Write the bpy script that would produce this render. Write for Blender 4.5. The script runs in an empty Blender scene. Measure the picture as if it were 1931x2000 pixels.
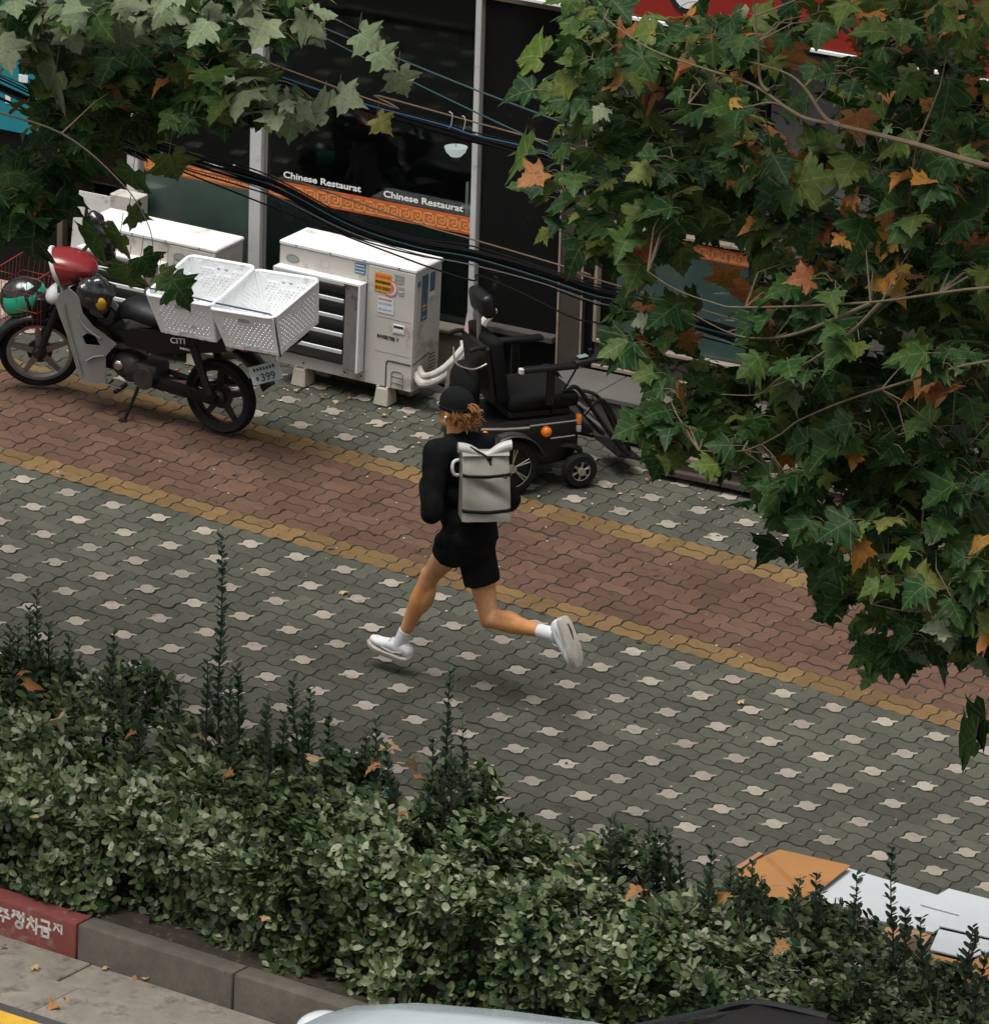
import bpy, bmesh, math, random
import numpy as np
from math import radians, sin, cos, pi, sqrt, atan2, degrees
from mathutils import Vector, Matrix, Euler

SC = bpy.context.scene
COL = SC.collection
random.seed(7)
RNG = np.random.default_rng(11)

# ---------------------------------------------------------------- camera
CAM_POS = Vector((26.522, -34.9266, 15.7262))
CAM_YAW, CAM_PITCH, CAM_ROLL = radians(123.5092), radians(19.8464), radians(2.6302)
FOCAL_PX = 15145.9                    # for a picture 1931 px wide
_f = Vector((cos(CAM_PITCH) * cos(CAM_YAW), cos(CAM_PITCH) * sin(CAM_YAW), -sin(CAM_PITCH)))
_r = Vector((sin(CAM_YAW), -cos(CAM_YAW), 0))
_u = _r.cross(_f)
_r2 = cos(CAM_ROLL) * _r + sin(CAM_ROLL) * _u
_u2 = -sin(CAM_ROLL) * _r + cos(CAM_ROLL) * _u
cam_data = bpy.data.cameras.new("camera")
cam_data.sensor_fit = 'HORIZONTAL'
cam_data.sensor_width = 36.0
cam_data.lens = FOCAL_PX / 1931.0 * 36.0
cam_data.clip_start = 0.5
cam_data.clip_end = 2000.0
cam = bpy.data.objects.new("camera", cam_data)
m3 = Matrix((_r2, _u2, -_f)).transposed()
cam.matrix_world = Matrix.Translation(CAM_POS) @ m3.to_4x4()
COL.objects.link(cam)
SC.camera = cam

# ---------------------------------------------------------------- sky, sun, exposure
SUN_EL, SUN_AZ = radians(73), radians(252)     # azimuth measured from +x towards +y (where the sun stands)
world = bpy.data.worlds.new("World")
SC.world = world
world.use_nodes = True
wn, wl = world.node_tree.nodes, world.node_tree.links
wn.clear()
w_out = wn.new('ShaderNodeOutputWorld')
w_bg = wn.new('ShaderNodeBackground')
w_sky = wn.new('ShaderNodeTexSky')
w_sky.sky_type = 'NISHITA'
w_sky.sun_disc = False
w_sky.sun_elevation = SUN_EL
w_sky.sun_rotation = radians(90) - SUN_AZ
w_sky.air_density = 1.0
w_sky.dust_density = 6.0
w_sky.ozone_density = 1.0
w_hsv = wn.new('ShaderNodeHueSaturation')      # an overcast sky: most of the blue is gone
w_hsv.inputs['Saturation'].default_value = 0.22
w_bg.inputs['Strength'].default_value = 0.088
wl.new(w_sky.outputs[0], w_hsv.inputs['Color'])
wl.new(w_hsv.outputs[0], w_bg.inputs['Color'])
wl.new(w_bg.outputs[0], w_out.inputs['Surface'])

sun_data = bpy.data.lights.new("sun", 'SUN')
sun_data.energy = 1.5
sun_data.angle = radians(35)
sun_data.color = (1.0, 0.97, 0.92)
sun = bpy.data.objects.new("sun", sun_data)
sd = Vector((cos(SUN_EL) * cos(SUN_AZ), cos(SUN_EL) * sin(SUN_AZ), sin(SUN_EL)))
sun.rotation_euler = sd.to_track_quat('Z', 'Y').to_euler()
sun.location = (0, 0, 30)
COL.objects.link(sun)

SC.view_settings.view_transform = 'Standard'
SC.view_settings.look = 'None'
SC.view_settings.exposure = 0.76
SC.view_settings.gamma = 1.0
SC.view_settings.use_curve_mapping = False
SC.render.engine = 'CYCLES'
SC.cycles.max_bounces = 6
SC.cycles.diffuse_bounces = 3
SC.cycles.glossy_bounces = 3
SC.cycles.transmission_bounces = 4
SC.cycles.transparent_max_bounces = 8
SC.cycles.use_denoising = True


def project(v):
    """pixel of a world point in the 1931 x 2000 photograph frame"""
    d = Vector(v) - CAM_POS
    z = d.dot(_f)
    return 965.5 + FOCAL_PX * d.dot(_r2) / z, 1000 - FOCAL_PX * d.dot(_u2) / z, z
def ray_y(px, py, v):
    d = _f * FOCAL_PX + _r2 * (px - 965.5) - _u2 * (py - 1000)
    return CAM_POS + d * ((v - CAM_POS.y) / d.y)
def ray_z(px, py, z):
    d = _f * FOCAL_PX + _r2 * (px - 965.5) - _u2 * (py - 1000)
    return CAM_POS + d * ((z - CAM_POS.z) / d.z)

# ---------------------------------------------------------------- materials
MATS = {}
def M(name, col, rough=0.6, metal=0.0, var=0.12, scale=6.0, bump=0.0, bscale=60.0, spec=0.5,
      spot=None, spot_amt=0.0, spot_scale=5.0, rand=0.0, island=0.0, coat=0.0, rvar=0.08, speck=0.0, emis=0.0, trans=0.0):
    """a procedural surface: noise-varied colour, optional stains of a second colour, fine relief"""
    if name in MATS: return MATS[name]
    m = bpy.data.materials.new(name); m.use_nodes = True
    n, l = m.node_tree.nodes, m.node_tree.links
    n.clear()
    out = n.new('ShaderNodeOutputMaterial'); b = n.new('ShaderNodeBsdfPrincipled')
    l.new(b.outputs[0], out.inputs['Surface'])
    tc = n.new('ShaderNodeTexCoord')
    no = n.new('ShaderNodeTexNoise'); no.inputs['Scale'].default_value = scale
    no.inputs['Detail'].default_value = 5; no.inputs['Roughness'].default_value = 0.65
    l.new(tc.outputs['Object'], no.inputs['Vector'])
    fac = no.outputs['Fac']
    mr = n.new('ShaderNodeMapRange')
    mr.inputs['From Min'].default_value = 0.25; mr.inputs['From Max'].default_value = 0.75
    mr.inputs['To Min'].default_value = 1 - var; mr.inputs['To Max'].default_value = 1 + var
    l.new(fac, mr.inputs['Value'])
    val = mr.outputs[0]
    def mul(a, bsock):
        k = n.new('ShaderNodeMath'); k.operation = 'MULTIPLY'; l.new(a, k.inputs[0]); l.new(bsock, k.inputs[1]); return k.outputs[0]
    if rand > 0:
        oi = n.new('ShaderNodeObjectInfo'); r = n.new('ShaderNodeMapRange')
        r.inputs['To Min'].default_value = 1 - rand; r.inputs['To Max'].default_value = 1 + rand
        l.new(oi.outputs['Random'], r.inputs['Value']); val = mul(val, r.outputs[0])
    if island > 0:
        ge = n.new('ShaderNodeNewGeometry'); r = n.new('ShaderNodeMapRange')
        r.inputs['To Min'].default_value = 1 - island; r.inputs['To Max'].default_value = 1 + island
        l.new(ge.outputs['Random Per Island'], r.inputs['Value']); val = mul(val, r.outputs[0])
    if speck > 0:
        ns = n.new('ShaderNodeTexNoise'); ns.inputs['Scale'].default_value = 420; ns.inputs['Detail'].default_value = 2
        l.new(tc.outputs['Object'], ns.inputs['Vector']); r = n.new('ShaderNodeMapRange')
        r.inputs['From Min'].default_value = 0.3; r.inputs['From Max'].default_value = 0.7
        r.inputs['To Min'].default_value = 1 - speck; r.inputs['To Max'].default_value = 1 + speck
        l.new(ns.outputs['Fac'], r.inputs['Value']); val = mul(val, r.outputs[0])
    base = n.new('ShaderNodeRGB'); base.outputs[0].default_value = (*col, 1)
    csock = base.outputs[0]
    if spot is not None:
        n2 = n.new('ShaderNodeTexNoise'); n2.inputs['Scale'].default_value = spot_scale; n2.inputs['Detail'].default_value = 8
        n2.inputs['Roughness'].default_value = 0.7
        l.new(tc.outputs['Object'], n2.inputs['Vector'])
        r2 = n.new('ShaderNodeMapRange'); r2.inputs['From Min'].default_value = 0.62 - spot_amt * 0.3
        r2.inputs['From Max'].default_value = 0.72 - spot_amt * 0.2
        l.new(n2.outputs['Fac'], r2.inputs['Value'])
        mx = n.new('ShaderNodeMix'); mx.data_type = 'RGBA'
        l.new(r2.outputs[0], mx.inputs[0]); l.new(csock, mx.inputs[6]); mx.inputs[7].default_value = (*spot, 1)
        csock = mx.outputs[2]
    vm = n.new('ShaderNodeVectorMath'); vm.operation = 'SCALE'
    l.new(csock, vm.inputs[0]); l.new(val, vm.inputs['Scale'])
    l.new(vm.outputs[0], b.inputs['Base Color'])
    b.inputs['Metallic'].default_value = metal
    b.inputs['Specular IOR Level'].default_value = spec
    rr = n.new('ShaderNodeMapRange'); rr.inputs['To Min'].default_value = max(0.02, rough - rvar); rr.inputs['To Max'].default_value = min(1, rough + rvar)
    l.new(fac, rr.inputs['Value']); l.new(rr.outputs[0], b.inputs['Roughness'])
    if coat: b.inputs['Coat Weight'].default_value = coat; b.inputs['Coat Roughness'].default_value = 0.1
    if emis:
        b.inputs['Emission Color'].default_value = (*col, 1); b.inputs['Emission Strength'].default_value = emis
    if trans: b.inputs['Transmission Weight'].default_value = trans
    if bump > 0:
        nb = n.new('ShaderNodeTexNoise'); nb.inputs['Scale'].default_value = bscale; nb.inputs['Detail'].default_value = 4
        l.new(tc.outputs['Object'], nb.inputs['Vector'])
        bp = n.new('ShaderNodeBump'); bp.inputs['Strength'].default_value = min(1, bump); bp.inputs['Distance'].default_value = 0.004
        l.new(nb.outputs['Fac'], bp.inputs['Height']); l.new(bp.outputs[0], b.inputs['Normal'])
    MATS[name] = m
    return m

def glass_mat(name, tint=(0.96, 1.0, 0.99), clear=0.85, rough=0.03):
    """flat window glass: see-through with a Fresnel reflection"""
    if name in MATS: return MATS[name]
    m = bpy.data.materials.new(name); m.use_nodes = True
    n, l = m.node_tree.nodes, m.node_tree.links; n.clear()
    out = n.new('ShaderNodeOutputMaterial')
    t = n.new('ShaderNodeBsdfTransparent'); t.inputs[0].default_value = (tint[0] * clear, tint[1] * clear, tint[2] * clear, 1)
    g = n.new('ShaderNodeBsdfGlossy'); g.inputs['Roughness'].default_value = rough; g.inputs['Color'].default_value = (0.9, 0.95, 0.95, 1)
    fr = n.new('ShaderNodeFresnel'); fr.inputs['IOR'].default_value = 1.33
    tc = n.new('ShaderNodeTexCoord'); no = n.new('ShaderNodeTexNoise'); no.inputs['Scale'].default_value = 1.3
    l.new(tc.outputs['Object'], no.inputs['Vector'])
    bp = n.new('ShaderNodeBump'); bp.inputs['Strength'].default_value = 0.004; bp.inputs['Distance'].default_value = 0.02
    l.new(no.outputs['Fac'], bp.inputs['Height']); l.new(bp.outputs[0], g.inputs['Normal'])
    mx = n.new('ShaderNodeMixShader'); l.new(fr.outputs[0], mx.inputs[0]); l.new(t.outputs[0], mx.inputs[1]); l.new(g.outputs[0], mx.inputs[2])
    l.new(mx.outputs[0], out.inputs['Surface'])
    MATS[name] = m
    return m

# ---------------------------------------------------------------- mesh helpers
def rotz(a): return Matrix.Rotation(a, 3, 'Z')
class MB:
    """collects shapes and links them as ONE mesh object"""
    def __init__(s): s.v = []; s.f = []; s.m = []
    def add(s, vs, fs, mi=0):
        o = len(s.v); s.v.extend([tuple(x) for x in vs]); s.f.extend([tuple(i + o for i in f) for f in fs]); s.m.extend([mi] * len(fs)); return s
    def box(s, c, size, R=None, mi=0, bev=0.0, seg=1, taper=None):
        x, y, z = size[0] / 2, size[1] / 2, size[2] / 2
        if bev > 0:
            bm = bmesh.new(); bmesh.ops.create_cube(bm, size=1.0)
            for v in bm.verts: v.co = Vector((v.co.x * size[0], v.co.y * size[1], v.co.z * size[2]))
            bmesh.ops.bevel(bm, geom=list(bm.edges), offset=bev, segments=seg, affect='EDGES', profile=0.5)
            bm.verts.index_update()
            vs = [v.co.copy() for v in bm.verts]; fs = [[v.index for v in f.verts] for f in bm.faces]; bm.free()
        else:
            vs = [Vector((i * x, j * y, k * z)) for k in (-1, 1) for j in (-1, 1) for i in (-1, 1)]
            fs = [(0, 2, 3, 1), (4, 5, 7, 6), (0, 1, 5, 4), (2, 6, 7, 3), (0, 4, 6, 2), (1, 3, 7, 5)]
        if taper:
            for v in vs:
                t = (v.z + z) / (2 * z); k = 1 + (taper - 1) * t; v.x *= k; v.y *= k
        if R is not None: vs = [R @ v for v in vs]
        c = Vector(c)
        return s.add([v + c for v in vs], fs, mi)
    def span(s, a, b, **k):
        a, b = Vector(a), Vector(b)
        return s.box((a + b) / 2, [abs(b[i] - a[i]) for i in range(3)], **k)
    def tube(s, pts, r, n=8, cap=True, mi=0, closed=False, sq=1.0):
        pts = [Vector(p) for p in pts]; N = len(pts)
        rs = r if isinstance(r, (list, tuple)) else [r] * N
        T = []
        for i in range(N):
            a = pts[(i - 1) % N] if (closed or i > 0) else pts[i]
            b = pts[(i + 1) % N] if (closed or i < N - 1) else pts[i]
            t = b - a; T.append(t.normalized() if t.length > 1e-9 else Vector((0, 0, 1)))
        up = Vector((0, 0, 1)) if abs(T[0].z) < 0.9 else Vector((1, 0, 0))
        nx = T[0].cross(up).normalized()
        vs = []
        for i in range(N):
            nx = (nx - T[i] * nx.dot(T[i])); nx = nx.normalized() if nx.length > 1e-6 else T[i].orthogonal().normalized()
            ny = T[i].cross(nx)
            for k in range(n):
                a = 2 * pi * k / n
                vs.append(pts[i] + (nx * cos(a) + ny * sin(a) * sq) * rs[i])
        fs = []
        for i in range(N if closed else N - 1):
            j = (i + 1) % N
            for k in range(n):
                k2 = (k + 1) % n
                fs.append((i * n + k, i * n + k2, j * n + k2, j * n + k))
        if cap and not closed:
            fs.append(tuple(reversed(range(n)))); fs.append(tuple((N - 1) * n + k for k in range(n)))
        return s.add(vs, fs, mi)
    def lathe(s, prof, n=24, c=(0, 0, 0), R=None, mi=0, a0=0.0, a1=2 * pi):
        full = abs(a1 - a0 - 2 * pi) < 1e-6
        cnt = n if full else n + 1
        vs = []
        for k in range(cnt):
            a = a0 + (a1 - a0) * k / n
            for (r, z) in prof:
                p = Vector((r * cos(a), r * sin(a), z)); vs.append((R @ p if R is not None else p) + Vector(c))
        P = len(prof); fs = []
        for k in range(n):
            k2 = (k + 1) % cnt
            for i in range(P - 1):
                fs.append((k * P + i, k2 * P + i, k2 * P + i + 1, k * P + i + 1))
        return s.add(vs, fs, mi)
    def prism(s, poly, h0, h1, fn=None, mi=0, inset=0.0):
        """extrude a 2-D polygon; fn maps (x, y, h) to a point"""
        fn = fn or (lambda x, y, h: (x, y, h)); n = len(poly)
        vs = [Vector(fn(x, y, h0)) for x, y in poly] + [Vector(fn(x, y, h1)) for x, y in poly]
        fs = [tuple(reversed(range(n))), tuple(range(n, 2 * n))] + [(i, (i + 1) % n, n + (i + 1) % n, n + i) for i in range(n)]
        return s.add(vs, fs, mi)
    def ell(s, c, r, R=None, nu=16, nv=10, mi=0):
        vs = []; fs = []
        for j in range(1, nv):
            t = pi * j / nv
            for i in range(nu):
                a = 2 * pi * i / nu
                vs.append(Vector((r[0] * sin(t) * cos(a), r[1] * sin(t) * sin(a), r[2] * cos(t))))
        vs += [Vector((0, 0, r[2])), Vector((0, 0, -r[2]))]
        for j in range(nv - 2):
            for i in range(nu):
                i2 = (i + 1) % nu
                fs.append((j * nu + i, (j + 1) * nu + i, (j + 1) * nu + i2, j * nu + i2))
        t0, b0 = len(vs) - 2, len(vs) - 1
        for i in range(nu):
            i2 = (i + 1) % nu
            fs.append((t0, i, i2)); fs.append((b0, (nv - 2) * nu + i2, (nv - 2) * nu + i))
        if R is not None: vs = [R @ v for v in vs]
        return s.add([v + Vector(c) for v in vs], fs, mi)
    def cap_chain(s, pts, rs, n=14):
        """round-ended tapered limb for remeshing"""
        for i in range(len(pts)): s.ell(pts[i], (rs[i],) * 3, nu=n, nv=8)
        for i in range(len(pts) - 1): s.tube([pts[i], pts[i + 1]], [rs[i], rs[i + 1]], n=n)
        return s
    def loft(s, rings, cap=True, closed_ring=True, mi=0):
        n = len(rings[0]); vs = [p for r in rings for p in r]; fs = []
        for i in range(len(rings) - 1):
            for k in range(n if closed_ring else n - 1):
                k2 = (k + 1) % n
                fs.append((i * n + k, i * n + k2, (i + 1) * n + k2, (i + 1) * n + k))
        if cap and closed_ring:
            fs.append(tuple(reversed(range(n)))); fs.append(tuple((len(rings) - 1) * n + k for k in range(n)))
        return s.add(vs, fs, mi)
    def mesh(s, name, mats, smooth=35):
        me = bpy.data.meshes.new(name); me.from_pydata(s.v, [], s.f)
        for m in (mats if isinstance(mats, (list, tuple)) else [mats]): me.materials.append(m)
        if any(s.m): me.polygons.foreach_set('material_index', s.m)
        bm = bmesh.new(); bm.from_mesh(me); bmesh.ops.recalc_face_normals(bm, faces=bm.faces); bm.to_mesh(me); bm.free()
        if smooth:
            me.polygons.foreach_set('use_smooth', [True] * len(me.polygons)); me.set_sharp_from_angle(angle=radians(smooth))
        me.update(); return me
    def build(s, name, mats, parent=None, smooth=35, **k):
        return link(name, s.mesh(name, mats, smooth), parent, **k)

def link(name, me, parent=None, kind=None, label=None, loc=None, rot=None):
    o = bpy.data.objects.new(name, me); COL.objects.link(o)
    if parent is not None: o.parent = parent
    if kind: o['kind'] = kind
    if label: o['label'] = label
    if loc is not None: o.location = loc
    if rot is not None: o.rotation_euler = rot
    return o
def thing(name, label, cat, loc=(0, 0, 0), rot=(0, 0, 0), group=None):
    o = bpy.data.objects.new(name, None); COL.objects.link(o)
    o.location = loc; o.rotation_euler = rot; o.empty_display_size = 0.1
    o['label'] = label; o['category'] = cat
    if group: o['group'] = group
    return o
def tag(o, label, cat, group=None):
    o['label'] = label; o['category'] = cat
    if group: o['group'] = group
    return o
def structure(o): o['kind'] = 'structure'; return o
def remesh(mb, voxel, smooth_it=6, fac=0.5, name='body', post=None):
    """melt the collected shapes into one continuous surface"""
    me = mb.mesh('tmp', [], smooth=0); ob = bpy.data.objects.new('tmp', me); COL.objects.link(ob)
    md = ob.modifiers.new('r', 'REMESH'); md.mode = 'VOXEL'; md.voxel_size = voxel; md.use_smooth_shade = True
    sm = ob.modifiers.new('s', 'SMOOTH'); sm.factor = fac; sm.iterations = smooth_it
    dg = bpy.context.evaluated_depsgraph_get()
    me2 = bpy.data.meshes.new_from_object(ob.evaluated_get(dg)); me2.name = name
    bpy.data.objects.remove(ob); bpy.data.meshes.remove(me)
    if post:
        for v in me2.vertices: v.co = post(v.co)
    me2.polygons.foreach_set('use_smooth', [True] * len(me2.polygons))
    return me2
def text_mesh(body, size, weight=0.0, ext=0.0006, name='lettering', align='LEFT', spacing=1.0):
    cu = bpy.data.curves.new('t', 'FONT'); cu.body = body; cu.size = size; cu.extrude = ext; cu.offset = weight; cu.align_x = align
    cu.resolution_u = 3; cu.space_character = spacing
    ob = bpy.data.objects.new('t', cu); COL.objects.link(ob)
    dg = bpy.context.evaluated_depsgraph_get()
    me = bpy.data.meshes.new_from_object(ob.evaluated_get(dg)); me.name = name
    bpy.data.objects.remove(ob); bpy.data.curves.remove(cu)
    return me
# ================================================================ ground, pavement, kerb, road
U = 0.1125; CELL = 3 * U; AMP = 0.085 * U
def edge_pts(p, q, nseg=5):
    """wavy side of a block from grid corner p to the neighbouring corner q (grid units)"""
    (x0, y0), (x1, y1) = p, q
    out = []
    for k in range(nseg):
        t = k / nseg
        if y0 == y1:
            tt = t if x1 > x0 else 1 - t
            off = AMP * sin(2 * pi * tt); out.append(((x0 + (x1 - x0) * t) * U, y0 * U + off))
        else:
            tt = t if y1 > y0 else 1 - t
            off = AMP * sin(2 * pi * tt); out.append((x0 * U + off, (y0 + (y1 - y0) * t) * U))
    return out
def block_outline(w, h):
    c = []
    for i in range(w): c += edge_pts((i, 0), (i + 1, 0))
    for j in range(h): c += edge_pts((w, j), (w, j + 1))
    for i in range(w, 0, -1): c += edge_pts((i, h), (i - 1, h))
    for j in range(h, 0, -1): c += edge_pts((0, j), (0, j - 1))
    return [(x - w * U / 2, y - h * U / 2) for x, y in c]
def inset(poly, d):
    n = len(poly); out = []
    for i in range(n):
        a, b, c = Vector(poly[i - 1]), Vector(poly[i]), Vector(poly[(i + 1) % n])
        t = (c - a).normalized(); nrm = Vector((-t.y, t.x)); q = b + nrm * d; out.append((q.x, q.y))
    return out
def block_arrays(w, h):
    o = block_outline(w, h); low = inset(o, 0.0012); top = inset(o, 0.0030 if w == h else 0.0048); n = len(o)
    v = [(x, y, 0.0) for x, y in top] + [(x, y, -0.006) for x, y in low] + [(x, y, -0.03) for x, y in low]
    f = [tuple(range(n))] + [(i, n + i, n + (i + 1) % n, (i + 1) % n) for i in range(n)] + [(n + i, 2 * n + i, 2 * n + (i + 1) % n, n + (i + 1) % n) for i in range(n)]
    return np.array(v), f
BLK = {k: block_arrays(*k) for k in ((2, 1), (1, 2))}
def star_arrays():
    q = [(.076, .0085), (.052, .0145), (.039, .025), (.034, .046), (.019, .067)]
    P_ = [(a, -b) for a, b in q[::-1]] + q + [(-a, b) for a, b in q[::-1]] + [(-a, -b) for a, b in q]
    P_ = [((a - b) * .7071, (a + b) * .7071) for a, b in P_]; n = len(P_); low = [(x * 1.05, y * 1.05) for x, y in P_]
    v = [(x, y, .0015) for x, y in P_] + [(x, y, -.004) for x, y in low] + [(x, y, -.03) for x, y in low]
    f = [tuple(range(n))] + [(i, n + i, n + (i + 1) % n, (i + 1) % n) for i in range(n)] + [(n + i, 2 * n + i, 2 * n + (i + 1) % n, n + (i + 1) % n) for i in range(n)]
    return np.array(v), f
BLK[(1, 1)] = star_arrays()
def paver_mat(name, col, dark=0.75):
    m = bpy.data.materials.new(name); m.use_nodes = True
    n, l = m.node_tree.nodes, m.node_tree.links; b = n['Principled BSDF']
    ge = n.new('ShaderNodeNewGeometry'); oi = n.new('ShaderNodeObjectInfo')
    ad = n.new('ShaderNodeMath'); ad.operation = 'ADD'; l.new(ge.outputs['Random Per Island'], ad.inputs[0]); l.new(oi.outputs['Random'], ad.inputs[1])
    fr = n.new('ShaderNodeMath'); fr.operation = 'FRACT'; l.new(ad.outputs[0], fr.inputs[0])
    r1 = n.new('ShaderNodeMapRange'); r1.inputs['To Min'].default_value = 0.80; r1.inputs['To Max'].default_value = 1.18; l.new(fr.outputs[0], r1.inputs[0])
    def noise(scale, lo, hi, det=5, a=0.3, b_=0.7):
        t = n.new('ShaderNodeTexNoise'); t.inputs['Scale'].default_value = scale; t.inputs['Detail'].default_value = det; t.inputs['Roughness'].default_value = 0.65
        l.new(ge.outputs['Position'], t.inputs['Vector'])
        r = n.new('ShaderNodeMapRange'); r.inputs['From Min'].default_value = a; r.inputs['From Max'].default_value = b_
        r.inputs['To Min'].default_value = lo; r.inputs['To Max'].default_value = hi; l.new(t.outputs['Fac'], r.inputs[0]); return r.outputs[0], t.outputs['Fac']
    def mul(a, c):
        k = n.new('ShaderNodeMath'); k.operation = 'MULTIPLY'; l.new(a, k.inputs[0]); l.new(c, k.inputs[1]); return k.outputs[0]
    n1, _ = noise(1.1, 0.80, 1.16); n2, _ = noise(14, 0.88, 1.1); n3, f3 = noise(430, 0.72, 1.28, 2)
    n4, _ = noise(7, 0.40, 1.0, 6, 0.29, 0.38)
    val = mul(mul(mul(mul(r1.outputs[0], n1), n2), n3), n4)
    vm = n.new('ShaderNodeVectorMath'); vm.operation = 'SCALE'; vm.inputs[0].default_value = col; l.new(val, vm.inputs['Scale'])
    l.new(vm.outputs[0], b.inputs['Base Color']); b.inputs['Roughness'].default_value = 0.85; b.inputs['Specular IOR Level'].default_value = 0.25
    bp = n.new('ShaderNodeBump'); bp.inputs['Strength'].default_value = 0.5; bp.inputs['Distance'].default_value = 0.002
    l.new(f3, bp.inputs['Height']); l.new(bp.outputs[0], b.inputs['Normal'])
    MATS[name] = m; return m
MG = paver_mat('grey_concrete_paver', (0.071, 0.072, 0.055))
MW = paver_mat('pale_inset_paver', (0.285, 0.25, 0.205))
MR = paver_mat('red_brown_paver', (0.104, 0.058, 0.038))
MY = paver_mat('ochre_paver', (0.158, 0.098, 0.040))
M_JOINT = M('joint_sand_and_moss', (0.035, 0.034, 0.026), 0.95, var=0.5, scale=9, spot=(0.028, 0.04, 0.016), spot_amt=0.3, spot_scale=4)

M_EDGE = M('dirty_block_edge', (0.028, 0.028, 0.022), 0.95, var=0.4, scale=12)
GX0, GX1 = -24, 42          # cells along the street
Y_YEL0, Y_RED0 = 0.5 * CELL, 0.5 * CELL + 2 * U
Y_YEL1 = Y_RED0 + 10 * U; Y_GR1 = Y_YEL1 + 2 * U
placed = {'paving_block': [], 'inset_stone': [], 'red_block': [], 'yellow_block': []}
def pinwheel(cx, cy):
    placed['inset_stone'].append((cx, cy, (1, 1)))
    for dx, dy, k in ((1, 0.5, (1, 2)), (-0.5, 1, (2, 1)), (-1, -0.5, (1, 2)), (0.5, -1, (2, 1))):
        placed['paving_block'].append((cx + dx * U, cy + dy * U, k))
for i in range(GX0, GX1):
    for j in range(-11, 1): pinwheel(i * CELL, j * CELL)
UP_OFF = 0.0
for i in range(GX0, GX1):
    for j in range(0, 4): pinwheel(i * CELL + UP_OFF, Y_GR1 + (j + 0.5) * CELL)
PH = 0.15
def basket(cx, cy, horiz, kind):
    if horiz:
        for s in (-0.5, 0.5): placed[kind].append((cx, cy + s * U, (2, 1)))
    else:
        for s in (-0.5, 0.5): placed[kind].append((cx + s * U, cy, (1, 2)))
for k in range(-36, 62):
    cx = PH + k * 2 * U
    for row in range(-1, 6):
        cy = Y_RED0 + (row + 0.5) * 2 * U
        basket(cx, cy, (k + row) % 2 == 1, 'yellow_block' if row in (-1, 5) else 'red_block')
def seen_order(lst):
    out = []
    for (x, y, k) in lst:
        px, py, z = project((x, y, 0))
        vis = -30 < px < 1960 and -30 < py < 2030
        hid = py > 1300 + 0.3 * px - 40           # behind the hedge
        out.append((0 if vis and not hid else 1, z, x, y, k))
    return sorted(out)
def bed(name, x0, x1, y0, y1, z, mat, wav=False):
    b = MB(); b.add([(x0, y0, z), (x1, y0, z), (x1, y1, z), (x0, y1, z)], [(0, 1, 2, 3)])
    return structure(b.build(name, mat, smooth=0))
XL, XR = GX0 * CELL - 0.2, GX1 * CELL - 0.1
pavement = bed('pavement', XL, XR, -11.5 * CELL, 3.6, -0.016, M_JOINT)
red_path = bed('red_path', XL, XR, Y_RED0, Y_YEL1, -0.0155, M_JOINT)
yellow_border = bed('yellow_border', XL, XR, Y_YEL0, Y_GR1, -0.0158, M_JOINT)
BM_MESH = {}
def lay(kind, mat, parent, cap=300):
    order = seen_order(placed[kind])
    rest_v, rest_f, rest_m, off = [], [], [], 0
    for n_, (hid, z, x, y, k) in enumerate(order):
        v, f = BLK[k]
        rr = random.Random(int(x * 1000) * 7919 + int(y * 1000))
        dz, tx, ty, rzz = rr.uniform(-0.004, 0.0015), rr.gauss(0, 0.008), rr.gauss(0, 0.008), rr.gauss(0, 0.009)
        if n_ < cap and not hid:
            key = (kind, k)
            if key not in BM_MESH:
                me = bpy.data.meshes.new(kind); me.from_pydata([tuple(q) for q in v], [], f); me.materials.append(mat); me.materials.append(M_EDGE); me.polygons.foreach_set('material_index', [0] + [1] * (len(f) - 1)); BM_MESH[key] = me
            o = bpy.data.objects.new(kind, BM_MESH[key]); COL.objects.link(o); o.parent = parent
            o.location = (x, y, dz); o.rotation_euler = (tx, ty, rzz)
        else:
            w = v.copy(); c, s_ = cos(rzz), sin(rzz)
            w[:, 2] += dz + v[:, 1] * tx - v[:, 0] * ty
            w[:, 0] = x + v[:, 0] * c - v[:, 1] * s_; w[:, 1] = y + v[:, 0] * s_ + v[:, 1] * c
            rest_v.append(w); rest_f += [tuple(i + off for i in q) for q in f]; rest_m += [0] + [1] * (len(f) - 1); off += len(v)
    if rest_v:
        me = bpy.data.meshes.new(kind + '_field'); me.from_pydata(np.vstack(rest_v).tolist(), [], rest_f); me.materials.append(mat); me.materials.append(M_EDGE); me.polygons.foreach_set('material_index', rest_m)
        link({'paving_block': 'paving_field', 'inset_stone': 'inset_field', 'red_block': 'red_field', 'yellow_block': 'yellow_field'}[kind], me, parent, kind='stuff')
lay('paving_block', MG, pavement); lay('inset_stone', MW, pavement); lay('red_block', MR, red_path); lay('yellow_block', MY, yellow_border)

# the wide ground under and round everything
M_EARTH = M('bare_earth', (0.11, 0.095, 0.075), 0.95, var=0.3, scale=1.5, bump=0.6, bscale=30)
g = MB(); g.add([(-400, -400, -0.2), (400, -400, -0.2), (400, 400, -0.2), (-400, 400, -0.2)], [(0, 1, 2, 3)])
structure(g.build('ground', M_EARTH, smooth=0))
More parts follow.
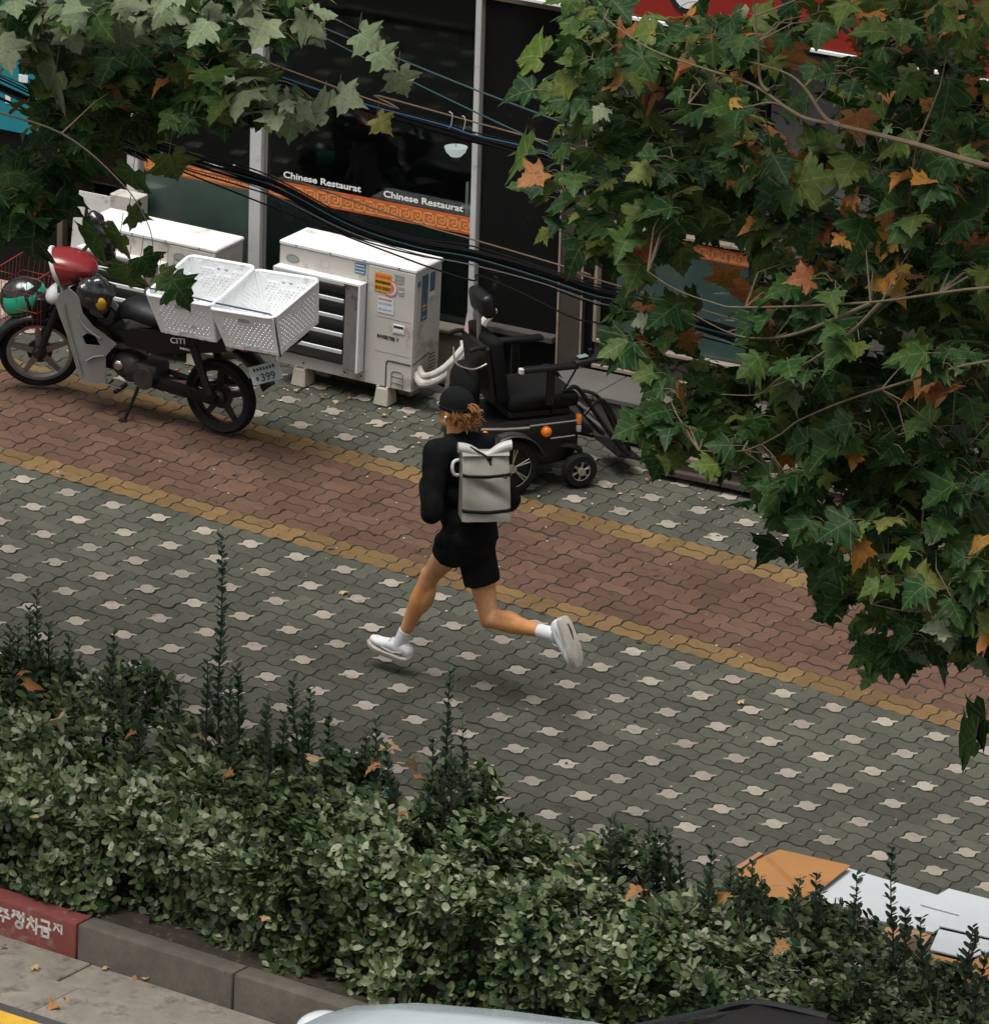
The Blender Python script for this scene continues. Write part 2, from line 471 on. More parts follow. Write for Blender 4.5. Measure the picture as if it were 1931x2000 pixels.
# planting strip
def soil_h(x, y): return 0.015 + 0.03 * sin(x * 3.1 + y * 5) * cos(y * 4.3 - x) + 0.012 * sin(x * 17) * sin(y * 21)
sb = MB(); nx_, ny_ = 160, 16; vs = []; fs = []
for i in range(nx_ + 1):
    for j in range(ny_ + 1):
        x = XL + (XR - XL) * i / nx_; y = -5.18 + 1.34 * j / ny_; vs.append((x, y, soil_h(x, y)))
for i in range(nx_):
    for j in range(ny_):
        a = i * (ny_ + 1) + j; fs.append((a, a + ny_ + 1, a + ny_ + 2, a + 1))
sb.add(vs, fs); structure(sb.build('soil_bed', M('planting_soil', (0.034, 0.026, 0.018), 0.97, var=0.45, scale=12, bump=0.8, bscale=50, spot=(0.14, 0.085, 0.04), spot_amt=0.25, spot_scale=22), smooth=60))
# edging stones between the pavement and the planting strip
M_KERB = M('weathered_kerb_granite', (0.108, 0.096, 0.075), 0.9, var=0.32, scale=7, bump=0.35, bscale=140, speck=0.3, spot=(0.09, 0.08, 0.06), spot_amt=0.25, spot_scale=3)
edging = bpy.data.objects.new('edging', None); COL.objects.link(edging); edging['kind'] = 'structure'
eb = MB(); eb.box((0, 0, 0), (0.99, 0.1, 0.16), bev=0.008)
eme = eb.mesh('edging_stone', M_KERB)
for k in range(-8, 15):
    link('edging_stone', eme, edging, loc=(k * 1.0 + 0.3, -3.80, -0.03 + random.uniform(-0.006, 0.006)), rot=(random.uniform(-0.03, 0.03), random.uniform(-0.008, 0.008), random.uniform(-0.006, 0.006)))
# kerb
kerb = bpy.data.objects.new('kerb', None); COL.objects.link(kerb); kerb['kind'] = 'structure'
KJ = 4.447; KY = -5.31
M_REDK = M('red_painted_kerb', (0.19, 0.045, 0.037), 0.8, var=0.2, scale=10, bump=0.3, bscale=120, spot=(0.19, 0.15, 0.125), spot_amt=0.22, spot_scale=9)
kb = MB(); kb.box((0, 0, 0), (0.992, 0.14, 0.42), bev=0.016, seg=2)
kme = kb.mesh('kerb_stone', M_KERB); kred = kb.mesh('kerb_stone', M_REDK)
red_stone = None
for k in range(-11, 10):
    o = link('kerb_stone', kred if k < 0 else kme, kerb, loc=(KJ + (k + 0.5) * 1.0, KY + 0.07, 0.05 - 0.21 + random.uniform(-0.003, 0.003)), rot=(0, 0, random.uniform(-0.004, 0.004)))
    if k < 0: o['label'] = 'kerb stone painted red'
    if k == -1: red_stone = o
# painted Hangul on the red stone: strokes (x to the right, y up), each character in a 1 x 1 cell
GLY = {
 'ju': [[(0.18, .95), (.82, .95)], [(.5, .95), (.12, .62)], [(.5, .9), (.88, .62)], [(0.0, .42), (1.0, .42)], [(.5, .42), (.5, .02)]],
 'jeong': [[(.05, .95), (.55, .95)], [(.32, .95), (.0, .58)], [(.32, .85), (.6, .58)], [(.62, .78), (.85, .78)], [(.86, 1.0), (.86, .45)], [(.3, .2), (.42, .36), (.62, .38), (.8, .26), (.78, .1), (.6, 0.0), (.4, .02), (.3, .12), (.3, .2)]],
 'cha': [[(.3, 1.0), (.45, .93)], [(.05, .8), (.62, .8)], [(.35, .8), (.02, .22)], [(.36, .6), (.65, .22)], [(.82, 1.0), (.82, .0)], [(.82, .55), (1.02, .55)]],
 'geum': [[(.12, 1.0), (.85, 1.0), (.82, .68)], [(0, .55), (1.0, .55)], [(.2, .36), (.8, .36), (.8, .0), (.2, .0), (.2, .36)]],
 'ji': [[(.05, .95), (.6, .95)], [(.34, .95), (.02, .35)], [(.34, .75), (.62, .38)], [(.84, 1.0), (.84, .2)]]}
def strokes(mb, segs, fn, w):
    for s_ in segs:
        for a, b in zip(s_[:-1], s_[1:]):
            A, B = Vector(a), Vector(b); t = (B - A).normalized(); nn = Vector((-t.y, t.x)) * w; e = t * w * 0.6
            mb.add([fn(*(A - e + nn)), fn(*(A - e - nn)), fn(*(B + e - nn)), fn(*(B + e + nn))], [(0, 1, 2, 3)])
kt = MB(); KYF = KY - 0.0022
for gname, x0, z0, w, h in (('ju', 3.93, -0.068, .085, .075), ('jeong', 4.03, -0.072, .085, .088), ('cha', 4.127, -0.077, .075, .085), ('geum', 4.212, -0.075, .07, .085), ('ji', 4.30, -0.045, .062, .06)):
    strokes(kt, GLY[gname], lambda a, b: (x0 + a * w - (KJ - 0.5), KYF - (KY + 0.07), z0 + b * h - (0.05 - 0.21)), 0.092)
kto = kt.build('painted_lettering', M('white_road_paint', (0.6, 0.57, 0.54), 0.8, var=0.2, scale=40, spot=(0.32, 0.12, 0.1), spot_amt=0.18, spot_scale=30), red_stone, smooth=0, kind='stuff')
# gutter: concrete slabs in two courses, then the road
RZ = -0.142
gutter = bpy.data.objects.new('gutter', None); COL.objects.link(gutter); gutter['kind'] = 'structure'
M_GUT = M('gutter_concrete', (0.225, 0.2, 0.162), 0.92, var=0.3, scale=5, bump=0.6, bscale=90, speck=0.5, spot=(0.11, 0.095, 0.075), spot_amt=0.34, spot_scale=6)
for c_, (y0, y1, off, L) in enumerate(((-5.59, -5.312, 0.55, 2.0), (-6.0, -5.594, 4.69, 1.0))):
    s = MB(); s.box((0, 0, -0.05), (L - 0.008, y1 - y0, 0.1), bev=0.006); gm = s.mesh('gutter_slab', M_GUT)
    n0, n1 = int((XL - off) / L), int((XR - off) / L) + 1
    for k in range(n0, n1): link('gutter_slab', gm, gutter, loc=(off + (k + 0.5) * L, (y0 + y1) / 2, RZ + random.uniform(-0.004, 0.004)), rot=(random.uniform(-.006, .006), random.uniform(-.003, .003), 0))
M_ASPH = M('asphalt', (0.055, 0.053, 0.052), 0.9, var=0.25, scale=3, bump=0.7, bscale=220, speck=0.5)
r = MB(); r.add([(-60, -22, RZ - 0.006), (60, -22, RZ - 0.006), (60, -6.002, RZ - 0.006), (-60, -6.002, RZ - 0.006)], [(0, 1, 2, 3)])
road = structure(r.build('road', M_ASPH, smooth=0))
yl = MB(); yl.add([(-60, -6.22, RZ - 0.002), (60, -6.22, RZ - 0.002), (60, -6.085, RZ - 0.002), (-60, -6.085, RZ - 0.002)], [(0, 1, 2, 3)])
yl.build('edge_line', M('yellow_road_paint', (0.62, 0.36, 0.03), 0.7, var=0.15, scale=14, spot=(0.2, 0.15, 0.08), spot_amt=0.1, spot_scale=20), road, smooth=0)
# ================================================================ restaurant front
BLD_O = Vector((0.98, 3.25, 0)); BLD_R = (0, radians(-1), radians(5))
BLD_M = Matrix.Translation(BLD_O) @ Euler(BLD_R).to_matrix().to_4x4()
def fac(s, d, h): return BLD_M @ Vector((s, d, h))
bld = thing('restaurant_front', 'dark glazed restaurant front with white mullions and orange key-pattern band', 'building', BLD_O, BLD_R)
M_ALU = M('white_aluminium', (0.48, 0.48, 0.465), 0.45, 0.0, var=0.1, scale=5, spot=(0.30, 0.28, 0.25), spot_amt=0.12, spot_scale=6)
M_BEIGE = M('beige_window_trim', (0.27, 0.215, 0.16), 0.6, var=0.2, scale=8, spot=(0.18, 0.13, 0.09), spot_amt=0.25, spot_scale=5)
M_BROWNF = M('brown_frame', (0.115, 0.082, 0.06), 0.5, var=0.2, scale=6)
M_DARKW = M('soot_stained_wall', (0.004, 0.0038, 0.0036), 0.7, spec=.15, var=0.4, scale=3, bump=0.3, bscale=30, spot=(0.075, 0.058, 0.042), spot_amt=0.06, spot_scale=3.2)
M_CONC = M('plinth_concrete', (0.115, 0.10, 0.078), 0.9, var=0.25, scale=5, bump=0.4, bscale=60, spot=(0.06, 0.05, 0.04), spot_amt=0.3, spot_scale=4)
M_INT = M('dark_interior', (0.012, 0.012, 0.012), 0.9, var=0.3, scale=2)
M_GLASS = glass_mat('shop_glass', clear=0.97)
M_TEAL = M('dark_teal_film', (0.020, 0.044, 0.040), 0.28, var=0.18, scale=2, spec=0.35)
M_TEAL2 = M('frosted_green_film', (0.24, 0.315, 0.27), 0.3, var=0.3, scale=1.6, spec=0.5)
M_TEAL3 = M('pale_blue_green_film', (0.22, 0.33, 0.305), 0.35, var=0.2, scale=1.4, spec=0.5)
M_ORANGE = M('orange_band', (0.52, 0.105, 0.018), 0.55, var=0.15, scale=7)
M_ORANGE2 = M('pale_orange_print', (0.62, 0.27, 0.09), 0.55, var=0.12, scale=9)
M_WHITE = M('white_vinyl', (0.75, 0.76, 0.74), 0.5, var=0.06)
M_COLW = M('dark_wood_panel', (0.042, 0.033, 0.024), 0.6, var=0.3, scale=5, bump=0.2, bscale=40)
M_STEP = M('granite_step', (0.092, 0.087, 0.077), 0.8, var=0.15, scale=4, bump=0.2, bscale=150, speck=0.3)
M_TILE = M('grey_wall_tile', (0.055, 0.051, 0.045), 0.6, var=0.18, scale=4, speck=0.2)
M_GROUT = M('pale_grout', (0.32, 0.30, 0.27), 0.9)
M_WOOD = M('grey_weathered_timber', (0.135, 0.10, 0.08), 0.9, var=0.35, scale=9, bump=0.5, bscale=40, spot=(0.06, 0.045, 0.035), spot_amt=0.3, spot_scale=8)
M_WOODD = M('dark_timber', (0.045, 0.033, 0.026), 0.9, var=0.4, scale=9, bump=0.5, bscale=40)  # darker timber for the front, end and skirting boards
def part(name, a, b, mat, bev=0.0, parent=None, **k):
    m = MB(); m.span(a, b, bev=bev); return m.build(name, mat, parent or bld, **k)
HT = 2.52
# white mullions
for s0, s1, h0 in ((-2.477, -2.395, 0.36), (-1.57, -1.485, 0.36), (0.028, 0.070, 0.36)):
    part('mullion', (s0, -0.05, h0), (s1, 0.045, HT), M_ALU, 0.004)
    part('mullion_bead', (s1 - 0.002, -0.012, h0), (s1 + 0.022 if s0 < 0 else s1 + 0.008, 0.03, HT), M('grey_aluminium', (0.22, 0.21, 0.2), 0.4, 0.3), 0.002)
part('brown_post', (-2.99, -0.06, 0.0), (-2.948, 0.04, HT), M_BROWNF, 0.003)
# panes
def pane(s0, s1, h0, h1, film=None, fh=None):
    part('glass_pane', (s0, -0.004, h0), (s1, 0.004, h1), M_GLASS, smooth=0)
    if film: part('window_film', (s0, 0.010, h0), (s1, 0.014, fh), film, smooth=0)
pane(-2.944, -2.48, 0.36, HT)
pane(-2.39, -1.574, 0.38, HT, M_TEAL2, 0.985)
pane(-1.46, 0.026, 0.38, HT, M_TEAL, 0.965)
# orange bands with a meander, and the lettering above them
def meander(s0, s1, h0, hh, name='key_pattern', parent=None):
    m = MB(); n = max(1, round((s1 - s0) / 0.088)); w = (s1 - s0) / n; t = 0.0062
    def bar(a, b):
        x0, x1 = min(a[0], b[0]) - t, max(a[0], b[0]) + t; y0, y1 = min(a[1], b[1]) - t, max(a[1], b[1]) + t
        m.add([(x0, 0, y0), (x1, 0, y0), (x1, 0, y1), (x0, 0, y1)], [(0, 1, 2, 3)])
    for k in range(n):
        P = [(0.10, 0.06), (0.10, 0.95), (0.86, 0.95), (0.86, 0.30), (0.40, 0.30), (0.40, 0.63), (0.60, 0.63)]
        Q = [(s0 + (k + x) * w, h0 + y * hh) for x, y in P]
        for a, b in zip(Q[:-1], Q[1:]): bar(a, b)
        bar((s0 + (k + 0.1) * w, h0 + 0.04 * hh), (s0 + min(n - 0.1, k + 1.1) * w, h0 + 0.04 * hh))
    o = m.build(name, M_ORANGE2, parent, smooth=0, kind='stuff'); return o
def band(s0, s1, h0, h1):
    b = part('orange_band', (s0, -0.0075, h0), (s1, -0.0045, h1), M_ORANGE, smooth=0)
    o = meander(s0 + 0.01, s1 - 0.01, h0 + 0.016, h1 - h0 - 0.036, parent=b); o.location = (0, -0.0085, 0)
band(-2.385, -1.58, 0.985, 1.075); band(-1.455, 0.022, 0.972, 1.083)
def lettering(txt, s, h, size, wdt, parent=None, mat=None, d=-0.0065, name='lettering', weight=0.0013):
    me = text_mesh(txt, size, weight); xs = [v.co.x for v in me.vertices]; k = wdt / (max(xs) - min(xs)); x0 = min(xs)
    for v in me.vertices: v.co = Vector(((v.co.x - x0) * k, -v.co.z, v.co.y))
    me.materials.append(mat or M_WHITE)
    return link(name, me, parent or bld, loc=(s, d, h))
lettering('Chinese Restaurat', -1.345, 1.112, 0.058, 0.565); lettering('Chinese Restaurat', -0.617, 1.112, 0.058, 0.572)
lettering('Chinese Restaurat', -2.25, 1.102, 0.056, 0.555)
# head bar, dark stained pier, brown column
part('head_bar', (-2.95, -0.05, HT), (0.9, 0.05, HT + 0.05), M_BROWNF)
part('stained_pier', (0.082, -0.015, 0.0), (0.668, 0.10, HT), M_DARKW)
part('pier_ledge', (0.085, -0.10, 0.40), (0.66, -0.015, 0.44), M('dusty_ledge', (0.05, 0.042, 0.036), 0.9, var=0.3), 0.004)
part('column', (0.672, -0.06, 0.26), (0.845, 0.08, HT), M_COLW, 0.004)
for s in (0.674, 0.838): part('column_edge', (s - 0.004, -0.066, 0.26), (s + 0.008, -0.0605, HT), M_BEIGE, smooth=0)
# right-hand window in its beige trim
for a, b in (((0.905, -0.03, 0.445), (0.928, 0.03, HT)), ((0.928, -0.03, 0.445), (2.0, 0.03, 0.468)), ((0.905, -0.035, 1.215), (2.0, 0.03, 1.235))):
    part('window_trim', a, b, M_BEIGE, 0.003)
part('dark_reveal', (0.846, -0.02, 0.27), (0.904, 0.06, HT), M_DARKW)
part('glass_pane', (0.93, 0.02, 0.47), (1.975, 0.028, 1.21), M_GLASS, smooth=0)
part('window_film', (1.03, 0.034, 0.47), (1.975, 0.038, 1.09), M_TEAL3, smooth=0)
b2 = part('orange_band', (1.04, 0.0125, 1.10), (1.97, 0.0155, 1.185), M_ORANGE, smooth=0)
o = meander(1.05, 1.96, 1.115, 0.052, parent=b2); o.location = (0, 0.0118, 0)
lettering('Chinese Restaurat', 1.30, 1.196, 0.05, 0.52, d=0.013)
part('glass_pane', (0.93, 0.02, 1.24), (1.975, 0.028, HT), M_GLASS, smooth=0)
part('panel_below_window', (0.905, -0.005, 0.30), (1.975, 0.06, 0.444), M_COLW)
part('panel_trim', (0.905, -0.03, 0.278), (1.975, -0.006, 0.30), M_BEIGE, 0.002)
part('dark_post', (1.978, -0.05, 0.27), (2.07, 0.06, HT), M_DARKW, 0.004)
part('grey_pier', (2.075, -0.03, 0.0), (2.9, 0.1, HT), M('grey_render', (0.09, 0.085, 0.08), 0.9, var=0.2, scale=3), 0.004)
part('glass_pane', (2.905, -0.004, 0.3), (5.6, 0.004, HT), M_GLASS, smooth=0)
part('sill_wall', (2.905, -0.03, 0.0), (5.6, 0.1, 0.3), M_TILE)
# plinth under the left windows
part('plinth', (-2.945, -0.12, 0.0), (0.08, 0.06, 0.345), M_CONC, 0.006)
part('plinth_cap', (-2.945, -0.14, 0.346), (0.08, 0.05, 0.372), M_CONC, 0.005)
# granite step with tiled riser, one slab after the other
for k in range(7):
    a = 0.70 + k * 0.46
    part('step_slab', (a + 0.002, -0.47, 0.235), (a + 0.457, -0.005 if a > 2.6 else -0.035, 0.268), M_STEP, 0.004)
    part('riser_tile', (a + 0.003, -0.452, 0.0), (a + 0.456, -0.44, 0.233), M_TILE, 0.002)
part('step_core', (0.70, -0.439, 0.0), (3.92, -0.04, 0.234), M_GROUT, smooth=0)
# shop left of the brown post
part('dark_wall', (-7.0, -0.02, 0.0), (-2.995, 0.1, HT), M('near_black_wall', (0.005, 0.005, 0.0055), 0.7, spec=.15, var=0.3))
part('threshold', (-7.0, -1.0, 0.0), (-3.0, -0.03, 0.07), M('pinkish_concrete', (0.34, 0.27, 0.21), .9, var=.2, scale=4), 0.01)
# unseen upper wall, added to block sky light and feed reflections
part('unseen_upper_wall', (-7.0, -0.05, HT + 0.051), (5.6, 3.8, 7.2), M('painted_upper_wall', (0.20, 0.185, 0.165), 0.9, var=0.2, scale=2, bump=0.3))
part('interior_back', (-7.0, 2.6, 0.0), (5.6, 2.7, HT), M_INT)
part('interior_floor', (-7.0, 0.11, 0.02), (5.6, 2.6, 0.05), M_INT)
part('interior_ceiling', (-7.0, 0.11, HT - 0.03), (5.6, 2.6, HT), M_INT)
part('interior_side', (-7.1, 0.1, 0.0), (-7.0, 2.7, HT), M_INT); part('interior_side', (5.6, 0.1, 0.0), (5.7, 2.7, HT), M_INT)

# fascia sign, red with a white lower trim
sg = thing('fascia_sign', 'red fascia sign with white lower trim above the shop window', 'sign', BLD_O, BLD_R)
M_SRED = M('red_sign_face', (0.25, 0.016, 0.009), 0.45, var=0.1)
part('sign_box', (0.36, -0.30, 2.655), (4.6, -0.052, 3.40), M_SRED, 0.01, sg)
part('lower_trim', (0.34, -0.312, 2.630), (4.6, -0.055, 2.653), M_WHITE, 0.003, sg)
m = MB(); ring = [(1.62 + 0.13 * cos(t), 2.87 + 0.15 * sin(t)) for t in np.linspace(0, 2 * pi, 24, endpoint=False)]
m.prism([(x, y) for x, y in ring], -0.306, -0.303, lambda x, y, h: (x, h, y)); m.build('letter_outline', M('black_vinyl', (0.015, 0.015, 0.015), 0.4), sg, smooth=0)
m = MB(); m.prism([(1.62 + (x - 1.62) * 0.72, 2.87 + (y - 2.87) * 0.72) for x, y in ring], -0.309, -0.3065, lambda x, y, h: (x, h, y)); m.build('letter', M_WHITE, sg, smooth=0)
# cyan banner on the left-hand shop
bn = thing('shop_banner', 'cyan banner with white and pink lettering on the left dark wall', 'banner', BLD_O, BLD_R)
part('banner_sheet', (-4.6, -0.040, 1.08), (-3.15, -0.028, 2.4), M('cyan_print', (0.008, 0.20, 0.25), 0.5, var=0.08), 0, bn, smooth=0)
def bars(name, mat, L):
    for (x, z, w, h) in L:
        m = MB(); m.span((x, -0.0445, z), (x + w, -0.0405, z + h), bev=.0015); m.build(name, mat, bn, smooth=0)
bars('white_print', M_WHITE, [(-3.50, 1.60, .035, .16), (-3.52, 1.36, .04, .22), (-3.30, 1.42, .07, .05), (-3.40, 1.26, .04, .10), (-3.62, 1.86, .12, .05), (-3.62, 1.70, .05, .2), (-3.9, 1.3, .06, .5), (-3.85, 1.95, .3, .05), (-4.2, 1.5, .05, .5), (-4.3, 1.25, .35, .05)])
bars('pink_print', M('pink_vinyl', (0.62, 0.10, 0.18), 0.5), [(-3.435, 1.555, .045, .05), (-3.75, 1.5, .09, .12), (-4.05, 1.75, .1, .14)])
# inside: a pendant shade and a white stand behind the glass
lamp = thing('pendant_lamp', 'white bowl pendant lamp hanging behind the dark window', 'lamp', BLD_O, BLD_R)
pm = MB(); pm.lathe([(0.006, 0.062), (0.035, 0.058), (0.062, 0.03), (0.074, 0.0), (0.070, 0.0), (0.058, 0.028), (0.03, 0.052), (0.0, 0.055)], 24, (-0.185, 0.13, 1.475), Matrix.Rotation(pi, 3, 'X'))
pm.build('shade', M('white_bowl_added_glow', (0.62, 0.66, 0.64), 0.4, emis=0.35), lamp)  # faint glow added so the plain white bowl shows in the dark
pm = MB(); pm.tube([(-0.185, 0.13, 1.475), (-0.185, 0.13, HT - 0.03)], 0.002, 6); pm.build('cord', M_INT, lamp)
st = thing('white_stand', 'slim white stand with a crossbar behind the dark window', 'stand', BLD_O, BLD_R)
pm = MB(); pm.span((-0.09, 0.10, 1.02), (-0.072, 0.118, 1.27)); pm.build('upright', M('pale_stand_paint', (0.5, 0.55, 0.52), 0.5), st)
pm = MB(); pm.span((-0.11, 0.092, 1.10), (0.012, 0.099, 1.122)); pm.build('crossbar', MATS['pale_stand_paint'], st)
pm = MB(); pm.span((-0.09, 0.10, 0.06), (-0.072, 0.118, 1.019)); pm.build('post', MATS['pale_stand_paint'], st)

# timber step in front of the granite one
ws = thing('timber_step', 'low grey weathered timber step in front of the granite step', 'step', BLD_O, BLD_R)
for k in range(3):
    m = MB(); y0 = -0.83 + k * 0.122
    m.box((3.45, y0 + 0.06, 0.105), (3.5, 0.118, 0.03), bev=0.005); m.build('plank', M_WOOD, ws, loc=(0, 0, random.uniform(-.004, .004)))
m = MB(); m.span((1.72, -0.815, 0.0), (5.18, -0.79, 0.088)); m.build('front_board', M_WOODD, ws)
m = MB(); m.span((1.72, -0.79, 0.0), (1.75, -0.47, 0.088)); m.build('end_board', M_WOODD, ws)
m = MB(); m.span((1.80, -0.87, 0.0), (5.18, -0.8155, 0.035), bev=0.004); m.build('skirting', M_WOODD, ws)

# grit, leaf scraps and pale specks lying on the paving
dm = [MB(), MB()]; r_ = random.Random(77)
for k in range(900):
    if k < 420: x, y = r_.uniform(-2.5, 5.5), r_.gauss(2.35, .22)
    else: x, y = r_.uniform(-2.5, 9.5), r_.uniform(-3.6, 2.2)
    s_ = r_.uniform(.004, .011) * (1.5 if k < 200 else 1); a = r_.uniform(0, 6.28); P_ = [Vector((x + s_ * cos(a + b) * r_.uniform(.6, 1.3), y + s_ * sin(a + b) * r_.uniform(.6, 1.3), .004 + r_.uniform(0, .004))) for b in (0, 1.6, 3.1, 4.6)]
    dm[0 if r_.random() < .55 else 1].add(P_ + [sum(P_, Vector()) / 4 + Vector((0, 0, .005))], [(0, 1, 4), (1, 2, 4), (2, 3, 4), (3, 0, 4)])
o = dm[0].build('grit', M('pale_grit', (.42, .38, .32), .9, var=.3), smooth=0); o['kind'] = 'stuff'; o['label'] = 'pale specks of grit scattered on the paving'; o['category'] = 'grit'
o = dm[1].build('leaf_scraps', M('leaf_crumbs', (.26, .15, .06), .9, var=.4), smooth=0); o['kind'] = 'stuff'; o['label'] = 'small brown leaf scraps scattered on the paving'; o['category'] = 'leaf litter'

gm_ = MB()
for k in range(150):
    x, y = r_.uniform(-2.5, 9.5), r_.uniform(-3.6, 2.4); a_, b_ = r_.uniform(.008, .022), r_.uniform(.006, .014); t_ = r_.uniform(0, 3.1)
    gm_.add([(x + a_ * cos(u) * cos(t_) - b_ * sin(u) * sin(t_), y + a_ * cos(u) * sin(t_) + b_ * sin(u) * cos(t_), .0038) for u in np.linspace(0, 2 * pi, 9, endpoint=False)], [tuple(range(9))])
o = gm_.build('gum_spots', M('trodden_gum', (.022, .021, .019), .8, var=.3), smooth=0); o['kind'] = 'stuff'; o['label'] = 'dark trodden gum spots scattered on the paving'; o['category'] = 'gum spots'
# ================================================================ outdoor air-conditioning units
M_ACW = M('aged_white_enamel', (0.70, 0.705, 0.695), 0.5, var=0.06, scale=3, spot=(0.45, 0.40, 0.32), spot_amt=0.18, spot_scale=5)
M_ACF = M('cream_enamel_front', (0.50, 0.475, 0.43), 0.55, var=0.08, scale=3, spot=(0.27, 0.21, 0.15), spot_amt=0.2, spot_scale=3.5)
M_LOUV = M('shaded_louvre_face', (0.115, 0.112, 0.105), 0.5, 0.2, var=0.18, scale=6)  # blade faces coloured dark to stand for their shaded side
M_LOUVD = M('dark_coil', (0.03, 0.028, 0.026), 0.8, var=0.3, scale=20)
M_STEEL = M('dull_steel', (0.26, 0.25, 0.235), 0.45, 0.5, var=0.25, scale=7, spot=(0.12, 0.07, 0.04), spot_amt=0.15, spot_scale=8)
M_BLK = M('black_rubber', (0.006, 0.006, 0.006), 0.7, spec=.25, var=0.2)
M_PLAST = M('black_plastic', (0.008, 0.008, 0.009), 0.42, var=0.2)
def plate(name, a, b, mat, parent, bev=0.0, **k):
    m = MB(); m.span(a, b, bev=bev); return m.build(name, mat, parent, **k)
def aircon(label, loc, rz, W, D, z0, z1, gw, nl, stickers=True):
    t = thing('air_conditioner', label, 'air conditioner', loc, (0, 0, rz))
    H = z1 - z0
    # casing with an opening in front of the coil
    plate('casing', (0, 0.01, z0), (W, D, z1 - 0.03), M_ACF, t, 0.006)
    plate('top_cover', (-0.006, -0.006, z1 - 0.0295), (W + 0.006, D + 0.006, z1), M_ACW, t, 0.008)
    for k in range(4):
        m = MB(); m.lathe([(0.0, 0.002), (0.007, 0.002), (0.007, 0.0)], 8, (0.12 + k * (W - 0.24) / 3, -0.006, z1 - 0.015), Matrix.Rotation(pi / 2, 3, 'X')); m.build('screw', M_STEEL, t)
    plate('fascia_panel', (0, 0.0, z1 - 0.16), (gw + 0.01, 0.0095, z1 - 0.032), M_ACF, t, 0.002)
    plate('base_rail', (0, 0.0, z0), (gw + 0.01, 0.0095, z0 + 0.075), M_ACF, t, 0.002)
    plate('service_panel', (gw + 0.014, -0.004, z0 + 0.002), (W - 0.002, 0.0095, z1 - 0.032), M_ACF, t, 0.003)
    ga, gb = z0 + 0.08, z1 - 0.165
    plate('coil', (0.02, 0.0, ga), (gw, 0.0095, gb), M_LOUVD, t)
    # guard frame and its sloping louvres
    fr = MB(); fr.span((0.0, -0.075, gb), (gw + 0.004, 0.0, gb + 0.012)); fr.build('guard_top', M_ACW, t)
    plate('guard_side', (gw - 0.012, -0.075, ga - 0.01), (gw + 0.004, 0.0, gb - 0.001), M_ACW, t, 0.002)
    plate('guard_side', (0.0, -0.075, ga - 0.01), (0.016, 0.0, gb - 0.001), M_ACW, t, 0.002)
    plate('guard_flange', (gw - 0.105, -0.070, ga), (gw - 0.013, -0.062, gb - 0.002), M_STEEL, t, 0.001)
    pitch = (gb - ga) / nl
    ang = Matrix.Rotation(radians(34), 3, 'X')
    for k in range(nl):
        m = MB(); zc = ga + (k + 0.55) * pitch
        m.box((gw / 2 - 0.048, -0.04, zc), (gw - 0.13, 0.006, pitch * 0.95), R=ang, bev=0.001); lv = m.build('louvre', M_LOUV, t)
        m = MB(); m.box((gw / 2 - 0.048, -0.040 - pitch * 0.27, zc + pitch * 0.40), (gw - 0.13, 0.012, 0.026), bev=0.003); m.build('lip', M('lit_louvre_lip', (0.55, 0.58, 0.58), 0.35, 0.2), lv)  # bend of the same blade, its brighter light put into the colour
    # mesh strip under the guard top
    m = MB()
    for i in range(int((gw - 0.14) / 0.016)): m.span((0.03 + i * 0.016, -0.072, gb - 0.03), (0.034 + i * 0.016, -0.070, gb - 0.001))
    m.build('mesh_strip', M_BEIGE, t, smooth=0, kind='stuff')
    return t, H
AC1_L, AC1_R = (0.057, 2.5, 0), radians(4)
W1, D1, Z0, Z1 = 0.985, 0.315, 0.122, 0.922
ac1, _ = aircon('large cream outdoor air conditioner covered with stickers beside the wheelchair', AC1_L, AC1_R, W1, D1, Z0, Z1, 0.63, 5)
SP = -0.0062
def sticker(par, x0, z0, x1, z1, mat, d=SP, name='sticker'): return plate(name, (x0, d - 0.0008, z0), (x1, d, z1), mat, par, smooth=0)
ST = dict(yel=M('yellow_sticker', (0.72, 0.30, 0.02), 0.5, var=0.1), wht=M('white_sticker', (0.62, 0.62, 0.61), 0.5), blue=M('blue_sticker', (0.05, 0.17, 0.30), 0.5), grey=M('grey_sticker', (0.26, 0.28, 0.28), 0.5),
          pink=M('faded_red_sticker', (0.50, 0.16, 0.15), 0.5), dk=M('dark_print', (0.04, 0.035, 0.03), 0.6), red=M('red_print', (0.5, 0.06, 0.05), 0.6), teal=M('blue_grey_label', (0.06, 0.12, 0.15), 0.45), oval=M('badge_bronze', (0.22, 0.19, 0.15), 0.5), bl2=M('pale_blue_print', (0.2, 0.3, 0.5), 0.6))
def lines(par, x0, x1, zs, mat, h=0.008, d=SP - 0.0012, gap=0.006):
    for i, z in enumerate(zs):
        m = MB(); x = x0; r = random.Random(i * 7 + int(x0 * 1000))
        while x < x1 - 0.008:
            w = r.uniform(0.006, 0.013); m.add([(x, d, z), (min(x1, x + w), d, z), (min(x1, x + w), d, z + h), (x, d, z + h)], [(0, 1, 2, 3)]); x += w + gap * r.uniform(0.3, 1)
        m.build('print_line', mat, par, smooth=0, kind='stuff')
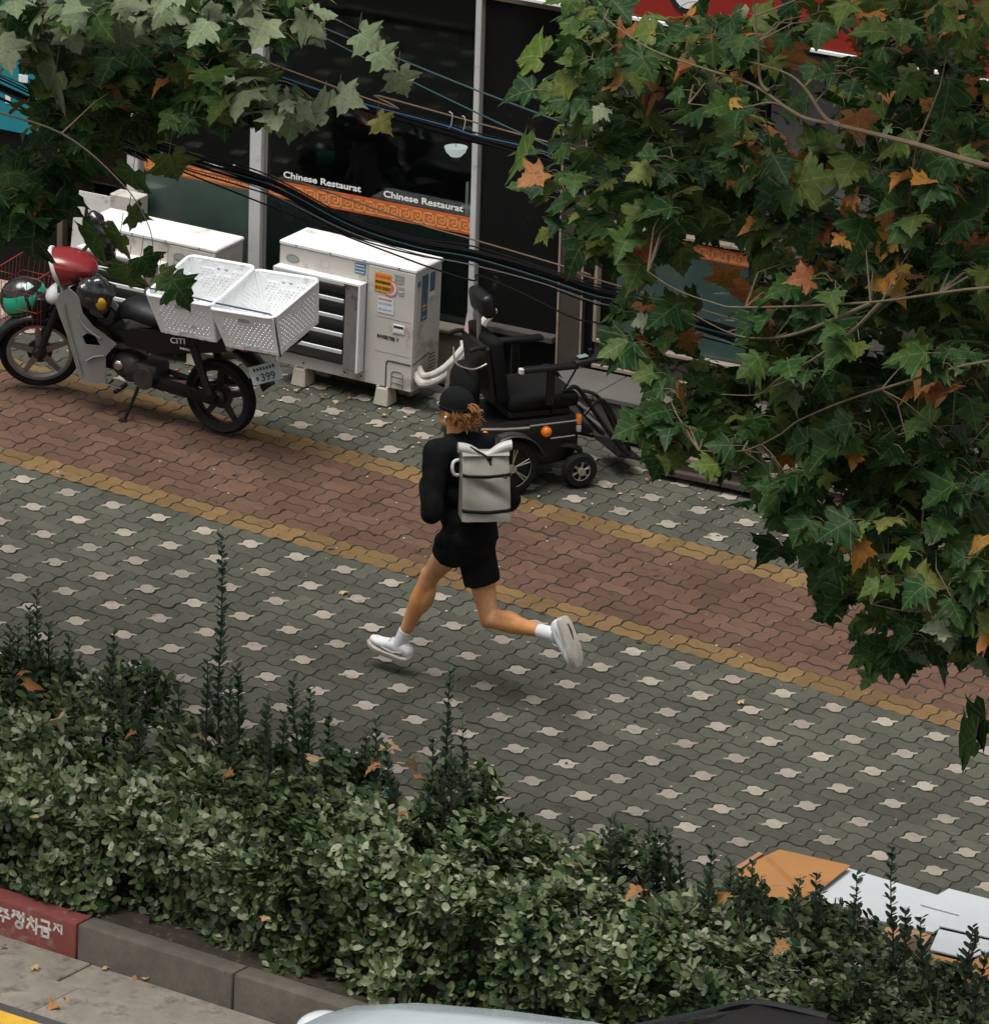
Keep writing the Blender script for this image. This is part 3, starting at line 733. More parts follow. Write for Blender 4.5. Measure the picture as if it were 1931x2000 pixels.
def disc(par, x, z, r, mat, d=SP, name='sticker', ry=None, r_in=0.0):
    m = MB(); n = 24; ry = ry or r
    P = [(x + r * cos(2 * pi * k / n), z + ry * sin(2 * pi * k / n)) for k in range(n)]
    if r_in:
        Q = [(x + r_in * cos(2 * pi * k / n), z + r_in * sin(2 * pi * k / n)) for k in range(n)]
        m.add([(a, d - .0006, b) for a, b in P] + [(a, d - .0006, b) for a, b in Q], [(k, (k + 1) % n, n + (k + 1) % n, n + k) for k in range(n)])
    else: m.prism(P, d, d - 0.0008, lambda a, b, h: (a, h, b))
    return m.build(name, mat, par, smooth=0)
# service panel
disc(ac1, 0.805, 0.770, 0.058, ST['wht']); disc(ac1, 0.805, 0.770, 0.056, ST['pink'], SP - 0.0009, r_in=0.047, name='ring_print'); disc(ac1, 0.80, 0.77, 0.036, ST['pink'], SP - .0009, name='faded_disc')
y = sticker(ac1, 0.695, 0.735, 0.815, 0.855, ST['yel'], SP - 0.0018)
lines(y, 0.702, 0.81, (0.823,), ST['red'], 0.02, SP - 0.0034); lines(y, 0.70, 0.812, (0.787,), ST['dk'], 0.018, SP - 0.0034, 0.002); lines(y, 0.70, 0.812, (0.748,), ST['dk'], 0.022, SP - 0.0034)
w = sticker(ac1, 0.722, 0.60, 0.838, 0.705, ST['wht']); lines(w, 0.728, 0.83, (0.682,), ST['red'], 0.011); lines(w, 0.728, 0.832, (0.652, 0.615), ST['bl2'], 0.014)
for a in ((0.835, 0.852, 0.905, 0.865), (0.835, 0.83, 0.905, 0.845), (0.835, 0.81, 0.9, 0.822)): sticker(ac1, a[0], a[1], a[2], a[3], ST['grey'])
sticker(ac1, 0.868, 0.735, 0.905, 0.79, ST['grey'])
sticker(ac1, 0.868, 0.757, 0.90, 0.765, ST['wht'], SP - .001)
b = sticker(ac1, 0.545, 0.815, 0.625, 0.885, ST['blue'], -0.0012); lines(b, 0.55, 0.62, (0.865, 0.845, 0.823), ST['wht'], 0.009, -0.0035)
for x in (0.26, 0.315): sticker(ac1, x, 0.805, x + 0.045, 0.845, M('blank_label', (0.52, 0.51, 0.48), 0.5), -0.0012)
disc(ac1, 0.095, 0.815, 0.048, ST['oval'], -0.0008, 'badge', 0.028); disc(ac1, 0.095, 0.815, 0.04, ST['grey'], -0.0018, 'badge_face', 0.02)
# recessed handle and its white rim
plate('handle_rim', (0.838, -0.010, 0.485), (0.922, -0.0042, 0.545), M_ACW, ac1, 0.004)
plate('handle_recess', (0.846, -0.0115, 0.497), (0.914, -0.0102, 0.520), M_ACW, ac1)
plate('handle_slot', (0.846, -0.0115, 0.521), (0.914, -0.0102, 0.538), ST['dk'], ac1)
lettering('INVERTER V', 0.728, 0.436, 0.03, 0.155, ac1, ST['dk'], SP - 0.0005, 'inverter_lettering', 0.0012)
for z in (0.57, 0.345): plate('crease', (0.71, -0.0052, z), (0.965, -0.0042, z + 0.004), M('enamel_seam', (0.3, 0.28, 0.25), 0.6), ac1)
# valve cover, bottom right corner
m = MB(); arch = [(0.80, 0.128), (0.80, 0.28)] + [(0.82 - 0.02 * cos(a), 0.28 + 0.02 * sin(a)) for a in np.linspace(0, pi / 2, 5)] + [(0.975, 0.30)]
m.tube([(x, -0.006, z) for x, z in arch], 0.004, 6); m.build('valve_cover_seam', ST['dk'], ac1)
m = MB(); m.tube([(0.84, -0.006, 0.135), (0.84, -0.006, 0.225), (0.855, -0.006, 0.24), (0.905, -0.006, 0.24), (0.92, -0.006, 0.225), (0.92, -0.006, 0.135)], 0.003, 6)
for z in (0.165, 0.205): m.tube([(0.84, -0.006, z), (0.92, -0.006, z)], 0.0025, 6)
m.build('cover_ribs', M_STEEL, ac1, kind='stuff')
# right side: labels, screws, vents
def side(name, y0, z0, y1, z1, mat, off=0.0): return plate(name, (W1 + off, y0, z0), (W1 + off + 0.0012, y1, z1), mat, ac1, smooth=0)
a = side('side_label', 0.075, 0.565, 0.15, 0.86, ST['teal'], 0.0005); side('side_label', 0.165, 0.70, 0.235, 0.865, ST['wht'], 0.0005); side('side_label', 0.17, 0.735, 0.23, 0.86, ST['teal'], 0.002)
side('side_label', 0.02, 0.80, 0.06, 0.835, ST['blue'], 0.0005)
for z, mt in ((0.655, ST['yel']), (0.63, ST['grey']), (0.58, ST['grey'])): plate('side_print', (W1 + 0.002, 0.09, z), (W1 + 0.003, 0.135, z + 0.012), mt, ac1, smooth=0)
for k in range(8): plate('vent_slot', (W1 + 0.0005, 0.2, 0.16 + k * 0.022), (W1 + 0.0018, 0.27, 0.166 + k * 0.022), ST['dk'], ac1, smooth=0)
m = MB(); m.tube([(W1 + 0.002, 0.0, 0.30), (W1 + 0.002, 0.19, 0.335), (W1 + 0.002, 0.20, 0.33)], 0.0035, 6); m.build('side_seam', ST['dk'], ac1)
for x in (0.2, 0.5, 0.62, 0.78):
    m = MB(); m.lathe([(0, .002), (.007, .002), (.007, 0)], 8, (x, -0.0005, z0 if False else 0.155), Matrix.Rotation(pi / 2, 3, 'X')); m.build('screw', ST['dk'], ac1)
# concrete foot blocks
M_FOOT = M('cream_foot_block', (0.42, 0.39, 0.31), 0.8, var=0.15, scale=12, spot=(0.22, 0.17, 0.1), spot_amt=0.15, spot_scale=12)
def foot(u, v, label):
    m = MB(); m.box((0, 0, 0.058), (0.105, 0.13, 0.115), bev=0.008, taper=0.78)
    m.box((-0.034, 0, 0.119), (0.02, 0.09, 0.012), bev=0.003); m.box((0.034, 0, 0.119), (0.02, 0.09, 0.012), bev=0.003)
    o = m.build('foot_block', M_FOOT); o.location = (u, v, 0.0); o.rotation_euler = (0, 0, AC1_R); tag(o, label, 'foot block', 'foot blocks under the large air conditioner')
foot(0.235, 2.545, 'left cream foot block under the large air conditioner'); foot(0.835, 2.585, 'right cream foot block under the large air conditioner')
for x in (0.2, 0.8):
    q = Matrix.Rotation(AC1_R, 3, 'Z') @ Vector((x, 0.28, 0)); 
    m = MB(); m.box((0, 0, 0.058), (0.105, 0.1, 0.115), bev=0.008, taper=0.78); o = m.build('foot_block', M_FOOT); o.location = (0.057 + q.x, 2.5 + q.y, 0); tag(o, ('left' if x < .5 else 'right') + ' rear foot block in the shade under the large air conditioner', 'foot block', 'foot blocks under the large air conditioner')
# second unit behind the motorcycle
c2 = fac(-2.37, -0.76, 0)
ac2, _ = aircon('smaller white outdoor air conditioner behind the parked motorcycle', (c2.x, c2.y, 0), radians(5), 0.98, 0.33, 0.10, 0.80, 0.62, 5)
disc(ac2, 0.72, 0.70, 0.045, ST['oval'], SP, 'badge', 0.026); disc(ac2, 0.72, 0.70, 0.036, ST['grey'], SP - .001, 'badge_face', 0.019)
for x in (0.15, 0.83):
    q = Matrix.Rotation(radians(5), 3, 'Z') @ Vector((x, 0.16, 0)); m = MB(); m.box((0, 0, 0.049), (0.1, 0.3, 0.098), bev=0.006)
    o = m.build('foot_block', M_FOOT); o.location = (c2.x + q.x, c2.y + q.y, 0); o.rotation_euler = (0, 0, radians(5)); tag(o, ('left' if x < .5 else 'right') + ' long foot block under the smaller air conditioner', 'foot block', 'foot blocks under the smaller unit')
# lagged pipes from the large unit back to the wall
M_LAG = M('white_pipe_lagging', (0.46, 0.445, 0.41), 0.75, var=0.15, scale=14, bump=0.3, bscale=40, spot=(0.28, 0.25, 0.2), spot_amt=0.15, spot_scale=9)
hp = thing('lagged_pipe', 'white lagged refrigerant pipes looping from air conditioner to the wall', 'pipe')
def crv(P, n=8):
    P = [Vector(p) for p in P]; Q = [P[0]] + P + [P[-1]]; out = []
    for i in range(1, len(Q) - 2):
        a, b, c, d = Q[i - 1], Q[i], Q[i + 1], Q[i + 2]
        for k in range(n):
            t = k / n; out.append(0.5 * ((2 * b) + (c - a) * t + (2 * a - 5 * b + 4 * c - d) * t * t + (3 * b - a - 3 * c + d) * t ** 3))
    out.append(P[-1]); return out
def acp(x, y, z): q = Matrix.Rotation(AC1_R, 3, 'Z') @ Vector((x, y, 0)); return Vector((AC1_L[0] + q.x, AC1_L[1] + q.y, z))
for k, dz in enumerate((0, 0.045)):
    pts = crv([acp(W1, 0.05 + .03 * k, 0.235 + dz * .6), acp(W1 + 0.07, 0.02 + .02 * k, 0.19 + dz), acp(W1 + 0.16, 0.1, 0.24 + dz), acp(W1 + 0.22, 0.22, 0.36 + dz * .7), acp(W1 + 0.26, 0.36, 0.50 + dz * .5), acp(W1 + 0.24, 0.56, 0.56)])
    m = MB(); m.tube(pts, 0.027 if k == 0 else 0.022, 10); m.build('pipe', M_LAG, hp)
m = MB()
for t in range(3):
    a = acp(W1 + 0.22 + t * 0.035, 0.24 + t * 0.05, 0.44 - t * 0.01); pts = [a, a + Vector((0.02, -0.01, -0.08)), a + Vector((0.05 + 0.02 * t, -0.02, -0.17)), a + Vector((0.06, 0, -0.22))]
    L = [p + Vector((-0.028, 0, 0)) for p in pts]; Rr = [p + Vector((0.028, 0.01, 0.01)) for p in pts]
    m.add(L + Rr, [(i, i + 1, i + 5, i + 4) for i in range(3)])
o = m.build('loose_wrap', M_LAG, hp, smooth=80); md = o.modifiers.new('t', 'SOLIDIFY'); md.thickness = 0.004
# meter box and white board by the left mullion
bx = thing('meter_box', 'small white electrical box on the mullion above the smaller air conditioner', 'electrical box', BLD_O, BLD_R)
m = MB(); m.span((-2.52, -0.18, 0.70), (-2.31, -0.055, 0.845), bev=0.006); m.build('box', M_ACF, bx)
m = MB(); m.span((-2.345, -0.1835, 0.745), (-2.33, -0.1805, 0.80)); m.build('latch', ST['dk'], bx)
m = MB(); m.span((-2.43, -0.16, 0.373), (-2.40, -0.08, 0.699)); m.build('conduit', M_ALU, bx)
wb = thing('white_board', 'small dirty white board leaning beside the electrical box', 'board', BLD_O, BLD_R)
m = MB(); m.box((-2.675, -0.14, 0.55), (0.29, 0.012, 0.50), R=Matrix.Rotation(radians(-8), 3, 'X'), bev=0.002); m.build('panel', M('dirty_white_board', (0.5, 0.49, 0.46), 0.6, var=0.12, scale=10, spot=(0.28, 0.27, 0.25), spot_amt=0.2, spot_scale=14), wb)
m = MB(); m.span((-2.82, -0.13, 0.3), (-2.53, -0.09, 0.315)); m.build('rail', M_STEEL, wb)
# ================================================================ motorcycle
M_TYRE = M('tyre_rubber', (0.008, 0.008, 0.008), 0.8, spec=.25, var=0.25, scale=14, bump=0.2, bscale=90)
M_RIM = M('cast_silver_wheel', (0.34, 0.33, 0.31), 0.38, 0.7, var=0.2, scale=9)
M_RIMD = M('dark_cast_wheel', (0.022, 0.021, 0.02), 0.45, 0.4, var=0.2)
M_SILV = M('silver_fairing', (0.25, 0.252, 0.24), 0.33, 0.35, var=0.14, scale=4, spot=(0.2, 0.19, 0.17), spot_amt=0.08)
M_BKP = M('black_gloss_fairing', (0.006, 0.006, 0.0065), 0.28, var=0.2, spec=.35)
M_REDP = M('dark_red_fairing', (0.20, 0.018, 0.020), 0.22, var=0.1, coat=0.5)
M_WHTP = M('white_fairing', (0.60, 0.61, 0.59), 0.35, var=0.06)
M_ENG = M('oily_alloy', (0.055, 0.05, 0.044), 0.5, 0.5, var=0.35, scale=16, spot=(0.03, 0.025, 0.02), spot_amt=0.35, spot_scale=12)
M_VINYL = M('black_seat_vinyl', (0.007, 0.007, 0.008), 0.42, spec=.35, var=0.2, bump=0.15, bscale=120)
M_CHR = M('chrome', (0.55, 0.55, 0.54), 0.18, 1.0, var=0.1)
M_WRAP = M('clear_plastic_wrap_over_black', (0.018, 0.019, 0.02), 0.14, var=0.6, scale=18, bump=0.9, bscale=26, spec=0.8)
BO = Vector((-0.93, 1.378, 0)); BR = (radians(6), 0, radians(3.17))
BM = Matrix.Translation(BO) @ Euler(BR).to_matrix().to_4x4()
bike = thing('motorcycle', 'black and silver delivery motorcycle with dark red front parked on the pavement', 'motorcycle', BO, BR)
RY = Matrix.Rotation(pi / 2, 3, 'X')
STEER = radians(32); HEAD = Vector((0.20, 0, 0.72))
AXS = Vector((0.40, 0, 1)).normalized()
SM = Matrix.Translation(HEAD) @ Matrix.Rotation(STEER, 4, AXS) @ Matrix.Translation(-HEAD)
def steer(mb): mb.v = [tuple(SM @ Vector(v)) for v in mb.v]; return mb
def wheel(par, name, c, r, tw, rimmat, spokes=5, st=False, ring=0.205):
    k = lambda mb: steer(mb) if st else mb
    c = Vector(c)
    m = MB(); m.lathe([(ring - .012, -.025), (ring + .006, -.027), (ring + .012, -.02), (ring, 0), (ring + .012, .02), (ring + .006, .027), (ring - .012, .025), (ring - .018, .012), (ring - .018, -.012), (ring - .012, -.025)], 36, c, RY)
    for i in range(spokes):
        a = 2 * pi * i / spokes + 0.3
        d = Vector((cos(a), 0, sin(a))); p = Vector((-sin(a), 0, cos(a)))
        q = [c + d * 0.035 + p * s * .024 + Vector((0, y, 0)) for s in (-1, 1) for y in (-.012, .012)] + [c + d * (ring - .012) + p * s * .013 + Vector((0, y, 0)) for s in (-1, 1) for y in (-.01, .01)]
        m.add(q, [(0, 1, 3, 2), (4, 6, 7, 5), (0, 4, 5, 1), (2, 3, 7, 6), (0, 2, 6, 4), (1, 5, 7, 3)])
    w = k(m).build(name, rimmat, par)
    m = MB(); R0 = r
    m.lathe([(ring + .004, -tw * .6), (R0 - .022, -tw), (R0 - .006, -tw * .72), (R0, -tw * .2), (R0, tw * .2), (R0 - .006, tw * .72), (R0 - .022, tw), (ring + .004, tw * .6)], 48, c, RY)
    k(m).build('tyre', M_TYRE, w)
    m = MB(); m.lathe([(0, -.05), (.03, -.05), (.045, -.03), (.045, .03), (.03, .05), (0, .05)], 20, c, RY); k(m).build('hub', M_ENG, w)
    m = MB(); m.lathe([(0, -.032), (.075, -.032), (.08, -.02), (.08, .0), (0, 0)], 24, c + Vector((0, -.01, 0)), RY); k(m).build('brake_drum', M_RIMD, w)
    return w
wheel(bike, 'front_wheel', (0.01, 0, 0.268), 0.256, 0.036, M_RIM, st=True, ring=.198)
wheel(bike, 'rear_wheel', (1.345, 0, 0.258), 0.244, 0.042, M_RIMD, ring=.188)
# front fork and mudguard (turned with the bars)
for y in (-.075, .075):
    m = MB(); m.tube([(0.01, y, 0.268), (0.06, y, 0.40), (0.19, y * .8, 0.70)], [.021, .024, .022], 10); steer(m).build('fork_leg', M_RIMD, bike)
m = MB(); rings = []
for k in range(15):
    a = radians(20 + k * 10.5); rr = 0.295
    rings.append([Vector((0.01 + (rr - abs(t) ** 2 * .035) * cos(a), t * .062, 0.268 + (rr - abs(t) ** 2 * .035) * sin(a))) for t in (-1, -.6, 0, .6, 1)])
m.loft(rings, closed_ring=False); o = steer(m).build('front_mudguard', M_BKP, bike, 60); md = o.modifiers.new('t', 'SOLIDIFY'); md.thickness = .004
m = MB(); m.box((0.055, 0, 0.60), (0.10, 0.10, 0.16), R=Matrix.Rotation(radians(20), 3, 'Y'), bev=.02, seg=2); steer(m).build('fork_cover', M_BKP, bike)
# indicator nose: white lower front
m = MB(); m.ell((0.165, -0.03, 0.715), (0.085, 0.075, 0.055), Matrix.Rotation(radians(-38), 3, 'Y')); steer(m).build('indicator_nose', M_WHTP, bike, 60)
# headlamp cowl: dark red shell, white rim, lens
m = MB(); rings = []
for k, (x, w, h, z) in enumerate(((0.43, .05, .02, .885), (0.39, .10, .05, .89), (0.31, .125, .082, .895), (0.235, .130, .105, .893), (0.185, .118, .112, .89))):
    rings.append([Vector((x - .25 * sin(a) * h, w * np.sign(cos(a)) * abs(cos(a)) ** .7, z + h * np.sign(sin(a)) * abs(sin(a)) ** .8)) for a in np.linspace(0, 2 * pi, 24, endpoint=False)])
m.loft(rings); steer(m).build('headlamp_cowl', M_REDP, bike, 60)
m = MB(); m.tube([(0.178 - .25 * sin(a) * .115, .118 * cos(a), .895 + .115 * sin(a)) for a in np.linspace(0, 2 * pi, 24, endpoint=False)], .014, 8, closed=True); steer(m).build('cowl_rim', M_WHTP, bike, 60)
m = MB(); m.ell((0.178, 0, .893), (.035, .10, .095)); steer(m).build('headlamp_lens', M('lamp_lens', (0.25, 0.28, 0.27), 0.08, var=0.2, spec=0.8), bike, 60)
m = MB(); m.box((0.19, -0.118, 0.80), (0.02, 0.012, 0.05), bev=.003); steer(m).build('sticker', M('green_label', (0.03, 0.14, 0.10), 0.4), bike)
# bars, muffs wrapped in plastic, levers
m = MB(); m.tube(crv([(0.47, 0.36, 0.89), (0.36, 0.2, 0.90), (0.28, 0, 0.87), (0.36, -0.2, 0.90), (0.47, -0.36, 0.89)], 5), .012, 8); steer(m).build('handlebar', M_BKP, bike)
for s, nm in ((1, 'hand_muff'), (-1, 'hand_muff')):
    m = MB()
    m.ell((0.44, s * .29, 0.89), (0.105, 0.085, 0.10), Matrix.Rotation(radians(20), 3, 'Y'), 24, 16)
    m.ell((0.40, s * .31, 0.97 if s > 0 else .90), (0.075, 0.07, 0.095), None, 20, 12); m.ell((0.45, s * .29, 0.80), (0.07, 0.07, 0.10), Matrix.Rotation(radians(-12), 3, 'Y'), 20, 12)
    m.box((0.47, s * .30, 0.86), (0.13, 0.11, 0.14), R=Matrix.Rotation(radians(25), 3, 'Y'))
    steer(m); me = remesh(m, .012, 3, name='hand_muff')
    me.materials.append(M_WRAP); o = link(nm, me, bike)
    for v in me.vertices:
        n = v.co * 31; k = .009 * (sin(n.x * 1.9 + n.z) * cos(n.y * 2.3) + .6 * sin(n.z * 3.1 + n.x)); v.co += v.normal * k
m = MB(); m.ell((0.47, -.368, 0.85), (.035, .02, .045)); steer(m).build('yellow_patch', M('yellow_tape', (0.5, 0.28, 0.02), 0.5), bike, 60)
m = MB(); m.tube(crv([(0.50, -.33, .82), (0.56, -.33, .72), (0.46, -.26, .60), (0.34, -.16, .58)], 6), .006, 6); steer(m).build('clutch_cable', M_BLK, bike)
for s in (1,):
    m = MB(); m.tube([(0.36, s * .2, .90), (0.36, s * .30, 1.04)], .005, 6); m.ell((0.36, s * .31, 1.06), (.012, .06, .04)); steer(m).build('mirror', M_BKP, bike)
# leg shield (silver), one pressed panel with an opening
SH = [(0.341, 0.815), (0.262, 0.745), (0.224, 0.673), (0.262, 0.59), (0.308, 0.503), (0.36, 0.36), (0.40, 0.24), (0.44, 0.205), (0.53, 0.215), (0.598, 0.24), (0.604, 0.414), (0.64, 0.46), (0.686, 0.514), (0.60, 0.56), (0.52, 0.60), (0.446, 0.673), (0.424, 0.774)]
HO = [(0.439, 0.513), (0.479, 0.546), (0.537, 0.535), (0.568, 0.477), (0.463, 0.466)]
def panel_with_hole(outer, hole, th, yf):
    bm = bmesh.new()
    def lp(P): vs = [bm.verts.new((x, 0, z)) for x, z in P]; return [bm.edges.new((vs[i], vs[(i + 1) % len(vs)])) for i in range(len(vs))]
    e = lp(outer) + (lp(hole) if hole else [])
    bmesh.ops.triangle_fill(bm, edges=e, use_beauty=True)
    r = bmesh.ops.extrude_face_region(bm, geom=list(bm.faces)); nv = [g for g in r['geom'] if isinstance(g, bmesh.types.BMVert)]
    for v in nv: v.co.y += th
    for v in bm.verts: v.co.y += yf(v.co.x, v.co.z)
    bm.verts.index_update(); m = MB(); m.add([v.co.copy() for v in bm.verts], [[v.index for v in f.verts] for f in bm.faces]); bm.free(); return m
for s in (-1, 1):
    yf = lambda x, z: s * (0.12 + 0.06 * sin(max(0, min(1, (x - .22) / .35)) * 2.2) * 0.6) - (0.006 if s > 0 else 0)
    panel_with_hole(SH, HO, 0.006, yf).build('leg_shield', M_SILV, bike, 40)
for s in (-1, 1):
    for q in ([(0.30, .70), (0.335, .56), (0.385, .40), (0.43, .26)], [(0.42, .66), (0.47, .585), (0.58, .53)], [(0.60, .42), (0.53, .40), (0.47, .36)]):
        m = MB(); m.tube(crv([(x, s * (0.1275 + 0.06 * sin(max(0, min(1, (x - .22) / .35)) * 2.2) * 0.6), z) for x, z in q], 4), .006, 6); m.build('shield_rib', M_SILV, bike, 60)
m = MB()
m.loft([[Vector((x, y * 0.12, z)) for y in (-1, -.5, 0, .5, 1)] for x, z in ((0.335, 0.81), (0.262, 0.745), (0.226, 0.673), (0.264, 0.59), (0.31, 0.503), (0.362, 0.36), (0.402, 0.24))], closed_ring=False)
o = m.build('front_fairing', M_SILV, bike, 60); o.modifiers.new('t', 'SOLIDIFY').thickness = .004
m = MB(); m.prism([(0.30, 0.70), (0.43, 0.77), (0.46, 0.66), (0.60, 0.55), (0.64, 0.50), (0.52, 0.44), (0.40, 0.42), (0.33, 0.52)], -0.085, 0.085, lambda x, y, h: (x, h, y)); m.build('inner_shield', M_BKP, bike)
# frame tunnel, engine, side panels
m = MB(); m.tube(crv([(0.25, 0, .72), (0.42, 0, .54), (0.62, 0, .50), (0.85, 0, .56), (1.2, 0, .62)], 5), .045, 10); m.build('frame', M_BKP, bike)
m = MB(); m.ell((0.70, 0, .325), (.14, .10, .10)); m.box((0.80, 0, .31), (.26, .17, .15), bev=.03, seg=2); m.build('engine', M_ENG, bike)
m = MB(); m.lathe([(0, -.02), (.06, -.02), (.07, -.005), (.07, .03), (0, .03)], 20, (0.86, -.10, .31), RY); m.build('clutch_cover', M_ENG, bike)
m = MB(); m.tube([(0.60, 0, .34), (0.50, 0, .335)], [.058, .05], 14)
for k in range(5): m.lathe([(.04, -.003), (.068, -.003), (.068, .003), (.04, .003)], 16, (0.51 + k * .02, 0, .335), Matrix.Rotation(pi / 2, 3, 'Y'))
m.build('cylinder', M_ENG, bike, kind='stuff')
m = MB(); m.ell((0.66, -.10, .35), (.04, .02, .035)); m.build('carburettor_cover', M_CHR, bike, 60)
SD = [(0.62, 0.565), (0.80, 0.625), (1.084, 0.675), (1.35, 0.70), (1.531, 0.705), (1.545, 0.66), (1.425, 0.60), (1.15, 0.535), (0.909, 0.49), (0.72, 0.495)]
for s in (-1, 1):
    panel_with_hole(SD, None, .01 * s, lambda x, z: s * (.10 - .02 * ((x - 1.0) / .5) ** 2)).build('side_cover', M_BKP, bike, 40)
m = MB(); m.prism(SD, -.085, .085, lambda x, y, h: (x, h, y)); m.build('tail_core', M_BKP, bike)
me = text_mesh('CITI', .065, .0012); 
for v in me.vertices: v.co = Vector((v.co.x * .95, -v.co.z, v.co.y * .8 + v.co.x * .12))
me.materials.append(M_WHITE); link('side_lettering', me, bike, loc=(1.06, -.1125, .592))
lines(bike, 1.13, 1.235, (.566,), M_WHITE, .014, -.1125, .004)
# seat
m = MB(); rings = []
for x, w, z, h in ((0.60, .05, .62, .03), (0.66, .10, .69, .06), (0.74, .125, .725, .075), (0.86, .13, .715, .075), (0.96, .13, .71, .07), (1.06, .125, .715, .06), (1.3, .11, .735, .05)):
    rings.append([Vector((x, w * cos(a), z + h * sin(a))) for a in np.linspace(0, 2 * pi, 16, endpoint=False)])
m.loft(rings); m.build('seat', M_VINYL, bike, 60)
# swing arm, chain case, shocks, stand, exhaust, footpegs
m = MB(); m.box((1.10, -.075, .275), (.52, .03, .085), R=Matrix.Rotation(radians(2), 3, 'Y'), bev=.012, seg=2); m.build('chain_case', M_BKP, bike)
m = MB(); m.tube([(0.92, .07, .30), (1.345, .07, .258)], .018, 8); m.tube([(0.92, -.055, .30), (1.345, -.055, .262)], .018, 8); m.build('swing_arm', M_RIMD, bike, kind='stuff')
for s in (-1, 1):
    m = MB(); m.tube([(1.33, s * .10, .30), (1.22, s * .10, .60)], [.022, .03], 10); sh = m.build('shock_absorber', M_RIMD, bike)
m = MB(); m.tube(crv([(0.55, .06, .28), (0.62, .12, .22), (0.9, .13, .22), (1.5, .15, .33)], 5), [.02] * 6 + [.035] * 10, 10); m.build('exhaust', M_CHR, bike)
m = MB(); m.tube([(0.80, -.08, .24), (0.735, -.17, .01)], .011, 8); m.box((0.735, -.175, .004 + .02), (.05, .03, .008)); m.build('side_stand', M_BLK, bike)
for s in (-1, 1):
    m = MB(); m.tube([(0.70, s * .08, .22), (0.70, s * .2, .215)], .015, 8); m.build('footpeg', M_BLK, bike)
m = MB(); m.tube([(0.62, -.10, .24), (0.62, -.15, .23), (0.72, -.16, .23)], .007, 6); m.build('gear_pedal', M_CHR, bike)
# tail: mudguard, lamp, plate, rack
m = MB(); rings = []
for x, z, w in ((1.45, .64, .085), (1.52, .60, .085), (1.60, .535, .08), (1.665, .46, .075), (1.70, .39, .07)):
    rings.append([Vector((x + .012 * (1 - t * t), t * w, z + .012 * (1 - t * t))) for t in (-1, -.5, 0, .5, 1)])
m.loft(rings, closed_ring=False); o = m.build('rear_mudguard', M_BKP, bike, 60); o.modifiers.new('t', 'SOLIDIFY').thickness = .005
m = MB(); m.box((1.56, 0, .655), (.07, .16, .06), bev=.015, seg=2); m.build('tail_lamp', M('red_lens', (0.22, 0.012, 0.010), 0.2, var=0.1, coat=.4), bike)
m = MB(); m.ell((1.50, -.11, .655), (.03, .035, .022)); m.build('indicator', M('clear_lens', (0.42, 0.36, 0.28), 0.2, var=0.1), bike, 60)
PLR = Matrix.Rotation(radians(-28), 3, 'Z') @ Matrix.Rotation(radians(58), 3, 'Y')
pl = MB(); pl.box((0, 0, 0), (.115, .21, .002), bev=.0008); po = pl.build('number_plate', M('white_plate', (0.52, 0.56, 0.54), 0.5, var=0.1, spot=(0.3, 0.3, 0.28), spot_amt=.12, spot_scale=10), bike)
po.matrix_local = Matrix.Translation((1.705, -.04, .505)) @ PLR.to_4x4()
for txt, sz, x, y in (('399', .068, .045, -.045),):
    me = text_mesh(txt, sz, .0012)
    for v in me.vertices: v.co = Vector((-v.co.y, v.co.x, v.co.z)) + Vector((x, y, .0018))
    me.materials.append(M('plate_green', (0.02, 0.07, 0.09), 0.5)); link('plate_lettering', me, po)
m = MB(); r9 = random.Random(4)
for k in range(7):
    y9 = -.08 + k * .022; m.add([(-.022, y9, .0022), (-.022, y9 + .015, .0022), (-.022 - r9.uniform(.014, .024), y9 + .015, .0022), (-.046, y9, .0022)], [(0, 1, 2, 3)])
m.add([(.012, -.075, .0022), (.012, -.058, .0022), (.036, -.058, .0022), (.036, -.075, .0022)], [(0, 1, 2, 3)])
m.build('plate_print', M('plate_green', (0.02, 0.07, 0.09), 0.5), po, smooth=0, kind='stuff')
m = MB()
for s in (-1, 1): m.tube([(0.98, s * .11, .70), (1.05, s * .14, .725), (1.90, s * .14, .735)], .011, 8)
for x in (1.05, 1.25, 1.5, 1.75, 1.9): m.tube([(x, -.14, .73), (x, .14, .73)], .009, 8)
m.build('rack', M_BKP, bike, kind='stuff')
# red wire basket on the front
M_WIRE = M('red_wire', (0.28, 0.05, 0.03), 0.5, var=0.2)
m = MB(); B0, B1, W0, W1_, ZB, ZT = -0.23, 0.09, .13, .165, .47, .83
def bk(u, v, t): return Vector((B0 * (1 + .1 * t) + (B1 - B0) * u + .06 * t, (W0 + (W1_ - W0) * t) * v, ZB + (ZT - ZB) * t))
for t in (0, .33, .66, 1): m.tube([bk(0, -1, t), bk(1, -1, t), bk(1, 1, t), bk(0, 1, t)], .004 if t == 1 else .002, 5, closed=True)
for k in range(9):
    u = k / 8
    for v in (-1, 1): m.tube([bk(u, v, 0), bk(u, v, 1)], .0018, 4)
    v = -1 + 2 * u
    for u2 in (0, 1): m.tube([bk(u2, v, 0), bk(u2, v, 1)], .0018, 4)
    m.tube([bk(u, -1, 0), bk(u, 1, 0)], .0018, 4); m.tube([bk(0, v, 0), bk(1, v, 0)], .0018, 4)
m.build('front_basket', M_WIRE, bike, kind='stuff')
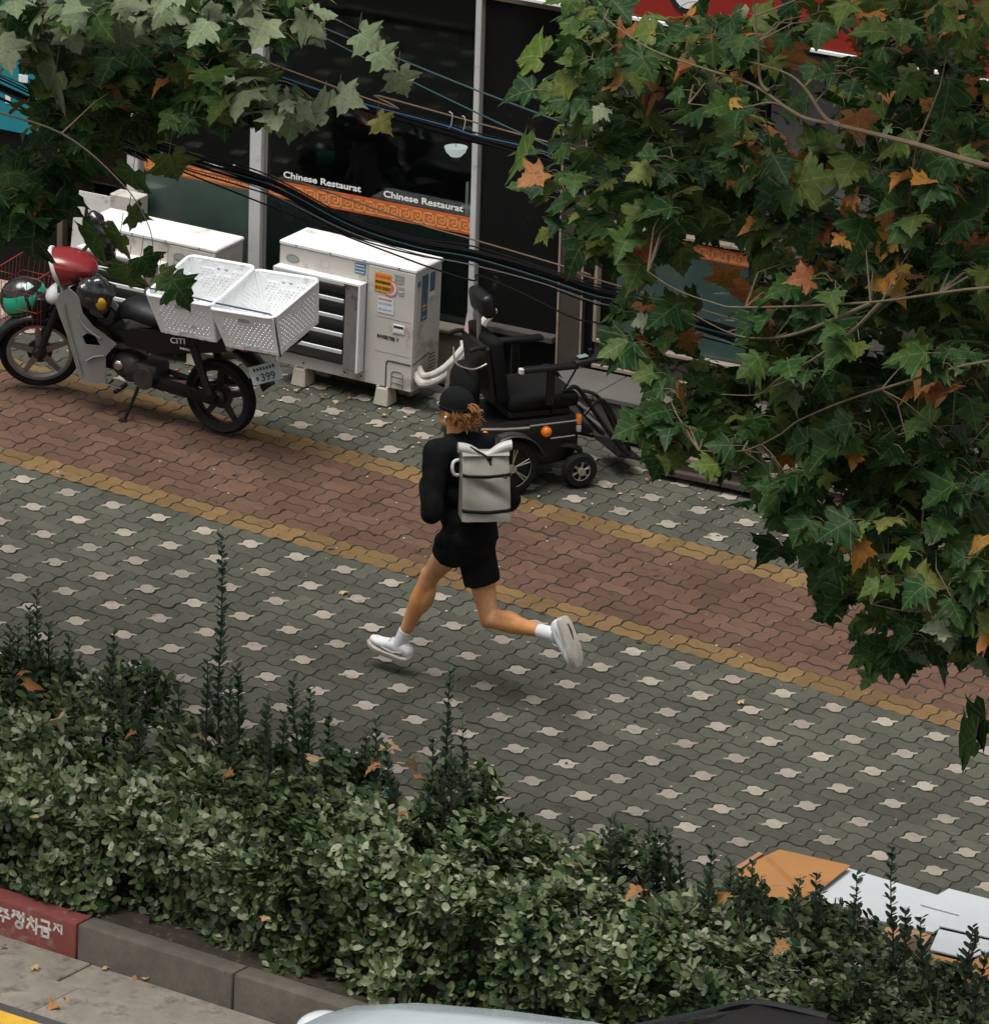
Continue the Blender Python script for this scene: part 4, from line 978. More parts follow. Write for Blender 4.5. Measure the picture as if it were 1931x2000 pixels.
# helmet lying in the basket
HC = BM @ Vector((-0.085, -.02, .612))
hel = thing('helmet', 'green and black open face helmet lying in the red wire basket', 'helmet', HC, (radians(8), radians(-18), radians(40)))
M_HB = M('black_helmet_shell', (0.012, 0.013, 0.014), 0.2, var=0.15, coat=.4); M_HG = M('green_helmet_paint', (0.02, 0.36, 0.21), 0.3, var=0.1, coat=.4)
m = MB(); m.ell((0, 0, 0), (.15, .125, .135), None, 28, 18); m.build('shell', M_HB, hel, 60)
def shell_patch(a0, a1, b0, b1, k=1.012, n=8):
    m = MB(); rings = []
    for i in range(n + 1):
        b = b0 + (b1 - b0) * i / n
        rings.append([Vector((.15 * k * cos(b) * cos(a), .125 * k * cos(b) * sin(a), .135 * k * sin(b))) for a in np.linspace(a0, a1, n + 1)])
    return m.loft(rings, closed_ring=False)
for a0, a1, b0, b1 in ((-2.6, -1.5, -.3, .5), (-.75, .5, -.3, .45), (-1.35, -.9, -.55, .35), (-2.8, .3, -.75, -.42)):
    shell_patch(a0, a1, b0, b1).build('green_panel', M_HG, hel, 60)
shell_patch(-1.3, -.75, .68, 1.0).build('pale_panel', M('pale_mint', (0.42, 0.6, 0.55), 0.3), hel, 60)
shell_patch(-1.25, -.35, .48, .62, 1.03).build('visor_edge', M_HB, hel, 60)

# ---------------------------------------------------------------- crates strapped on the back
M_CRATE = M('white_crate_plastic', (0.88, 0.895, 0.90), 0.42, var=0.05, scale=3, spec=0.4, spot=(0.5, 0.5, 0.5), spot_amt=.06)
def crate(cx, base, label, pitch, extra):
    Lm = BM @ Matrix.Translation((cx, -0.02, base)) @ Euler((radians(8), radians(pitch), radians(extra))).to_matrix().to_4x4()
    t = thing('crate', label, 'crate', Lm.to_translation(), Lm.to_euler(), 'white crates on the motorcycle')
    bx_, by_, tx_, ty_, H = .195, .205, .232, .245, .285
    def P(u, v, h): k = h / H; return Vector((u * (bx_ + (tx_ - bx_) * k), v * (by_ + (ty_ - by_) * k), h))
    def wall(nm, fn, n, holes):
        m = MB(); nz = 15
        for i in range(n):
            for j in range(nz):
                a, b, c, d = (fn(-1 + 2 * i / n, j / nz), fn(-1 + 2 * (i + 1) / n, j / nz), fn(-1 + 2 * (i + 1) / n, (j + 1) / nz), fn(-1 + 2 * i / n, (j + 1) / nz))
                if holes(i / n, j / nz, i, j):
                    ce = (a + b + c + d) / 4; q = [ce + (p - ce) * .40 for p in (a, b, c, d)]
                    m.add([a, b, c, d] + q, [(k, (k + 1) % 4, 4 + (k + 1) % 4, 4 + k) for k in range(4)])
                else: m.add([a, b, c, d], [(0, 1, 2, 3)])
        o = m.build(nm, M_CRATE, t, smooth=0)
        bm = bmesh.new(); bm.from_mesh(o.data); bmesh.ops.remove_doubles(bm, verts=bm.verts, dist=1e-5); bm.to_mesh(o.data); bm.free()
        o.modifiers.new('t', 'SOLIDIFY').thickness = .003
    hl = lambda u, z, i, j: .10 < u < .90 and .12 < z < .80 and not (.36 < u < .64 and z > .62) and (i + j) % 2 == 0
    for s in (-1, 1):
        wall('long_wall', lambda u, z, s=s: P(u, s, z * H), 26, hl); wall('end_wall', lambda u, z, s=s: P(s, u, z * H), 28, hl)
    m = MB(); m.box((0, 0, .003), (bx_ * 2, by_ * 2, .006)); m.build('floor', M_CRATE, t)
    rim = []
    for cxx, cyy, a0 in ((1, 1, 0), (-1, 1, pi / 2), (-1, -1, pi), (1, -1, 3 * pi / 2)):
        for k in range(5):
            a = a0 + k * pi / 8; rim.append(Vector((cxx * (tx_ - .035) + .043 * cos(a), cyy * (ty_ - .035) + .043 * sin(a), H)))
    m = MB(); m.tube(rim, .011, 8, closed=True); m.build('rim', M_CRATE, t, 60)
    for cxx in (-1, 1):
        for cyy in (-1, 1):
            m = MB(); m.tube([P(cxx * .985, cyy * .985, .01), P(cxx * .985, cyy * .985, H - .005)], .012, 8); m.build('corner_post', M_CRATE, t, 60)
    for cyy in (-1, 1):
        m = MB(); m.box(P(0, cyy * 1.012, H * .80), (.085, .006, .026), bev=.003); m.build('grip_slot', M('crate_slot', (0.36, 0.38, 0.4), .5), t)
    return t, Lm
cr1, L1 = crate(1.275, .745, 'front white perforated plastic crate with faint red print on the motorcycle', -3, 0)
cr2, L2 = crate(1.745, .755, 'rear white perforated plastic crate hanging over the motorcycle tail', -5, -2)
m = MB(); r_ = random.Random(3)
for k in range(16):
    x = r_.uniform(-.04, .08); z = r_.uniform(.07, .18); m.add([(x, 0, z), (x + .03, 0, z + .018), (x + .03, 0, z + .023), (x, 0, z + .005)], [(0, 1, 2, 3)])
o = m.build('red_print', M('faded_red_print', (0.62, 0.36, 0.35), .6), cr1, smooth=0, kind='stuff'); o.location = (0, -.2355, 0); o.rotation_euler = (radians(-8) * -1 * -1, 0, 0)
# cord tying them down
cord = MB()
pts = [L1 @ Vector((-.24, -.20, .30)), L1 @ Vector((-.05, -.21, .305)), L2 @ Vector((-.2, -.22, .31)), L2 @ Vector((.20, -.235, .302)), L2 @ Vector((.236, -.24, .285)), L2 @ Vector((.222, -.23, .15)), L2 @ Vector((.205, -.214, .0)), L2 @ Vector((.15, -.14, -.02))]
cord.tube(pts, .0055, 6); tag(cord.build('tie_cord', M('navy_cord', (0.012, 0.055, 0.085), .6)), 'dark blue cord tying the white crates to the motorcycle', 'cord')

# ================================================================ power wheelchair
WO = Vector((2.13, 1.86, 0)); WR = (0, 0, radians(57))
wc = thing('power_wheelchair', 'black electric wheelchair with headrest and orange lamps by the step', 'wheelchair', WO, WR)
M_WB = M('black_chair_shell', (0.009, 0.0088, 0.0085), 0.38, var=0.25, spec=.3); M_FAB = M('black_chair_fabric', (0.005, 0.005, 0.005), 0.9, var=0.3, bump=.3, bscale=150, spec=.2)
M_ORL = M('orange_lens', (0.75, 0.17, 0.01), 0.25, var=0.1, coat=.4, emis=.06); M_TRIM = M('silver_trim', (0.40, 0.37, 0.33), 0.3, 0.8, var=0.15)
M_GREYT = M('champagne_wheel_paint', (0.42, 0.38, 0.31), 0.35, 0.6, var=0.1)
def cwheel(x, y, r, ring, n, w, name):
    c = Vector((x, y, r)); m = MB()
    m.tube([c + Vector((ring * cos(a), 0, ring * sin(a))) for a in np.linspace(0, 2 * pi, 32, endpoint=False)], .006, 6, closed=True)
    for k in range(n):
        a = 2 * pi * k / n + .35
        for da in (-.09, .09): m.tube([c + Vector((.022 * cos(a), 0, .022 * sin(a))), c + Vector((ring * cos(a + da), 0, ring * sin(a + da)))], .0045, 5)
    m.lathe([(0, -.02), (.024, -.02), (.024, .02), (0, .02)], 16, c, RY)
    s = -1 if y < 0 else 1
    m.v = [(a, b + s * w * .8, cc) for a, b, cc in m.v]
    o = m.build(name, M_GREYT, wc)
    m = MB(); m.lathe([(ring * .96, -w), (r - .018, -w), (r - .004, -w * .6), (r, 0), (r - .004, w * .6), (r - .018, w), (ring * .96, w)], 40, c, RY); m.build('tyre', M_TYRE, o)
    m = MB(); m.lathe([(0, -.012), (ring, -.012), (ring, .012), (0, .012)], 32, c, RY); m.build('wheel_disc', M_WB, o)
for s in (-1, 1):
    cwheel(0, s * .28, .178, .128, 6, .032, 'drive_wheel'); cwheel(.46, s * .265, .112, .062, 6, .034, 'caster')
    m = MB(); rings = []
    for k in range(12):
        a = radians(18 + k * 13.5); rr = .212
        rings.append([Vector((rr * cos(a), s * (.28 + t), .178 + rr * sin(a))) for t in (-.05, -.02, .03, .055)])
    m.loft(rings, closed_ring=False); o = m.build('mudguard', M('grey_mudguard', (0.05, 0.047, 0.042), .4), wc, 60); o.modifiers.new('t', 'SOLIDIFY').thickness = .005
    m = MB(); m.tube([(-.21, s * .30, .445), (-.06, s * .31, .435), (.10, s * .31, .43)], .009, 6); m.build('chrome_strip', M_TRIM, wc)
    m = MB(); m.tube([(.12, s * .27, .425), (.44, s * .262, .43)], .006, 6); m.build('chrome_strip', M_TRIM, wc)
    m = MB(); m.tube([(.26, s * .262, .33), (.42, s * .262, .335)], .005, 6); m.build('chrome_strip', M_TRIM, wc)
    m = MB(); m.lathe([(0, .02), (.026, .017), (.034, .0), (.034, -.01)], 18, (.235, s * .262, .375), RY if s < 0 else Matrix.Rotation(-pi / 2, 3, 'X')); m.build('side_lamp', M_ORL, wc, 60)
    m = MB(); m.ell((-.19, s * .315, .415), (.022, .014, .022)); m.build('side_lamp', M_ORL, wc, 60)
    m = MB(); m.box((.455, s * .225, .425), (.03, .045, .06), bev=.008, seg=2); m.build('front_lamp', M_ORL, wc)
    m = MB(); m.box((.456, s * .225, .368), (.03, .045, .045), bev=.008, seg=2); m.build('front_lamp', M('clear_lamp', (.5, .48, .42), .2), wc)
    m = MB(); m.tube(crv([(.30, s * .20, .26), (.40, s * .265, .27), (.46, s * .265, .24)], 4), .018, 8); m.tube([(.46, s * .265, .24), (.46, s * .265, .112)], .016, 8); m.build('caster_fork', M_WB, wc)
    # arm rests
    m = MB(); m.box((.235, s * .275, .785), (.36, .06, .034), bev=.012, seg=2); m.build('armrest', M_VINYL, wc)
    m = MB(); m.box((.24, s * .275, .66), (.05, .022, .22), bev=.004); m.build('armrest_post', M_WB, wc)
    # foot-guard loops
    y0, y1 = (s * .20, s * .06)
    m = MB(); m.tube(crv([(.36, y0, .60), (.42, y0, .625), (.48, y0, .58), (.62, y0, .38), (.76, y0, .20), (.82, y0, .15)], 5), .0135, 8); m.build('leg_guard', M_WB, wc)
    m = MB(); m.tube(crv([(.52, y1 + s * .10, .42), (.60, y1 + s * .06, .475), (.69, y1, .46), (.76, y1, .36), (.88, y1, .13)], 5), .0125, 8); m.build('leg_guard', M_WB, wc)
for x, z in ((.50, .545), (.60, .40), (.68, .30)):
    m = MB(); m.tube([(x, -.20, z), (x, .20, z)], .009, 8); m.build('cross_bar', M_TRIM, wc)
m = MB(); m.box((.83, 0, .125), (.17, .36, .018), R=Matrix.Rotation(radians(14), 3, 'Y'), bev=.006); m.build('footplate', M_WB, wc)
# body and seat
m = MB(); rings = []
for x, w, z0, z1 in ((-.24, .20, .22, .40), (-.20, .235, .17, .43), (.0, .235, .15, .445), (.25, .245, .15, .45), (.42, .245, .17, .455), (.46, .22, .22, .44)):
    rings.append([Vector((x, w * c, z0 + (z1 - z0) * h)) for c, h in ((-1, .15), (-.9, 0), (.9, 0), (1, .15), (1, .85), (.92, 1), (-.92, 1), (-1, .85))])
m.loft(rings); m.build('battery_body', M_WB, wc, 40)
m = MB(); m.box((.21, 0, .475), (.40, .40, .05), bev=.01); m.build('seat_frame', M_WB, wc)
m = MB(); m.box((.23, 0, .548), (.46, .46, .095), bev=.035, seg=3); m.build('seat', M_FAB, wc)
BKR = Matrix.Rotation(radians(-9), 3, 'Y')
m = MB(); m.box((-.06, 0, .76), (.085, .44, .42), R=BKR, bev=.035, seg=3); m.build('backrest', M_FAB, wc)
m = MB(); m.box((-.115, 0, .74), (.03, .40, .36), R=BKR, bev=.01); m.build('back_shell', M_WB, wc)
m = MB(); m.tube([(-.12, 0, .88), (-.13, 0, 1.10)], .016, 8); m.build('headrest_post', M_TRIM, wc)
m = MB(); m.box((-.11, 0, 1.145), (.085, .26, .15), R=Matrix.Rotation(radians(-12), 3, 'Y'), bev=.035, seg=3); m.build('headrest', M_VINYL, wc)
m = MB(); m.prism([(-.032, .0), (.032, .0), (0, .12)], 0, .003, lambda x, y, h: (-.165 - h, .09 + x, .93 + y)); m.build('reflector', M('pale_pink_reflector', (.62, .45, .43), .4), wc, smooth=0)
m = MB(); m.tube([(-.135, .03 + .0, .925), (-.135, .02, .96)], .004, 5); m.build('reflector_stem', M_WB, wc)
for s in (-1, 1):
    m = MB(); m.tube(crv([(-.10, s * .17, .90), (-.19, s * .17, .915), (-.25, s * .17, .90)], 4), .015, 8); m.build('push_handle', M_BLK, wc)
m = MB(); m.tube(crv([(-.20, .20, .80), (-.24, .05, .75), (-.22, -.16, .78), (-.15, -.2, .82)], 5), .006, 6); m.build('strap', M_TRIM, wc)
m = MB(); m.ell((-.20, .0, .64), (.075, .17, .14)); m.box((-.2, 0, .6), (.10, .3, .16), bev=.03, seg=2)
me = remesh(m, .012, 4, name='rear_bag'); me.materials.append(M_FAB); link('rear_bag', me, wc)
for y, w in ((.13, .03), (.06, .02), (-.02, .025)):
    m = MB(); P_ = [Vector((-.245, y, .70)), Vector((-.262, y + .01, .55)), Vector((-.255, y - .01, .42)), Vector((-.25, y, .33))]
    m.add([p + Vector((0, -w, 0)) for p in P_] + [p + Vector((0, w, 0)) for p in P_], [(i, i + 1, i + 5, i + 4) for i in range(3)]); o = m.build('hanging_strap', M('brown_webbing', (.10, .075, .06), .9, var=.3), wc, 60); o.modifiers.new('t', 'SOLIDIFY').thickness = .003
# joystick controller
m = MB(); m.box((.47, -.275, .815), (.17, .075, .035), R=Matrix.Rotation(radians(-8), 3, 'Y'), bev=.012, seg=2); j = m.build('controller', M_PLAST, wc)
m = MB(); m.tube([(.49, -.275, .83), (.49, -.275, .87)], [.008, .012], 8); m.ell((.49, -.275, .878), (.014, .014, .01)); m.build('joystick', M_BLK, j)
m = MB(); m.box((.44, -.275, .842), (.06, .05, .003), R=Matrix.Rotation(radians(-8), 3, 'Y')); m.build('display', M('lcd_grey', (.16, .22, .22), .3), j)
m = MB(); m.box((.045, -.275, .782), (.028, .036, .034), bev=.004); m.build('white_tag', M('white_tag_card', (.5, .48, .45), .6), wc)
m = MB(); m.tube(crv([(.42, -.27, .79), (.36, -.25, .66), (.30, -.22, .52), (.28, -.2, .45)], 5), .006, 6); m.build('cable', M_BLK, wc)
m = MB(); m.tube([(.47, .0, .26), (.64, .0, .27)], .03, 8); m.box((.57, 0, .29), (.10, .12, .07), R=Matrix.Rotation(radians(30), 3, 'Y'), bev=.015); m.build('tilt_motor', M_WB, wc)
# ================================================================ the runner
from mathutils import noise as mnoise
person = thing('person', 'runner in black cap, jacket and shorts mid-stride in white shoes', 'person', (4.0, -1.15, 0))
PO = Vector((4.0, -1.15, 0))
M_SKIN = M('tanned_skin', (0.58, 0.255, 0.092), 0.5, var=0.2, scale=7, bump=.2, bscale=45, spec=.4, spot=(.62, .36, .22), spot_amt=.42, spot_scale=4)  # tanned skin with paler patches
M_BLKJ = M('black_jacket_cloth', (0.0045, 0.005, 0.0055), 0.8, var=0.3, scale=9, bump=.25, bscale=22, spec=.12)
M_BLKS = M('black_running_shorts', (0.0035, 0.0038, 0.0042), 0.85, var=0.3, scale=9, bump=.3, bscale=25, spec=.2)
M_HAIR = M('auburn_hair', (0.25, 0.098, 0.024), 0.55, var=0.5, scale=40)
M_SHOE = M('white_knit_shoe', (0.68, 0.68, 0.67), 0.7, var=0.08, scale=20, bump=.3, bscale=160)
M_SOLE = M('worn_pale_sole', (0.45, 0.41, 0.35), 0.8, var=0.25, scale=25, bump=.5, bscale=110)
M_SOCK = M('white_ribbed_sock', (0.66, 0.67, 0.68), 0.85, var=0.06, bump=.4, bscale=180)
V = Vector
# joints (world metres)
pel = V((4.0, -1.15, .95)); chest = V((3.93, -1.16, 1.30)); neck = V((3.885, -1.15, 1.50)); head = V((3.865, -1.15, 1.645))
lhip, rhip = V((3.985, -1.215, .93)), V((3.975, -1.085, .92))
lkn, lan = V((3.745, -1.15, .622)), V((3.562, -1.15, .172))
rkn, ran = V((4.125, -1.10, .45)), V((4.575, -1.145, .482))
lsh, rsh = V((3.865, -1.315, 1.425)), V((3.985, -.99, 1.405))
lel, lwr = V((3.93, -1.43, 1.125)), V((3.80, -1.29, 1.225))
rel_, rwr = V((4.10, -.93, 1.10)), V((3.88, -.86, 1.08))
def lerp(a, b, t): return a + (b - a) * t
def limb(mb, a, b, prof):
    mb.cap_chain([lerp(a, b, t) for t, r in prof], [r for t, r in prof])
def off(mb, a, b, t, d, r, sc=(1, 1, 1.6)):
    """muscle belly beside a bone"""
    ax = (b - a).normalized(); c = lerp(a, b, t) + d; q = ax.to_track_quat('Z', 'X').to_matrix(); mb.ell(c, (r * sc[0], r * sc[1], r * sc[2]), q, 12, 8)
B = MB()
limb(B, lhip, lkn, ((0, .088), (.3, .084), (.6, .071), (.85, .058), (1, .055)))
limb(B, lkn, lan, ((0, .054), (.15, .053), (.35, .057), (.6, .045), (.85, .034), (1, .034)))
off(B, lkn, lan, .33, V((.040, 0, .010)), .047, (1, 1, 2.3)); off(B, lhip, lkn, .45, V((-.025, 0, .02)), .055)
B.ell(lkn + V((-.014, 0, .006)), (.045, .046, .05))
limb(B, rhip, rkn, ((0, .090), (.3, .085), (.6, .072), (.85, .060), (1, .056)))
limb(B, rkn, ran, ((0, .055), (.15, .053), (.35, .057), (.6, .045), (.85, .035), (1, .034)))
off(B, rkn, ran, .30, V((0, -.004, .030)), .044, (1, 1, 2.3)); off(B, rhip, rkn, .5, V((-.03, 0, 0)), .055)
B.ell(rkn + V((-.012, 0, -.014)), (.046, .047, .048))
B.ell(pel, (.10, .13, .09))
# neck, head with face: the head looks along -x, a little down
limb(B, V((3.90, -1.152, 1.46)), V((3.872, -1.15, 1.58)), ((0, .064), (1, .056)))
hy = V((-1, .05, 0)).normalized(); hs = V((.05, 1, 0)).normalized()      # face direction, towards the far ear
def hp(f, s, z): return head + hy * f + hs * s + V((0, 0, z))
HR = Matrix((hy, hs, V((0, 0, 1)))).transposed()
B.ell(hp(-.012, 0, .022), (.098, .077, .086), HR, 20, 14); B.ell(hp(.03, 0, -.035), (.066, .060, .075), HR, 18, 12)
B.ell(hp(.062, 0, -.092), (.03, .034, .024), HR); B.ell(hp(.035, .038, -.075), (.04, .02, .03), HR); B.ell(hp(.035, -.038, -.075), (.04, .02, .03), HR)
B.tube([hp(.088, 0, .012), hp(.108, 0, -.022), hp(.098, 0, -.034)], [.010, .015, .012], 10); B.ell(hp(.104, 0, -.026), (.015, .016, .011), HR)
B.ell(hp(.094, 0, .018), (.015, .05, .012), HR); B.ell(hp(.086, 0, -.058), (.014, .026, .008), HR); B.ell(hp(.084, 0, -.070), (.013, .022, .008), HR)
for s in (-1, 1):
    B.ell(hp(.072, s * .034, -.022), (.022, .022, .02), HR)
    B.ell(hp(-.006, s * .078, -.012), (.020, .009, .032), HR @ Matrix.Rotation(radians(12), 3, 'Y'), 12, 8); B.ell(hp(.004, s * .076, -.038), (.009, .008, .012), HR)
# forearms and hands, five fingers each, loosely closed
def hand(mb, wr, d, palm_n, thumb_s):
    d = d.normalized(); n = palm_n.normalized(); s = d.cross(n).normalized() * thumb_s
    mb.cap_chain([wr, wr + d * .03], [.026, .027])
    mb.ell(wr + d * .065, (.030, .040, .018), Matrix((d, s, n)).transposed(), 14, 8)
    for i, (ln, o) in enumerate(((.036, .030), (.041, .010), (.039, -.010), (.031, -.029))):
        k0 = wr + d * .095 + s * o; k1 = k0 + d * ln * .8 + n * .012; k2 = k1 + n * ln * .75 - d * .004; k3 = k2 - d * ln * .55 + n * .002
        mb.cap_chain([k0, k1, k2, k3], [.0105, .0098, .009, .0082], 8)
    t0 = wr + d * .035 + s * .026; t1 = t0 + d * .03 + s * .018 + n * .012; t2 = t1 + d * .028 - s * .008 + n * .016
    mb.cap_chain([t0, t1, t2], [.013, .0115, .0095], 8)
limb(B, lerp(lel, lwr, .55), lwr, ((0, .036), (1, .027))); hand(B, lwr, lwr - lel + V((0, .05, .0)), V((.1, .6, -.2)), 1)
limb(B, lerp(rel_, rwr, .55), rwr, ((0, .036), (1, .027))); hand(B, rwr, rwr - rel_ + V((0, 0, .04)), V((.1, -.6, -.2)), -1)
rel = lambda c: c - PO
bm_ = remesh(B, .0065, 5, .5, 'body', rel); bm_.materials.append(M_SKIN); link('body', bm_, person)
# eyes, brows, ear bud
for s in (-1, 1):
    m = MB(); m.ell(rel(hp(.084, s * .034, .002)), (.012, .013, .010), HR); e = m.build('eye', M('eye_white', (.6, .58, .55), .2), person, 60)
    m = MB(); m.ell(rel(hp(.0945, s * .034, .002)), (.003, .006, .006), HR); m.build('iris', M('dark_iris', (.03, .02, .015), .2), e, 60)
    m = MB(); m.ell(rel(hp(-.002, s * .088, -.028)), (.008, .006, .008), HR); m.tube([rel(hp(.0, s * .089, -.032)), rel(hp(.004, s * .089, -.055))], .0032, 6); m.build('ear_bud', M('white_ear_bud', (.75, .75, .74), .3), person, 60)
# cap: crown, brim, button
m = MB(); rings = []
for k in range(9):
    a = radians(k * 11.2); rings.append([rel(hp(-.012, 0, .028)) + HR @ V((.108 * cos(a) * cos(t), .088 * cos(a) * sin(t), .104 * sin(a))) for t in np.linspace(0, 2 * pi, 28, endpoint=False)])
m.loft(rings)
low = [[p + V((0, 0, -.022)) for p in rings[0]], rings[0]]
m.loft(low, cap=False)
cap = m.build('cap', M('black_cap_cotton', (0.004, 0.0065, 0.0062), .9, var=.25, bump=.2, bscale=120, spec=.2), person, 60); cap.modifiers.new('t', 'SOLIDIFY').thickness = .003
m = MB(); rings = []
for k in range(7):
    f = k / 6
    rings.append([rel(hp(.070 + .108 * f * (1 - .38 * t * t) - .02 * t * t, .074 * t * (1 - .10 * f), .020 - .012 * f - .022 * t * t)) for t in np.linspace(-1, 1, 11)])
m.loft(rings, closed_ring=False); o = m.build('brim', M('dark_green_brim', (0.010, 0.018, 0.016), .75, var=.2), cap, 60); o.modifiers.new('t', 'SOLIDIFY').thickness = .004
m = MB(); m.ell(rel(hp(-.012, 0, .124)), (.008, .008, .004)); m.build('button', MATS['black_cap_cotton'], cap)
m = MB(); m.box(rel(hp(.075, -.058, .03)), (.004, .012, .014)); m.build('cap_logo', M_WHITE, cap)
# hair: tufts below the cap, swept back
m = MB(); rr = random.Random(5)
for k in range(1250):
    a = rr.gauss(0, .62) + pi
    if abs(a - pi) > 1.45: continue
    z = rr.uniform(-.058, .018); p0 = hp(-.012 + .088 * cos(a), .078 * sin(a), z); outd = (HR @ V((cos(a), sin(a), 0)))
    L = rr.uniform(.014, .036) * (1.5 if rr.random() < .1 else 1) * (1.25 - .35 * abs(a - pi)); cur = V((rr.uniform(-.012, .018), rr.uniform(-.014, .014), 0))
    p1 = p0 + outd * L * rr.uniform(.25, .6) + V((0, 0, -L * rr.uniform(.15, .6))); p2 = p1 + outd * L * rr.uniform(-.05, .6) + cur + V((0, 0, -L * rr.uniform(-.25, .7))); p3 = p2 + cur * .8 + V((0, 0, rr.uniform(-.014, .014)))
    m.tube([rel(p0), rel(p1), rel(p2), rel(p3)], [.0028, .0028, .0022, .0006], 4)
m.build('hair', M_HAIR, person, 60, kind='stuff')
m = MB(); m.ell(rel(hp(-.04, 0, -.015)), (.076, .082, .058), HR); m.build('hair_base', M_HAIR, person, 60)
m = MB()
for k in range(14):
    a = rr.uniform(-.35, .35) + pi; p0 = hp(-.012 + .1 * cos(a), .085 * sin(a), .045 + rr.uniform(-.012, .012)); outd = (HR @ V((cos(a), sin(a), 0)))
    m.tube([rel(p0), rel(p0 + outd * .025 + V((0, 0, .004))), rel(p0 + outd * .05 + V((0, 0, -.015)))], [.007, .006, .001], 5)
m.build('hair_tuft', M_HAIR, person, 60, kind='stuff')
# jacket
J = MB()
tf = V((-.76, .65, 0)); ts = V((.65, .76, 0)); TR = Matrix((tf, ts, V((0, 0, 1)))).transposed()
for z, x, y, a, b in ((1.05, 3.985, -1.153, .125, .165), (1.18, 3.955, -1.157, .13, .172), (1.30, 3.93, -1.158, .135, .185), (1.40, 3.918, -1.155, .12, .18)):
    J.ell((x, y, z), (a, b, .105), TR, 20, 10)
J.cap_chain([V((3.905, -1.153, 1.42)), V((3.893, -1.15, 1.475))], [.095, .076]); J.cap_chain([lsh, V((3.91, -1.15, 1.44)), rsh], [.074, .085, .074])
J.ell(V((3.945, -1.175, 1.455)), (.075, .085, .045), TR)                                    # hood lying on the shoulders
limb(J, lsh, lel, ((0, .078), (.5, .068), (1, .066))); limb(J, lel, lwr, ((0, .066), (.4, .06), (1.05, .045)))
limb(J, rsh, rel_, ((0, .078), (.5, .068), (1, .064))); limb(J, rel_, rwr, ((0, .064), (.4, .058), (.9, .044)))
J.ell(V((3.92, -1.20, .895)), (.10, .11, .07)); J.tube([V((3.99, -1.152, 1.06)), V((4.0, -1.15, .96)), V((4.005, -1.15, .90))], [.150, .160, .163], 28)
jm = remesh(J, .009, 8, .5, 'jacket', rel)
for v in jm.vertices:
    p = v.co; q = Vector((p.x * 9, p.y * 9, p.z * 6)); k = mnoise.noise(q) * .9 + mnoise.noise(q * 2.3 + Vector((3, 1, 7))) * .6
    v.co = p + v.normal * (.013 * k + .004 * abs(mnoise.noise(Vector((p.x * 24 + p.z * 10, p.y * 24 - p.z * 10, p.z * 14)))))
jm.materials.append(M_BLKJ); link('jacket', jm, person)
# shorts: two flared legs and a seat
S = MB(); S.tube([(4.0, -1.15, 1.02), (4.0, -1.15, .95), (3.995, -1.15, .86)], [.145, .158, .152], 28); S.ell((3.99, -1.15, .84), (.125, .15, .08))
def leg_cloth(a, b, t1, r0, r1): S.cap_chain([a, lerp(a, b, t1 * .5)], [r0, (r0 + r1) / 2]); S.tube([lerp(a, b, t1 * .4), lerp(a, b, t1)], [(r0 + r1) / 2, r1], 24)
leg_cloth(lhip, lkn, .42, .108, .098); leg_cloth(rhip, rkn, .60, .112, .104)
sm_ = remesh(S, .009, 9, .5, 'shorts', rel)
# trim the rounded ends flat at the hem
def hem(me, a, b, t, keep_side):
    bm = bmesh.new(); bm.from_mesh(me); ax = (b - a).normalized(); c = rel(lerp(a, b, t))
    near = [f for f in bm.faces if (f.calc_center_median() - c).length < .22]
    geom = list({v for f in near for v in f.verts}) + list({e for f in near for e in f.edges}) + near
    r = bmesh.ops.bisect_plane(bm, geom=geom, plane_co=c, plane_no=ax, clear_outer=False, clear_inner=False)
    dele = [f for f in bm.faces if (f.calc_center_median() - c).dot(ax) > 1e-4 and (f.calc_center_median() - c).length < .16]
    bmesh.ops.delete(bm, geom=dele, context='FACES'); bm.to_mesh(me); bm.free()

sm_.calc_loop_triangles() if hasattr(sm_, 'calc_loop_triangles') else None
for v in sm_.vertices:
    p = v.co; v.co = p + v.normal * (.010 * mnoise.noise(Vector((p.x * 13, p.y * 13, p.z * 7))) + .005 * mnoise.noise(Vector((p.x * 30, p.y * 30, p.z * 12))))
sm_.polygons.foreach_set('use_smooth', [True] * len(sm_.polygons)); sm_.materials.append(M_BLKS)
so = link('shorts', sm_, person); so.modifiers.new('t', 'SOLIDIFY').thickness = .004
m = MB(); m.box(rel(lerp(rhip, rkn, .45)) + V((-.098, -.035, .0)), (.004, .012, .022)); m.build('shorts_logo', M('grey_print', (.3, .3, .3), .5), so)
